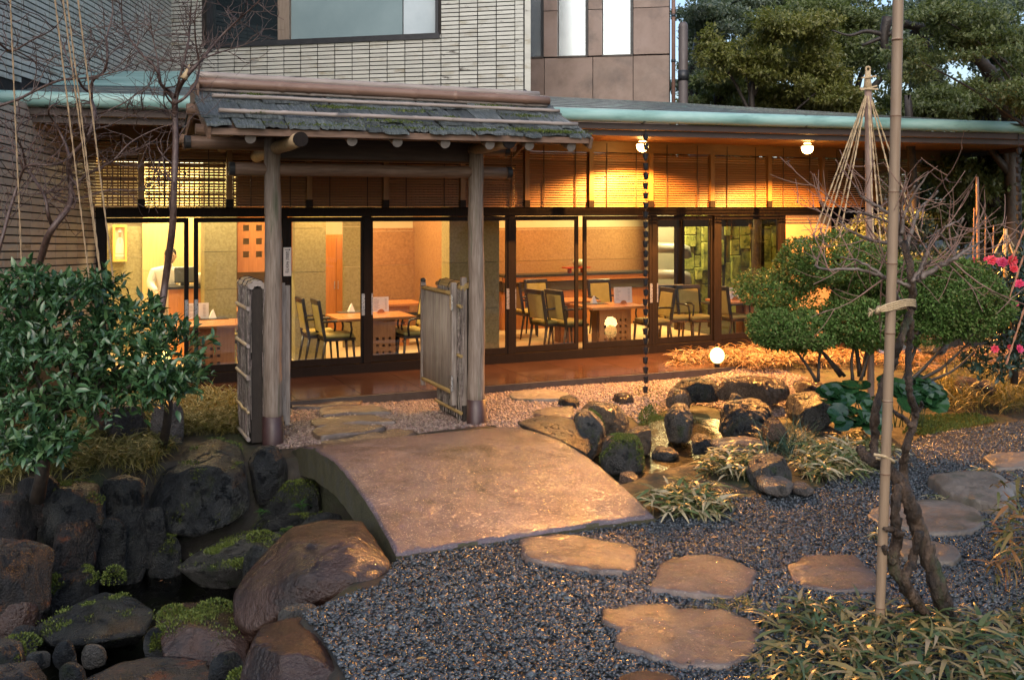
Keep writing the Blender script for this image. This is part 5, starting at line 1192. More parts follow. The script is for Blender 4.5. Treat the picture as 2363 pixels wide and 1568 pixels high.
rng = np.random.default_rng(9); n = 900; xs_ = rng.uniform(-.8, 7.2, n); ys_ = rng.uniform(7.2, 10.8, n); ok = stream_np(xs_, ys_) < -.22
P_ = np.stack([xs_, ys_, ground_np(xs_, ys_)], -1)[ok]; pebbles('stream_pebbles', P_, .045, RK_GREY, 'rounded pebbles on the stream bed', .6, 4, 8)

# ---------------------------------------------------------------- plants
CAM_LEAF = leaf_mat('camellia_leaf', [(.018, .05, .018), (.032, .082, .03), (.05, .115, .042), (.085, .15, .056)], .27, trans=.16, spec=.65)
CAM_LEAF_O = leaf_mat('camellia_leaf_single', [(.018, .052, .02), (.034, .086, .034), (.055, .12, .046), (.09, .155, .06)], .27, trans=.16, spec=.65, objvar=1)
BARK_D = mat('dark_bark', [(.012, .009, .007), (.028, .02, .015), (.045, .034, .026)], 20, .6, .1, .6, 50, .006)
BARK_R = mat('reddish_twig_bark', [(.03, .016, .012), (.065, .036, .028), (.12, .08, .066)], 14, .45, .1, .4, 50, .004, (4, 4, 1))
BARK_S = mat('silver_bark', [(.05, .04, .034), (.1, .085, .076), (.15, .13, .12)], 14, .6, .1, .4, 50, .004, (4, 4, 1), patch=((.03, .035, .018), 6, .55, .66))
def ell_points(rng, n, blobs, shell=.55):
    """points in the outer part of picture-placed ellipsoids (u, v, ru, rv, depth, rdepth)"""
    w = np.array([b[2] * b[3] for b in blobs], float); w /= w.sum(); idx = rng.choice(len(blobs), n, p=w)
    d = rng.normal(size=(n, 3)); d /= np.linalg.norm(d, axis=1, keepdims=True); r = rng.uniform(shell, 1.0, n) ** .6
    out = np.empty((n, 3)); nr = np.empty((n, 3)); Rv, Fv, Uv = np.array(RIGHT), np.array(FWD), np.array(UP)
    for k, (u, v, ru, rv, dp, rd) in enumerate(blobs):
        m = idx == k; c = np.array(D(u, v, dp)); sx_, sz_ = ru / FPX * dp, rv / FPX * dp
        q = d[m] * r[m][:, None]
        out[m] = c + q[:, :1] * sx_ * Rv + q[:, 1:2] * rd * Fv + q[:, 2:3] * sz_ * Uv
        nn = d[m][:, :1] / sx_ * Rv + d[m][:, 1:2] / rd * Fv + d[m][:, 2:3] / sz_ * Uv; nr[m] = nn / np.linalg.norm(nn, axis=1, keepdims=True)
    return out, nr
def sprigs(rng, P, Nn, k, L0, L1, spread=1.0, up=.25, w=.42):
    """k leaves round every twig tip"""
    n = len(P); PP = np.repeat(P, k, 0); NN = np.repeat(Nn, k, 0)
    dv = NN * rng.uniform(.1, .9, (n * k, 1)) + rng.normal(0, .6 * spread, (n * k, 3)) + np.array([0, 0, up]); uv = NN * .5 + np.array([0, 0, 1.0]) + rng.normal(0, .35, (n * k, 3))
    L_ = rng.uniform(L0, L1, n * k); PP = PP - NN * rng.uniform(0, L1 * .9, (n * k, 1))
    return PP, dv, uv, L_, L_ * w * rng.uniform(.85, 1.15, n * k)

# --- camellia shrub at the left
rng = np.random.default_rng(21)
cb = [(40, 740, 110, 95, 8.4, .55), (170, 745, 130, 110, 8.5, .6), (290, 790, 120, 105, 8.5, .6), (390, 830, 90, 105, 8.4, .5), (110, 870, 150, 110, 8.2, .6), (270, 900, 150, 75, 8.3, .6),
      (45, 990, 95, 95, 7.9, .45), (120, 1010, 75, 65, 7.9, .4), (-40, 850, 90, 170, 8.3, .6), (160, 670, 60, 60, 8.5, .3), (40, 660, 50, 45, 8.4, .3), (420, 880, 60, 55, 8.3, .35), (110, 1040, 70, 40, 7.9, .35), (200, 660, 90, 50, 8.5, .4), (90, 640, 70, 40, 8.4, .4), (330, 720, 70, 45, 8.5, .35)]
shrub = empty('camellia_shrub', D(95, 1150, 8.3), 'dense dark green glossy camellia shrub at the left edge', 'shrub')
P0, N0 = ell_points(rng, 1500, cb, .35); P0 = P0 + rng.normal(0, .03, P0.shape); PP, dv, uv, L_, W_ = sprigs(rng, P0, N0, 6, .05, .122)
dep = PP[:, 0] * SA + PP[:, 1] * CA; uu = U0 + FPX * (PP[:, 0] * CA - PP[:, 1] * SA) / dep
score = dep + np.where((uu < 5) | (uu > 470), 5, 0) + rng.uniform(0, .25, len(dep)); near_ix = np.zeros(len(dep), bool); near_ix[np.argsort(score)[:300]] = True
Vv, Ff = leaf_cloud(PP[~near_ix], dv[~near_ix], uv[~near_ix], L_[~near_ix], W_[~near_ix]); o = mesh_obj('crown_leaves', np_mesh('crown_leaves', Vv, Ff), CAM_LEAF, shrub); o['kind'] = 'stuff'
lm = np_mesh('camellia_leaf', LEAF_T * np.array([1, .42, 1]), LEAF_F); lm.materials.append(CAM_LEAF_O)
Dn, Sn, Nn_ = frames(dv[near_ix], uv[near_ix])
for p, a, b, c_, l in zip(PP[near_ix], Dn, Sn, Nn_, L_[near_ix]):
    o = bpy.data.objects.new('leaf', lm); o.matrix_basis = Matrix.Translation(p) @ Matrix(((a[0], b[0], c_[0], 0), (a[1], b[1], c_[1], 0), (a[2], b[2], c_[2], 0), (0, 0, 0, 1))) @ Matrix.Scale(l, 4); link(o, shrub)
mb = MB(); mb.tube([D(85, 1155, 8.3), D(98, 1090, 8.25), D(112, 1020, 8.2), D(140, 940, 8.3), D(190, 860, 8.4)], [.06, .052, .045, .035, .025], 9)
for q in ((190, 760), (300, 820), (60, 820), (380, 850), (250, 720)): mb.tube([D(135, 945, 8.3), D((135 + q[0]) / 2, (945 + q[1]) / 2 + 15, 8.35), D(*q, 8.4)], [.03, .022, .01], 6)
mb.build('trunk', BARK_D, shrub, smooth=True)
mb = MB(); mb.tube([D(372, 1040, 9.7), D(385, 980, 9.6), D(392, 900, 9.5), D(400, 830, 9.4)], [.05, .04, .035, .02], 8); mb.build('stem', BARK_D, shrub, smooth=True)

# --- bare trees
def wander(rr, p, d, length, r, n=5, bend=.25, up=.0):
    pts, rads = [p.copy()], [r]; dd_ = d.normalized()
    for i in range(n):
        dd_ = (dd_ + Vector((rr.gauss(0, bend), rr.gauss(0, bend), rr.gauss(0, bend) + up))).normalized(); pts.append(pts[-1] + dd_ * (length / n)); rads.append(r * (1 - .75 * (i + 1) / n))
    return pts, rads, dd_
def bush_out(mb, rr, pts, rads, levels, ln, density, spread=.8, up=.12, zig=.22, start=.25, mr=.0048):
    """side twigs along a limb, two or three orders"""
    n = len(pts); cnt = max(1, int(density * sum((pts[i + 1] - pts[i]).length for i in range(n - 1))))
    for _ in range(cnt):
        t_ = rr.uniform(start, 1.0) * (n - 1); i = min(int(t_), n - 2); f = t_ - i; p = pts[i].lerp(pts[i + 1], f); r = max((rads[i] * (1 - f) + rads[i + 1] * f) * .55, .0022)
        ax = (pts[i + 1] - pts[i]).normalized(); d_ = (ax * rr.uniform(.3, .9) + Vector((rr.gauss(0, spread), rr.gauss(0, spread * .6), rr.gauss(0, spread) + up)).normalized() * .9)
        l_ = ln * rr.uniform(.5, 1.25); q, s_, _d = wander(rr, p, d_, l_, min(r, .012), 5, zig, .06); mb.tube(q, [max(x_, mr * (1 - .45 * i_ / 5)) for i_, x_ in enumerate(s_)], 4, cap=False)
        if levels > 1: bush_out(mb, rr, q, s_, levels - 1, ln * .55, density * 1.1, spread, up, zig, .15, mr * .72)
def limb_tree(name, label, limbs, twigs, mt_, d, seed, base):
    tr_ = empty(name, base, label, 'tree'); rr = random.Random(seed); tm = MB(); bmz = MB(); tw = MB()
    for k, (path, r0, r1, dd_) in enumerate(limbs):
        P = [D(u, v, d + dd_ + .12 * math.sin(i * 1.3 + k)) for i, (u, v) in enumerate(path)]; P = catmull_open(P, 4)
        rads = [r0 + (r1 - r0) * i / (len(P) - 1) for i in range(len(P))]; (tm if k == 0 else bmz).tube(P, rads, 8, wob=.06, seed=k)
        if twigs: bush_out(tw, rr, P, rads, twigs[0], twigs[1], twigs[2] * (.4 if k == 0 else 1), start=.45 if k == 0 else .2)
    tm.build('trunk', mt_, tr_, smooth=True); bmz.build('branches', mt_, tr_, smooth=True); o = tw.build('twigs', mt_, tr_, smooth=True, recalc=False); o['kind'] = 'stuff'; return tr_
def catmull_open(P, k=4):
    Q = [P[0] * 2 - P[1]] + list(P) + [P[-1] * 2 - P[-2]]; out = []
    for i in range(1, len(Q) - 2):
        for j in range(k):
            t_ = j / k; p0, p1, p2, p3 = Q[i - 1], Q[i], Q[i + 1], Q[i + 2]
            out.append(.5 * ((2 * p1) + (-p0 + p2) * t_ + (2 * p0 - 5 * p1 + 4 * p2 - p3) * t_ ** 2 + (-p0 + 3 * p1 - 3 * p2 + p3) * t_ ** 3))
    return out + [P[-1].copy()]
limb_tree('bare_tree', 'leafless reddish tree with roped branches at the left', [
    ([(45, 760), (68, 660), (91, 607), (109, 549), (130, 515), (161, 472), (163, 427), (161, 370), (203, 318), (218, 265), (210, 232)], .034, .018, 0),
    ([(210, 232), (213, 188), (240, 165), (248, 130), (246, 90), (260, 30), (255, -30)], .016, .004, 0), ([(211, 215), (190, 200), (170, 160), (150, 120), (130, 60)], .013, .003, -.15),
    ([(122, 525), (111, 495), (104, 455), (78, 411), (60, 385), (52, 345), (37, 310), (60, 262)], .018, .005, .1), ([(-12, 610), (5, 550), (24, 480), (41, 427), (54, 392), (75, 380), (120, 380), (165, 365)], .018, .006, -.1),
    ([(-20, 250), (40, 230), (88, 206), (141, 185), (200, 180), (270, 165), (305, 150)], .014, .004, -.2), ([(161, 365), (150, 330), (130, 290), (112, 262), (118, 245), (135, 238)], .014, .005, .1),
    ([(163, 430), (200, 405), (229, 388), (262, 370), (300, 330), (355, 300), (400, 285)], .014, .004, .05), ([(161, 470), (200, 452), (255, 438), (320, 440), (380, 425)], .009, .003, .1),
    ([(218, 265), (250, 255), (290, 235), (315, 215)], .010, .003, 0), ([(54, 392), (40, 360), (15, 340), (-15, 330)], .01, .004, 0), ([(-10, 90), (10, 110), (30, 118), (70, 95), (125, 65), (155, 20)], .012, .003, -.2),
    ([(205, 300), (250, 290), (310, 262), (345, 245)], .009, .003, .1), ([(100, 452), (130, 430), (150, 415)], .01, .004, 0)], (2, .42, 10.5), BARK_R, 8.8, 5, D(45, 760, 8.8))
limb_tree('slender_tree', 'slender dark trunk with fine bare crown in front of the tiled corner', [
    ([(372, 720), (380, 660), (388, 600), (398, 520), (402, 420), (405, 330), (404, 270), (403, 228)], .032, .026, 0),
    ([(403, 228), (392, 212), (372, 195), (358, 155), (320, 118), (285, 60), (280, 0)], .02, .004, 0), ([(404, 226), (418, 195), (440, 165), (468, 135), (505, 90), (540, 55), (585, 15), (620, -20)], .022, .004, 0),
    ([(404, 228), (412, 190), (425, 140), (436, 90), (440, 40), (442, -20)], .014, .004, .1), ([(404, 240), (430, 222), (452, 190), (460, 150), (452, 100), (450, 40), (460, -20)], .014, .004, -.1),
    ([(470, 135), (510, 120), (560, 105), (600, 88)], .008, .002, 0), ([(372, 195), (362, 130), (350, 70), (345, 10)], .008, .003, 0), ([(404, 268), (388, 255), (378, 235), (380, 180)], .008, .003, 0)], (2, .36, 12), BARK_R, 9.0, 9, D(372, 720, 9.0))

# --- ropes holding the branches
def rope(a, b, r=.010, seed=0, sag=0.0):
    rr = random.Random(seed); a, b = Vector(a), Vector(b); n_ = max(8, int((b - a).length / .035)); mb_ = MB()
    t_ = (b - a).normalized(); x_ = t_.orthogonal().normalized(); y_ = t_.cross(x_)
    for ph in (0, math.pi):
        pts = [a.lerp(b, i / n_) + (x_ * math.cos(i * .9 + ph) + y_ * math.sin(i * .9 + ph)) * r * .55 + Vector((0, 0, -sag * math.sin(math.pi * i / n_))) for i in range(n_ + 1)]; mb_.tube(pts, r * .62, 5, cap=False)
    return mb_
for i, (a, b, lb) in enumerate((((22, -40), (52, 660), 'leftmost straw rope hanging through the bare tree'), ((122, -40), (222, 775), 'long straw rope reaching down into the camellia leaves'), ((140, -40), (232, 640), 'straw rope just right of the bare trunk, second of a close pair'),
                                ((150, -40), (248, 760), 'straw rope ending at the door frame'), ((175, -40), (262, 650), 'straw rope farthest to the right of the left group'))):
    tag(rope(D(*a, 8.35), D(*b, 8.5), .0068, i).build('straw_rope', mat('weathered_rope', [(.24, .165, .095), (.38, .275, .165)], 60, .85, .05, .6, 160, .004), smooth=True, recalc=False), lb, 'rope', 'ropes of the left tree')
tag(MB().tube([D(437, 150, 8.95), D(432, 166, 8.9), D(424, 182, 8.88)], [.008, .02, .035], 7).build('straw_tassel', ROPE, smooth=True), 'straw tassel of a knotted rope in the slender tree crown', 'rope')

# --- rope cone on a pole (right)
CPD = 11.4; top = D(2003, 205, CPD); base_c = D(2010, 560, CPD)
cone = empty('rope_cone', (base_c.x, base_c.y, .1), 'cone of straw ropes hung from a pole over the clipped azalea', 'rope cone')
POLEM = mat('pinkish_pole', [(.22, .14, .105), (.31, .21, .165)], 5, .5, .1, .15, 22, .003, (7, 7, .8))
bamboo((base_c.x, base_c.y, .0), D(2003, 196, CPD), .04, 'pole', POLEM, cone, 6, seed=3)
MB().tube([D(2003, 205, CPD), D(2002, 185, CPD), D(2003, 165, CPD)], [.05, .038, .03], 10).build('knot_binding', ROPE, cone, smooth=True)
MB().bar(D(1984, 204, CPD - .05), D(2026, 206, CPD - .05), .018, .018).bar(D(1986, 208, CPD - .05), D(2024, 198, CPD - .05), .016, .016).bar(D(1988, 180, CPD - .05), D(2022, 176, CPD - .05), .018, .018).build('straw_ends', ROPE, cone)
MB().tube([D(2003 + 5 * math.cos(a_), 160 + 6 * math.sin(a_), CPD) for a_ in np.linspace(0, 6.2, 10)], .012, 6).build('loop', ROPE, cone, smooth=True)
for k, (u, v, dd_) in enumerate(((1876, 545, -.15), (1890, 545, .2), (1903, 545, -.35), (1924, 548, .4), (1938, 548, -.45), (2016, 560, -.6), (2032, 556, -.55), (2046, 560, .5), (2094, 560, .3), (2126, 560, 0), (2088, 540, -.3))):
    rope(top, D(u, v, CPD + dd_), .0085, k).build('straw_rope', ROPE, cone, smooth=True, recalc=False)

# --- bamboo pole and gnarled tree in the right foreground
pole = empty('bamboo_pole', D(2030, 1440, 5.75), 'tall pale bamboo pole in the right foreground', 'pole')
PB = mat('pale_pole_bamboo', [(.17, .112, .07), (.245, .17, .11), (.205, .14, .09)], 3, .45, .1, .08, 24, .002, (7, 7, .7), patch=((.2, .13, .08), 3, .56, .7))
pa, pb = D(2029, 1450, 5.75), D(2073, -60, 5.7); mb = MB(); pts, rads = [], []
NODES_V = [91, 266, 440, 605, 765, 922, 1255, 1090, 1400]
for t_ in sorted([i / 40 for i in range(41)] + [q for v in NODES_V for f_ in [(1450 - v) / 1510] for q in (f_ - .003, f_, f_ + .003)]):
    near = min(abs(t_ - (1450 - v) / 1510) for v in NODES_V) < 1e-6; pts.append(pa.lerp(pb, t_) + RIGHT * (.012 * math.sin(t_ * 3))); rads.append((.0268 + .0035 * t_) * (1.06 if near else 1))
mb.tube(pts, rads, 18).build('culm', PB, pole, smooth=True)
for v in NODES_V:
    f_ = (1450 - v) / 1510; c_ = pa.lerp(pb, f_) + RIGHT * (.012 * math.sin(f_ * 3)); MB().tube([c_ - Vector((0, 0, .003)), c_ + Vector((0, 0, .003))], .0292 + .0035 * f_, 18).build('node_ring', mat('node_dark', [(.13, .065, .035)], 5, .6), pole, smooth=True)
GN = mat('gnarled_bark', [(.014, .009, .006), (.05, .03, .018), (.11, .07, .045)], 11, .5, .12, 1.0, 16, .07, (1, 1, .45), contrast=(.38, .62), patch=[((.03, .04, .012), 4, .58, .68)])
gt = empty('gnarled_tree', D(2200, 1480, 5.75), 'gnarled leafless old tree tied to the bamboo pole', 'tree'); tm, bmz, tw = MB(), MB(), MB(); rr = random.Random(31)
def cl(path, d0, amp=.04): return catmull_open([D(u, v, d0 + amp * math.sin(i * 2.1)) for i, (u, v) in enumerate(path)], 9)
def gz_tube(mb_, path, r0, r1, d0=5.85, sd=0, n=10):
    P = cl(path, d0); m_ = len(P); q = random.Random(sd); mb_.tube([p + Vector((q.gauss(0, .0025), q.gauss(0, .0025), q.gauss(0, .0025))) for p in P], [(r0 + (r1 - r0) * i / (m_ - 1)) * (1 + .3 * noise.noise(Vector((i * .3, sd, 0))) + .14 * noise.noise(Vector((i * .95, sd, 4)))) for i in range(m_)], n + 6, wob=.17, seed=sd); return P
gz_tube(tm, [(2215, 1500), (2192, 1440), (2170, 1370), (2145, 1290), (2118, 1215), (2098, 1160), (2072, 1108), (2040, 1075), (2012, 1062), (1994, 1048), (1984, 1034)], .058, .024, 5.85, 1)
gz_tube(tm, [(2150, 1460), (2118, 1392), (2082, 1340), (2062, 1300), (2070, 1240), (2066, 1180), (2072, 1120)], .04, .024, 5.78, 2)
gz_tube(tm, [(2122, 1225), (2105, 1290), (2090, 1330), (2100, 1370), (2140, 1420)], .024, .026, 5.75, 3); gz_tube(tm, [(2066, 1300), (2045, 1282), (2040, 1262)], .02, .014, 5.72, 4); gz_tube(tm, [(2080, 1235), (2060, 1222), (2040, 1218)], .024, .01, 5.72, 12)
gz_tube(tm, [(2018, 1062), (2018, 1010), (2020, 950), (2036, 890), (2058, 845), (2076, 790), (2094, 740), (2106, 700), (2104, 650), (2096, 600), (2086, 560)], .024, .02, 5.88, 5)
gz_tube(tm, [(2092, 1140), (2086, 1080), (2092, 1030), (2106, 985), (2112, 950), (2100, 905), (2096, 860), (2098, 800), (2104, 740)], .024, .017, 5.95, 6); gz_tube(tm, [(2106, 985), (2090, 968), (2074, 958), (2062, 948)], .017, .009, 5.9, 7); gz_tube(tm, [(2112, 960), (2124, 940), (2128, 925)], .014, .006, 5.95, 8)
BR = [([(2090, 580), (2074, 545), (2075, 515), (2040, 485), (1992, 457), (1972, 430)], .015, .004), ([(2090, 575), (2120, 490), (2165, 440)], .014, .006), ([(2080, 540), (2092, 480), (2142, 400)], .012, .004),
      ([(2124, 640), (2165, 617), (2203, 597), (2235, 575), (2266, 558)], .017, .004), ([(2118, 650), (2140, 582), (2165, 535), (2212, 510)], .016, .005), ([(2203, 597), (2203, 560), (2222, 505)], .012, .006),
      ([(2098, 660), (2040, 640), (1980, 622), (1901, 621), (1880, 612)], .012, .005), ([(2040, 640), (1990, 606), (1940, 594)], .010, .004), ([(2064, 565), (2006, 552), (1962, 533), (1938, 510)], .012, .004), ([(2070, 520), (2030, 505), (1985, 490), (1950, 490)], .010, .004),
      ([(2104, 650), (2130, 615), (2150, 600)], .01, .005), ([(2072, 525), (2085, 470), (2110, 430)], .011, .004), ([(2104, 700), (2075, 690), (2045, 640)], .013, .01), ([(2165, 535), (2185, 560), (2200, 590)], .008, .005)]
for k, (path, r0, r1) in enumerate(BR):
    P = gz_tube(bmz, path, r0, r1, 5.9 + .15 * math.sin(k * 1.7), 40 + k, 8); rads = [r0 + (r1 - r0) * i / (len(P) - 1) for i in range(len(P))]; bush_out(tw, rr, P, rads, 2, .38, 11, .75, .1, .09, .1, .004)
tm.build('trunk', GN, gt, smooth=True); bmz.build('branches', mat('grey_branch_bark', [(.06, .043, .034), (.12, .09, .072), (.18, .145, .125)], 12, .55, .1, .6, 40, .006), gt, smooth=True)
o = tw.build('twigs', mat('pinkish_twig', [(.16, .085, .06), (.24, .14, .1)], 12, .5), gt, smooth=True, recalc=False); o['kind'] = 'stuff'
tie = empty('rope_tie', D(2045, 712, 5.75), 'thick straw rope tying the gnarled tree to the bamboo pole', 'rope')
for k in range(4):
    zo = -.012 + k * .011; MB().tube(catmull_open([D(2018, 716, 5.70), D(2045, 712, 5.68) + Vector((0, 0, zo)), D(2090, 700, 5.74) + Vector((0, 0, zo)), D(2112, 702, 5.86) + Vector((0, 0, zo)), D(2090, 706, 5.98) + Vector((0, 0, zo)), D(2050, 712, 5.88) + Vector((0, 0, zo)), D(2030, 714, 5.76)], 4), .006, 6).build('strand', ROPE, tie, smooth=True)
mb = MB(); q = random.Random(8)
for k in range(20): e = D(2006 + q.uniform(-4, 6), 720 + q.uniform(-10, 12), 5.68 + q.uniform(-.02, .02)); mb.tube([D(2026, 715, 5.69), D(2013, 717, 5.685), e], [.006, .005, .003], 4)
mb.build('frayed_end', ROPE, tie, smooth=True); MB().tube([D(2028, 709, 5.7), D(2026, 715, 5.67), D(2024, 722, 5.7), D(2020, 716, 5.72)], .013, 8).build('knot', ROPE, tie, smooth=True)
tag(MB().tube(catmull_open([D(2016, 1048, 5.72), D(2040, 1052, 5.71), D(2060, 1062, 5.74), D(2058, 1066, 5.8), D(2020, 1056, 5.8)], 4), .009, 6).build('twine_tie', ROPE, smooth=True), 'thin twine tie low on the bamboo pole', 'rope')

# --- clipped azaleas
AZ = leaf_mat('azalea_leaf', [(.035, .075, .014), (.068, .135, .024), (.1, .17, .04), (.12, .13, .045)], .6, trans=.15, spec=.25)
AZ2 = leaf_mat('azalea_leaf_warm', [(.04, .075, .014), (.08, .125, .024), (.12, .155, .034), (.18, .1, .05)], .4, trans=.22)
def azalea(label, pads, foot, stems, mt_, n, seed, leaf=.036):
    s_ = empty('clipped_azalea', foot, label, 'shrub', 'clipped azaleas'); g_ = np.random.default_rng(seed); P, Nn = ell_points(g_, n, pads, .72)
    bump_ = np.array([noise.noise(Vector(p) * 3.2) for p in P]); P = P + Nn * (bump_ * .12)[:, None]
    keep = np.array([noise.noise(Vector(p) * 5.5 + Vector((9, 0, 0))) for p in P]) > -.42; P, Nn = P[keep], Nn[keep]
    PP, dv, uv, L_, W_ = sprigs(g_, P, Nn, 3, leaf * .7, leaf * 1.3, 1.0, .3, .5); Vv, Ff = leaf_cloud(PP, dv, uv, L_, W_, SMALL_T, SMALL_F)
    o = mesh_obj('crown_leaves', np_mesh('crown_leaves', Vv, Ff), mt_, s_); o['kind'] = 'stuff'; mb_ = MB(); q = random.Random(seed)
    for path, r in stems:
        P_ = catmull_open([D(u, v, dd_) for u, v, dd_ in path], 4); rads = [r * (1 - .6 * i / (len(P_) - 1)) for i in range(len(P_))]; mb_.tube(P_, rads, 7, wob=.08, seed=1); bush_out(mb_, q, P_, rads, 1, .16, 7, .6, .2, .15, .35)
    mb_.build('stems', BARK_D, s_, smooth=True, recalc=False)
    return s_
azalea('largest clipped azalea beneath the rope cone, spreading towards the doors', [(1930, 600, 125, 62, 11.3, .7), (1850, 620, 70, 45, 11.4, .5), (1775, 668, 78, 42, 11.6, .45), (2010, 640, 80, 50, 11.2, .5), (1820, 700, 60, 30, 11.5, .4)], D(1940, 868, 11.3),
       [([(1985, 868, 11.3), (1975, 800, 11.3), (1950, 720, 11.3), (1910, 650, 11.3)], .03), ([(1990, 868, 11.3), (2010, 760, 11.3), (2020, 680, 11.2)], .03), ([(1940, 868, 11.4), (1880, 790, 11.4), (1820, 720, 11.5)], .022), ([(1950, 868, 11.4), (1850, 760, 11.5), (1780, 700, 11.5)], .02)], AZ, 12500, 51)
azalea('low clipped azalea pad in front of the right end table', [(1840, 765, 108, 48, 11.0, .5), (1790, 755, 60, 40, 11.1, .4)], D(1885, 880, 11.0), [([(1885, 880, 11.0), (1860, 840, 11.0), (1830, 800, 11.0)], .022), ([(1888, 880, 11.0), (1890, 830, 11.0), (1895, 790, 11.0)], .02)], AZ, 8000, 52)
azalea('rounded azalea pad left of the bamboo pole', [(1980, 740, 92, 62, 10.9, .5), (2040, 725, 60, 50, 11, .4)], D(1980, 880, 10.9), [([(1968, 880, 10.9), (1965, 830, 10.9), (1975, 780, 10.9)], .022), ([(1985, 880, 10.9), (2000, 830, 10.9), (2015, 770, 10.9)], .02)], AZ, 9000, 53)
azalea('broad azalea right of the gnarled tree', [(2190, 680, 130, 82, 10.6, .6), (2110, 650, 90, 60, 10.9, .5), (2240, 720, 85, 62, 10.5, .5), (2150, 745, 80, 45, 10.6, .4)], D(2090, 890, 10.6),
       [([(2085, 890, 10.6), (2140, 840, 10.6), (2190, 780, 10.6)], .026), ([(2090, 890, 10.6), (2170, 850, 10.5), (2235, 790, 10.5)], .024), ([(2095, 890, 10.6), (2190, 860, 10.5), (2260, 800, 10.5)], .02), ([(2080, 890, 10.6), (2110, 810, 10.7), (2130, 740, 10.7)], .024)], AZ, 12500, 54)

# --- red camellia at the right border
rc = empty('red_camellia', D(2330, 880, 11), 'camellia with pink red flowers at the right border', 'shrub'); g_ = np.random.default_rng(61)
P, Nn = ell_points(g_, 900, [(2330, 650, 100, 70, 11, .6), (2350, 760, 90, 80, 11, .6), (2290, 840, 80, 36, 10.6, .4), (2400, 700, 90, 150, 11, .6)], .5); PP, dv, uv, L_, W_ = sprigs(g_, P, Nn, 5, .06, .1)
Vv, Ff = leaf_cloud(PP, dv, uv, L_, W_); mesh_obj('crown_leaves', np_mesh('crown_leaves', Vv, Ff), leaf_mat('red_camellia_leaf', [(.012, .03, .022), (.022, .05, .035), (.03, .06, .05)], .26, trans=.12), rc)['kind'] = 'stuff'
MB().tube([D(2340, 885, 11), D(2345, 800, 11), D(2330, 700, 11)], [.04, .03, .015], 7).build('trunk', BARK_D, rc, smooth=True)
PETAL = mat('camellia_petal', [(.45, .02, .05), (.62, .05, .10), (.55, .06, .16)], 8, .5, 0, 0, objvar=.2, rnd=True)
fm = MB(); q = random.Random(4)
for ring_, (nr_, rad_, tlt) in enumerate(((7, 1.0, .25), (6, .75, .6), (4, .4, 1.0))):
    for k in range(nr_):
        a_ = k * 6.283 / nr_ + ring_ * .4; d_ = Vector((math.cos(a_), math.sin(a_), 0)); s_ = Vector((-math.sin(a_), math.cos(a_), 0)); up_ = math.sin(tlt)
        fm.add([Vector((0, 0, 0)), d_ * rad_ * .6 + s_ * .35 * rad_ + UP * up_ * .5, d_ * rad_ + UP * up_, d_ * rad_ * .6 - s_ * .35 * rad_ + UP * up_ * .5], [(0, 1, 2, 3)])
fme = fm.mesh('flower', True); fme.materials.append(PETAL)
for u, v, s_, dd_ in ((2289, 601, .062, 10.3), (2313, 606, .066, 10.25), (2334, 601, .07, 10.2), (2340, 621, .05, 10.3), (2352, 655, .055, 10.3), (2247, 600, .035, 10.6), (2275, 598, .03, 10.6), (2278, 706, .04, 10.4), (2261, 741, .036, 10.4), (2296, 805, .045, 10.2), (2352, 805, .05, 10.3), (2330, 800, .03, 10.3), (2345, 700, .035, 10.4)):
    o = bpy.data.objects.new('flower', fme); o.location = D(u, v, dd_); o.scale = (s_,) * 3; o.rotation_euler = (R(70 + q.uniform(-25, 25)), q.uniform(-.4, .4), -YAW + q.uniform(-.6, .6)); link(o, rc)
for k, (a, b) in enumerate((((2400, 440), (2330, 612)), ((2362, 590), (2318, 720)), ((2400, 600), (2322, 840)))):
    tag(rope(D(*a, 10.1), D(*b, 10.2), .009, 70 + k).build('straw_rope', mat('reddish_rope', [(.34, .15, .09), (.46, .23, .14)], 60, .8), smooth=True, recalc=False), ('upper', 'middle', 'longest lower')[k] + ' reddish guy rope in front of the red camellia', 'rope')

# --- big round leaves (leopard plant)
lp = empty('leopard_plant', D(1990, 985, 10.2), 'clump of large round glossy green leaves beside the angular rock', 'plant'); q = random.Random(14)
rm = MB(); n = 18; rm.add([(0, 0, 0)] + [((1 - .22 * max(0, math.cos(k * 6.283 / n - math.pi)) ** 6) * (1 + .05 * math.sin(k * 2.6)) * math.cos(k * 6.283 / n), (1 + .05 * math.sin(k * 2.6)) * math.sin(k * 6.283 / n), .12 + .05 * math.sin(k * 1.7)) for k in range(n)], [(0, 1 + k, 1 + (k + 1) % n) for k in range(n)])
rme = rm.mesh('round_leaf', True); rme.materials.append(leaf_mat('leopard_leaf', [(.006, .024, .009), (.011, .038, .014), (.02, .06, .02)], .16, trans=.12, spec=.65, objvar=1))
for k in range(80):
    u, v = q.uniform(1905, 2165), q.uniform(872, 985)
    if v > 930 and (u < 1925 or u > 2050): v -= 45
    dd_ = 10.6 - (v - 870) / 115 * .7; o = bpy.data.objects.new('leaf', rme); o.location = D(u, v, dd_); s_ = q.uniform(.075, .125); o.scale = (s_, s_, s_); o.rotation_euler = (R(q.uniform(5, 50)), R(q.uniform(-25, 25)), -YAW + q.uniform(-.7, .7)); link(o, lp)
mb = MB()
for k in range(24): u = q.uniform(1930, 2130); mb.tube([D(u, 985, 10.3), D(u + q.uniform(-20, 20), 920, 10.3)], .006, 5)
mb.build('stalks', mat('green_stalk', [(.04, .06, .02)], 6, .5), lp, smooth=True)

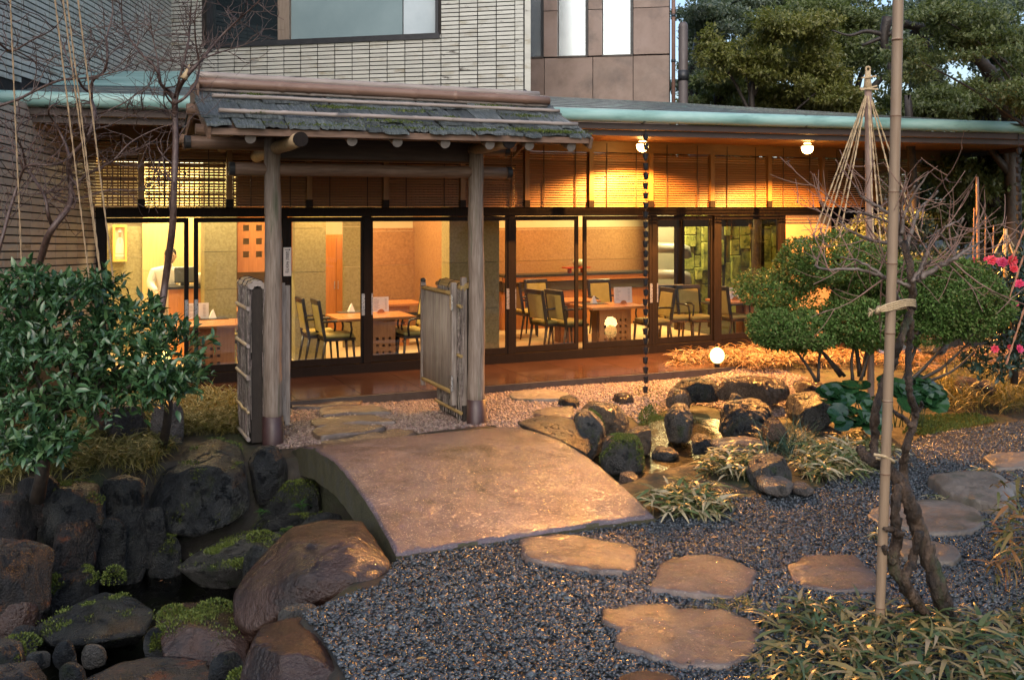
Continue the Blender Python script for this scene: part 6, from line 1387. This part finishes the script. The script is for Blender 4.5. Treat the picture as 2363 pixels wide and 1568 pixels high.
# --- bamboo grass and ground covers
SASA = leaf_mat('bamboo_grass_leaf', [(.04, .075, .018), (.075, .11, .03), (.13, .145, .055), (.30, .25, .14), (.40, .34, .22)], .4, trans=.2)
SASA_DRY = leaf_mat('dry_bamboo_grass', [(.07, .075, .025), (.16, .10, .05), (.26, .15, .085), (.34, .21, .13)], .5, trans=.2)
GRASSY = leaf_mat('yellowish_grass', [(.07, .075, .016), (.12, .115, .026), (.18, .155, .04), (.30, .25, .11)], .45, trans=.3)
LIR = leaf_mat('blue_green_blade', [(.025, .055, .035), (.04, .08, .05), (.065, .10, .06)], .35, trans=.15)
FORE = leaf_mat('foreground_bamboo_leaf', [(.03, .055, .02), (.05, .085, .03), (.085, .11, .04), (.20, .15, .05), (.27, .20, .11)], .33, trans=.2)
BT, BF = blade_t(.7, 4)
def region_points(g_, poly, n, jit=0.0):
    P = np.array([(G(u, v).x, G(u, v).y) for u, v in poly]); lo, hi = P.min(0), P.max(0); out = []
    while len(out) < n:
        x, y = g_.uniform(lo, hi, (n * 3, 2)).T; ok = in_poly(x, y, [tuple(p) for p in P]); out += list(zip(x[ok], y[ok]))
    a = np.array(out[:n]); return np.stack([a[:, 0], a[:, 1], ground_np(a[:, 0], a[:, 1])], -1)
def sasa_mesh(name, base, g_, mt_, k, h0, h1, L0, L1, w, parent=None, elev=(-.1, .75), bend=None, kind=True):
    n = len(base); top_ = base + np.stack([g_.normal(0, .03, n), g_.normal(0, .03, n), g_.uniform(h0, h1, n)], -1); PP = np.repeat(top_, k, 0); m_ = n * k
    PP = PP - np.array([0, 0, 1]) * (g_.uniform(0, .55, (m_, 1)) * np.repeat(top_[:, 2:3] - base[:, 2:3], k, 0)); a = g_.uniform(0, 6.283, m_); e = g_.uniform(elev[0], elev[1], m_)
    dv = np.stack([np.cos(a) * np.cos(e), np.sin(a) * np.cos(e), np.sin(e)], -1); uv = np.tile(np.array([0, 0, 1.0]), (m_, 1)) + g_.normal(0, .3, (m_, 3)); L_ = g_.uniform(L0, L1, m_)
    Vv, Ff = leaf_cloud(PP, dv, uv, L_, L_ * w * g_.uniform(.8, 1.2, m_), BT, BF)
    # thin stems
    sv = np.stack([base, base + np.array([.004, 0, 0]), top_], 1).reshape(-1, 3); sf = np.arange(n * 3).reshape(-1, 3)
    Vv = np.concatenate([Vv, sv]); Ff = np.concatenate([Ff, sf + len(Vv) - len(sv)]); o = mesh_obj(name, np_mesh(name, Vv, Ff), mt_, parent)
    if kind: o['kind'] = 'stuff'
    return o
g_ = np.random.default_rng(71)
b_ = region_points(g_, [(1535, 862), (1640, 855), (1760, 872), (1900, 872), (1905, 835), (1760, 835), (1560, 840)], 520)
tag(sasa_mesh('bamboo_grass', b_, g_, SASA_DRY, 6, .1, .26, .09, .17, .16), 'dry pinkish bamboo grass round the garden lamp', 'bamboo grass')
b_ = region_points(g_, [(1560, 838), (1900, 838), (2110, 845), (2110, 870), (1900, 866), (1700, 850)], 380); tag(sasa_mesh('bamboo_grass', b_, g_, SASA_DRY, 6, .08, .22, .09, .16, .16), 'dry bamboo grass under the azaleas', 'bamboo grass')
b_ = region_points(g_, [(180, 1060), (330, 1030), (430, 1010), (575, 1000), (560, 930), (430, 915), (180, 960)], 3200); tag(sasa_mesh('bank_grass', b_, g_, GRASSY, 5, .05, .2, .08, .17, .10, elev=(0, 1.1)), 'yellowish grass on the left stream bank', 'grass')
b_ = region_points(g_, [(-60, 1135), (130, 1110), (360, 1085), (400, 1040), (180, 1000), (-60, 1020)], 2200); tag(sasa_mesh('bank_grass', b_, g_, GRASSY, 5, .04, .15, .08, .18, .10, elev=(-.5, 1.0)), 'shaded grass under the camellia shrub', 'grass')
b_ = region_points(g_, [(2090, 935), (2240, 965), (2420, 950), (2420, 890), (2200, 885)], 620); tag(sasa_mesh('bank_grass', b_, g_, GRASSY, 5, .1, .34, .12, .26, .08, elev=(.1, 1.2)), 'long green grass on the right bank', 'grass')
b_ = region_points(g_, [(2050, 870), (2240, 905), (2420, 868), (2420, 830), (2080, 835)], 420); tag(sasa_mesh('bamboo_grass', b_, g_, SASA_DRY, 6, .06, .2, .09, .16, .16), 'low bamboo grass between the azalea and the red camellia', 'bamboo grass')
def clump(label, poly, n, mt_, k, h0, h1, L0, L1, w, elev=(-.1, .8), name='bamboo_grass_clump'):
    c_ = G(sum(p[0] for p in poly) / len(poly), sum(p[1] for p in poly) / len(poly)); e_ = empty(name, c_, label, 'plant', 'grass clumps'); sasa_mesh('leaves', region_points(g_, poly, n), g_, mt_, k, h0, h1, L0, L1, w, e_, elev); return e_
clump('variegated bamboo grass tuft at the near right bridge corner', [(1500, 1190), (1560, 1200), (1650, 1195), (1680, 1170), (1590, 1150), (1500, 1160)], 110, SASA, 6, .04, .2, .11, .2, .19)
clump('bamboo grass leaning over the right pool', [(1625, 1110), (1740, 1110), (1770, 1080), (1700, 1062), (1630, 1075)], 100, SASA, 6, .04, .2, .11, .2, .19)
clump('wide bamboo grass clump left of the gnarled trunk', [(1835, 1100), (1900, 1120), (2000, 1110), (2050, 1060), (1990, 1020), (1870, 1050)], 230, SASA, 6, .04, .2, .11, .2, .19)
clump('spiky blue green grass in front of the angular rock', [(1770, 1050), (1830, 1070), (1880, 1040), (1850, 1020), (1780, 1025)], 60, LIR, 6, .0, .02, .22, .42, .03, (.5, 1.35), 'spiky_grass')
clump('small weed on the gravel below the gnarled trunk', [(2000, 1235), (2040, 1240), (2040, 1255), (2005, 1255)], 6, SASA, 6, .02, .07, .06, .1, .15); clump('small weed beside the humped stepping stone', [(2155, 1150), (2190, 1150), (2190, 1165), (2155, 1165)], 8, SASA, 6, .02, .07, .06, .1, .15)
clump('small weed beside the dark stone at the right', [(2245, 1090), (2290, 1090), (2290, 1105), (2245, 1105)], 8, SASA, 6, .02, .08, .06, .1, .15); clump('grass sprouting at the edge of the second stepping stone', [(1590, 1385), (1740, 1395), (1750, 1420), (1620, 1405)], 26, GRASSY, 5, .01, .05, .05, .09, .12)
b_ = region_points(g_, [(1745, 1568), (1760, 1470), (1800, 1415), (1900, 1400), (2050, 1430), (2180, 1470), (2300, 1440), (2420, 1400), (2460, 1700), (1800, 1700)], 400); tag(sasa_mesh('bamboo_grass', b_, g_, FORE, 5, .02, .15, .07, .21, .17), 'foreground bamboo grass along the bottom right', 'bamboo grass')
clump('tall reddish green bamboo at the right border', [(2270, 1400), (2400, 1400), (2460, 1300), (2330, 1290)], 30, leaf_mat('autumn_bamboo_leaf', [(.05, .07, .02), (.10, .10, .025), (.2, .12, .03), (.25, .09, .03)], .35, trans=.25), 9, .25, .75, .1, .2, .16, (-.3, .7), 'bamboo_clump')

# --- mosses and ferns
MOSS = leaf_mat('moss', [(.035, .06, .006), (.065, .095, .01), (.1, .12, .016)], .7, trans=.1)
def moss_mesh(name, label, P, Nn, L0, L1, parent=None):
    n = len(P); gg = np.random.default_rng(n); dv = Nn + gg.normal(0, .45, (n, 3)); uv = gg.normal(0, 1, (n, 3)); L_ = gg.uniform(L0, L1, n); Vv, Ff = leaf_cloud(P, dv, uv, L_, L_ * .5, SMALL_T, SMALL_F)
    o = mesh_obj(name, np_mesh(name, Vv, Ff), MOSS, parent); o['kind'] = 'stuff'
    if label: tag(o, label, 'moss')
    return o
UPn = lambda n: np.tile(np.array([0, 0, 1.0]), (n, 1))
P = region_points(g_, [(1470, 985), (1550, 1000), (1545, 940), (1500, 930), (1475, 945)], 5000); moss_mesh('moss_carpet', 'bright moss patch beneath the rain chain', P + np.array([0, 0, .012]), UPn(len(P)), .015, .035)
P = region_points(g_, [(2080, 1000), (2140, 1005), (2300, 975), (2250, 955), (2120, 960)], 4500); moss_mesh('moss_carpet', 'green moss strip along the right gravel path', P + np.array([0, 0, .006]), UPn(len(P)), .015, .04)
P = region_points(g_, [(1450, 905), (1500, 880), (1650, 960), (1640, 1000), (1590, 990)], 2500); moss_mesh('moss_carpet', 'thin moss between the right hand rocks', P + np.array([0, 0, .006]), UPn(len(P)), .012, .025)
for k, (u, v, ru, rv, dd_, lb) in enumerate(((263, 1334, 24, 28, 8.2, 'round moss cushion by the left pool'), (398, 1420, 30, 22, 6.95, 'moss cushion on the left corner of the brown stream rock'), (495, 1408, 42, 20, 7.1, 'moss cushion on top of the brown stream rock'), (45, 1490, 45, 22, 7.0, 'flat moss at the lower left corner'), (560, 1562, 30, 14, 5.7, 'moss tuft in front of the bottom boulder'), (600, 1237, 30, 9, 8.95, 'moss smear on the sloping slab'), (560, 1300, 24, 6, 8.4, 'moss at the waterline of the sloping slab'))):
    P, Nn = ell_points(g_, 900, [(u, v, ru, rv, dd_, ru / FPX * dd_)], .9); ok = Nn[:, 2] > -.2; moss_mesh('moss_cushion', lb, P[ok], Nn[ok], .012, .028)
def moss_on(label, thr, nzmin, seed, L0=.01, L1=.024, freq=4.0, cnt=2600):
    o = ROCKS[label]; m_ = o.data; n = len(m_.vertices); co = np.zeros(n * 3, np.float32); m_.vertices.foreach_get('co', co); co = co.reshape(-1, 3) + np.array(o.location); nr = np.zeros(n * 3, np.float32); m_.vertices.foreach_get('normal', nr); nr = nr.reshape(-1, 3)
    w_ = np.array([noise.noise(Vector(p) * freq + Vector((seed, 0, 0))) + .4 * noise.noise(Vector(p) * freq * 3) for p in co]); ok = (w_ > thr) & (nr[:, 2] > nzmin); gg = np.random.default_rng(seed)
    if ok.sum() < 5: return
    ix = gg.choice(np.where(ok)[0], cnt); sz = max(o.dimensions) / 45; moss_mesh('moss', None, co[ix] + gg.normal(0, sz, (cnt, 3)) * (1 - np.abs(nr[ix])) - nr[ix] * .004, nr[ix] + np.array([0, 0, .4]), L0, L1, o)
for lb, thr, nz, ct in (('mossy dark rock behind the wedge rock', .0, .1, 2600), ('low dark rock under the camellia trunk', .05, .3, 2000), ('round mossy boulder standing in the stream', .12, -.2, 2600), ('sloping flat slab at the edge of the left pool', .1, .3, 2600), ('dark stone under the far end of the bridge', .05, .2, 2000),
                        ('moss topped brown rock in the stream at the lower left', .2, .4, 2600), ('long dark wedge shaped wet rock lying in the stream', .3, .3, 1500), ('huge dark lichen speckled boulder below the left grass bank', .32, .3, 1500), ('low dark stone beneath the bridge arch', .0, .2, 1500), ('small rock below the shaded boulder', .1, .2, 1200), ('mossy cobble beside the moss topped rock', -.1, .0, 900), ('mossy dark rock at the lower left border', -.05, .1, 2200), ('lichen covered round boulder beside the striped rock', .25, .0, 1200), ('dark rock at the foot of the huge boulder', .15, .2, 1200)): moss_on(lb, thr, nz, len(lb), cnt=ct)
# moss lying on the gate roof (part of the gate)
pts = []
for x_, f_, n_, sp in ((4.72, .96, 900, .17), (4.35, .92, 250, .08), (3.9, .97, 250, .09), (2.75, .52, 350, .2), (2.45, .52, 250, .14), (1.75, .22, 150, .08), (3.3, .55, 150, .1), (4.6, .55, 260, .12), (1.75, .75, 130, .05), (2.95, .9, 300, .2), (4.3, .25, 200, .12), (3.65, .72, 160, .05), (2.1, .99, 260, .3), (3.2, .99, 300, .3)):
    for _ in range(n_): pts.append(roofp(x_ + g_.normal(0, sp), min(f_ + g_.normal(0, .022), 1.02), .062 - .03 * (f_ > .9)))
P = np.array([p[:] for p in pts]); moss_mesh('roof_moss', None, P, UPn(len(P)) + np.array([0, -.3, 0]), .01, .028, gate)
def fern(label, u, v, dd_, s_, n_=7, seed=0):
    f_ = empty('fern', D(u, v, dd_), label, 'fern'); q = random.Random(seed); PPl, DVl, LL = [], [], []; c_ = D(u, v, dd_)
    for k in range(n_):
        a = q.uniform(0, 6.283); d_ = Vector((math.cos(a), math.sin(a), q.uniform(.1, .7))).normalized() - FWD * .5; d_.normalize(); sd_ = d_.cross(UP).normalized()
        for i in range(9):
            t_ = (i + 1) / 9; p = c_ + d_ * s_ * t_ - UP * s_ * .5 * t_ * t_
            for sg_ in (-1, 1): PPl.append(p[:]); DVl.append((sd_ * sg_ + d_ * .5)[:]); LL.append(s_ * .34 * (1.1 - t_))
    n = len(PPl); Vv, Ff = leaf_cloud(np.array(PPl), np.array(DVl), UPn(n), np.array(LL), np.array(LL) * .35, SMALL_T, SMALL_F); mesh_obj('fronds', np_mesh('fronds', Vv, Ff), leaf_mat('fern_leaf', [(.02, .07, .012), (.04, .11, .02)], .4, trans=.2), f_)
fern('bright fern on the stone under the bridge', 695, 1165, 9.2, .13, 8, 1); fern('pale fern behind the large brown boulder', 660, 1218, 8.6, .12, 6, 2); fern('small fern right of the huge dark boulder', 605, 1182, 9.1, .1, 6, 3); fern('fern hanging in the dark gap at the left', 250, 1150, 9.2, .12, 5, 4)

# --- trees beyond the roof
TREE_L = [leaf_mat('far_tree_leaf', [(.06, .08, .03), (.115, .15, .05), (.18, .215, .085), (.24, .265, .14)], .4, trans=.5), leaf_mat('far_tree_leaf_yellow', [(.075, .09, .02), (.15, .165, .036), (.22, .225, .06), (.28, .26, .1)], .45, trans=.45),
          leaf_mat('far_tree_leaf_blue', [(.055, .078, .048), (.1, .138, .085), (.155, .195, .14), (.22, .255, .22)], .35, trans=.45)]
def far_tree(label, blobs, base_uv, d, mt_, n, seed, leaf=.16, trunk=.16):
    t_ = empty('broadleaf_tree', D(base_uv[0], 900, d), label, 'tree', 'trees beyond the roof'); gg = np.random.default_rng(seed)
    sub = []
    for (u, v, ru, rv, rd) in blobs:      # every mass of the crown breaks into clumps
        m_ = 17
        for _ in range(m_): a = gg.normal(size=3); a /= np.linalg.norm(a); f_ = gg.uniform(.15, .95); sub.append((u + a[0] * ru * f_, v + a[1] * rv * f_, ru * gg.uniform(.25, .6), rv * gg.uniform(.2, .5), d + a[2] * rd * f_, rd * .4))
    P, Nn = ell_points(gg, int(n * 1.35), sub, .1); PP, dv, uv, L_, W_ = sprigs(gg, P, Nn, 3, leaf * .6, leaf * 1.35, 1.2, .0, .5); Vv, Ff = leaf_cloud(PP, dv, uv, L_, W_, SMALL_T, SMALL_F)
    o = mesh_obj('crown', np_mesh('crown', Vv, Ff), mt_, t_); o['kind'] = 'stuff'; mb_ = MB(); q = random.Random(seed)
    b0 = D(base_uv[0], 760, d); mb_.tube(catmull_open([b0, D(base_uv[0] + 8, 450, d), D(base_uv[0] - 6, 220, d), D(base_uv[0] + 10, base_uv[1], d)], 4), [trunk * (1 - .045 * i) for i in range(13)], 8, wob=.05)
    for (u, v, ru, rv, rd) in blobs: mb_.tube(catmull_open([D(base_uv[0], min(v + 160, 420), d), D((u + base_uv[0]) / 2, v + 70, d), D(u, v, d + q.uniform(-.5, .5))], 4), [trunk * .5 * (1 - .09 * i) for i in range(9)], 6)
    mb_.build('trunk', BARK_D, t_, smooth=True); return t_
far_tree('dark tall tree beside the granite block', [(1640, 40, 120, 70, 2.2), (1640, 180, 90, 80, 1.8), (1760, 90, 90, 60, 1.6)], (1610, 60), 24, TREE_L[2], 9000, 81, .09, .3)
far_tree('twiggy brown green tree just above the roof', [(1690, 215, 95, 60, 1.5), (1620, 260, 60, 45, 1.2)], (1660, 240), 21, TREE_L[0], 7000, 82, .085, .1)
far_tree('yellow green tree behind the bright right lamp', [(1850, 150, 120, 90, 2), (1790, 240, 90, 60, 1.6), (1930, 230, 90, 70, 1.6)], (1850, 150), 20, TREE_L[1], 12000, 83, .08, .14)
far_tree('tall tree filling the top centre right', [(1900, 30, 150, 80, 2.4), (2010, 110, 110, 90, 2)], (1960, 60), 23, TREE_L[0], 11000, 84, .09, .2)
far_tree('blue green tree right of the bamboo pole', [(2200, 40, 150, 70, 2.2), (2330, 120, 120, 120, 2), (2130, 170, 80, 60, 1.5)], (2290, 160), 19, TREE_L[2], 12000, 85, .075, .2)
far_tree('dense dark tree at the right border above the eave', [(2280, 230, 140, 70, 1.8), (2180, 240, 110, 60, 1.6), (2380, 180, 90, 110, 1.6)], (2330, 240), 17.5, TREE_L[0], 12000, 86, .07, .16)
far_tree('dark hedge like tree under the right eave', [(2230, 430, 140, 80, 1.4), (2340, 420, 110, 110, 1.4), (2160, 520, 80, 50, 1.2), (2280, 520, 130, 60, 1.2)], (2260, 500), 19, TREE_L[0], 13000, 87, .085, .1)
far_tree('low shaded shrub tree behind the azaleas', [(2080, 520, 90, 60, 1.0), (1990, 560, 80, 50, 1.0), (2150, 620, 120, 60, 1.0), (2330, 620, 120, 50, 1.0)], (2100, 600), 16.5, TREE_L[2], 8000, 88, .07, .08)
far_tree('pale far tree closing the gaps under the top edge', [(1700, 10, 160, 60, 2), (1950, 0, 160, 60, 2), (2250, 0, 200, 60, 2), (1600, 100, 60, 80, 1.5), (2080, 60, 120, 60, 2)], (1880, 20), 34, TREE_L[2], 9000, 92, .15, .2)
far_tree('distant wood behind all the right hand trees', [(1700, 320, 200, 160, 3), (1950, 300, 220, 170, 3), (2250, 300, 240, 190, 3), (1750, 130, 110, 70, 3), (2100, 120, 140, 80, 3), (1880, 60, 160, 60, 3), (2150, 430, 200, 110, 3), (2330, 480, 160, 130, 3)], (1950, 260), 30, TREE_L[0], 22000, 89, .15, .3)
far_tree('fine leaved tree spreading in front of the leaning trunk', [(2250, 90, 150, 80, 1.2), (2120, 140, 90, 60, 1.0), (2340, 200, 90, 70, 1.0), (2150, 30, 100, 50, 1.0)], (2380, 150), 13.6, TREE_L[0], 5200, 90, .06, .05)
far_tree('light green tree right behind the roof ridge', [(1800, 60, 120, 70, 1.6), (1720, 150, 90, 60, 1.4), (1900, 200, 110, 60, 1.4), (1650, 120, 60, 70, 1.2)], (1740, 120), 18.5, TREE_L[1], 8000, 91, .075, .09)
ot = empty('leaning_trunk', D(2320, 300, 15), 'thick leaning bark covered trunk among the trees at the right', 'tree'); mb = MB()
P = catmull_open([D(2330, 260, 15.6), D(2303, 191, 15.3), D(2270, 150, 15.1), (D(2236, 118, 15)), D(2177, 82, 14.8), D(2120, 64, 14.7), D(2080, 55, 14.6)], 5); mb.tube(P, [(.12 - .002 * i) * (1 + .12 * math.sin(i * 1.1)) for i in range(len(P))], 12, wob=.12, seed=2).build('trunk', BARK_D, ot, smooth=True)
mb = MB(); 
for path, r0 in (([(2085, 58), (2050, 80), (2000, 72), (1960, 82), (1920, 70)], .05), ([(2082, 62), (2040, 85), (1990, 105)], .04), ([(2110, 66), (2140, 110), (2135, 150)], .09), ([(2048, 40), (2040, 90), (2052, 140), (2060, 210)], .08), ([(2340, 232), (2363, 215), (2400, 205)], .05)):
    P = catmull_open([D(u, v, 14.8) for u, v in path], 4); MB().tube(P, [r0 * (1 - .05 * i) for i in range(len(P))], 7, wob=.06).build('limb', BARK_D, ot, smooth=True)
# small staked things in the far right garden
sc_ = empty('straw_cone', D(2320, 600, 15), 'small far straw rope cone at the right', 'rope cone'); MB().tube([D(2320, 640, 15), D(2320, 528, 15)], .03, 7).build('pole', BAMBOO, sc_, smooth=True)
for k in range(7): a = k * .9; MB().tube([D(2320, 535, 15), D(2320 + 42 * math.cos(a), 610, 15 + .3 * math.sin(a))], .012, 4).build('straw_rope', ROPE, sc_, smooth=True)
tag(bamboo(D(2258, 640, 14.5), D(2255, 408, 14.5), .022, 'garden_stake', BAMBOO_RED, None, 5, seed=4), 'tall thin bamboo stake in the far right garden', 'stake')
for k, (u, v0, v1) in enumerate(((2245, 640, 480), (2272, 640, 500), (2290, 640, 520))): tag(bamboo(D(u, v0, 14.8), D(u + 3, v1, 14.8), .010, 'garden_stake', BAMBOO_RED, None, 4, seed=k), 'thin %s stake beside the tall far bamboo stake' % ('left', 'right', 'rightmost')[k], 'stake', 'thin far stakes')

# ---------------------------------------------------------------- lamps, rain chains, litter
def flood(label, u, v, X_, power):
    p = atX(u, v, X_); f_ = empty('floodlight', (p.x, p.y, 3.385), label, 'lamp', 'floodlights under the eave')
    MB().lathe((p.x, p.y, 0), [(.05, 3.384), (.05, 3.37), (.018, 3.36), (.018, 3.34), (.0, 3.34)], 14).build('mount', BLACK, f_, smooth=True)
    MB().lathe((p.x, p.y + .0, 3.30), [(.02, .055), (.07, .045), (.105, .01), (.1, .01), (.065, .038), (.02, .045)], 18).build('reflector', STEEL, f_, smooth=True)
    bl = blob('bulb', (p.x, p.y - .01, 3.285), (.088, .08, .085), emit_mat('sodium_bulb', (1, .56, .16), 26.0), f_, amp=0); bl.visible_shadow = True
    l_ = bpy.data.lights.new('flood_light', 'SPOT'); l_.energy = power; l_.color = (1, .40, .08); l_.spot_size = R(158); l_.spot_blend = .3; l_.shadow_soft_size = .05
    o = bpy.data.objects.new('flood_light', l_); o.location = (p.x, p.y - .02, 3.20); dv_ = Vector((.03, -.10, -1)); o.rotation_euler = dv_.to_track_quat('-Z', 'Y').to_euler(); link(o, f_)
flood('bright orange floodlight behind the top of the rain chain', 1482, 318, 7.75, 1400)
flood('bright orange floodlight under the eave at the right', 1862, 325, 10.28, 2000)
def globe(label, u, v, z, rad, power, emis):
    p = G(u, v, z); f_ = empty('garden_lamp', (p.x, p.y, 0), label, 'lamp', 'garden globe lamps')
    blob('globe', p, (rad, rad, rad * 1.1), emit_mat('globe_glow', (1, .66, .2), emis), f_, amp=0); MB().lathe((p.x, p.y, 0), [(.04, 0), (.04, z - rad), (.06, z - rad * .85)], 12).build('lamp_stem', BLACK, f_, smooth=True)
    l_ = bpy.data.lights.new('globe_light', 'POINT'); l_.energy = power; l_.color = (1, .58, .2); l_.shadow_soft_size = rad
    o = bpy.data.objects.new('globe_light', l_); o.location = p + Vector((0, -.0, rad + .05)); link(o, f_)
globe('glowing globe lamp in the bamboo grass', 1655, 820, .26, .105, 9, 3.0)
globe('low globe lamp glimpsed through the camellia leaves', 382, 824, .22, .09, 7, 3.0)

cup = MB(); prof = [(.012, -.045), (.026, -.04), (.03, -.01), (.036, .03)]
n = 8; vs = []
for r_, z_ in prof: vs += [(r_ * math.cos(k * 6.283 / n) * (1 + .12 * (k % 2) * (z_ > .02)), r_ * math.sin(k * 6.283 / n) * (1 + .12 * (k % 2) * (z_ > .02)), z_ + (.012 if (z_ > .02 and k % 2) else 0)) for k in range(n)]
cup.add(vs, [(i * n + k, i * n + (k + 1) % n, (i + 1) * n + (k + 1) % n, (i + 1) * n + k) for i in range(3) for k in range(n)]); cme = cup.mesh('cup', True); cme.materials.append(mat('blackened_copper', [(.02, .022, .026), (.045, .048, .055)], 20, .35, .1, .1, metal=.5))
linkm = MB().tube([(0, 0, .03), (.006, 0, .05), (0, 0, .085)], .004, 5).mesh('link', True); linkm.materials.append(BLACK)
def rain_chain(label, x, y, z0, z1, s_=1.0):
    c_ = empty('rain_chain', (x, y, z0), label, 'rain chain', 'rain chains'); z = z1; k = 0
    while z > z0 + .06:
        for nm, me_ in (('cup', cme), ('link', linkm)):
            o = bpy.data.objects.new(nm, me_); o.location = (x + .004 * math.sin(k * 2.1), y, z); o.scale = (s_,) * 3; o.rotation_euler = (0, 0, k * .8); link(o, c_)
        z -= .122 * s_; k += 1
    MB().tube([(x, y, z1), (x, y, 3.45)], .006, 5).build('hanger', BLACK, c_, smooth=True)
q = G(1490, 918); rain_chain('long rain chain of dark cups hanging from the gutter to the moss', q.x, q.y, .02, 3.28)
q = D(2351, 400, 14.5); rain_chain('distant rain chain at the right border', q.x, q.y, 1.9, 3.2, 1.1)

# fallen leaves on gravel and rocks
LIT = mat('fallen_leaf', [(.20, .09, .03), (.28, .16, .06), (.16, .05, .02)], 9, .5, .05, 0, objvar=.3, rnd=True); lme = np_mesh('fallen_leaf', LEAF_T * np.array([1, .45, .5]), LEAF_F); lme.materials.append(LIT)
q = random.Random(77); lt = []
for u, v, z in [(q.uniform(820, 1400), q.uniform(1330, 1560), .03) for _ in range(9)] + [(q.uniform(1550, 2000), q.uniform(1160, 1300), .03) for _ in range(8)] + [(q.uniform(250, 420), q.uniform(1300, 1345), -.78) for _ in range(9)] + [(q.uniform(2060, 2240), q.uniform(945, 975), .03) for _ in range(6)]:
    lt.append((G(u, v, z), q.uniform(.03, .06), 'floating at the edge of the left pool' if z < 0 else ('on the dark gravel in front of the bridge' if v > 1310 else ('on the moss strip at the right' if v < 1000 else 'on the dark gravel left of the bamboo pole'))))
for p, s_, where in lt:
    o = bpy.data.objects.new('fallen_leaf', lme); o.location = p; o.scale = (s_,) * 3; o.rotation_euler = (q.uniform(-.3, .3), q.uniform(-.3, .3), q.uniform(0, 6.28)); link(o); tag(o, 'brown fallen leaf ' + where, 'leaf', 'fallen leaves ' + where)
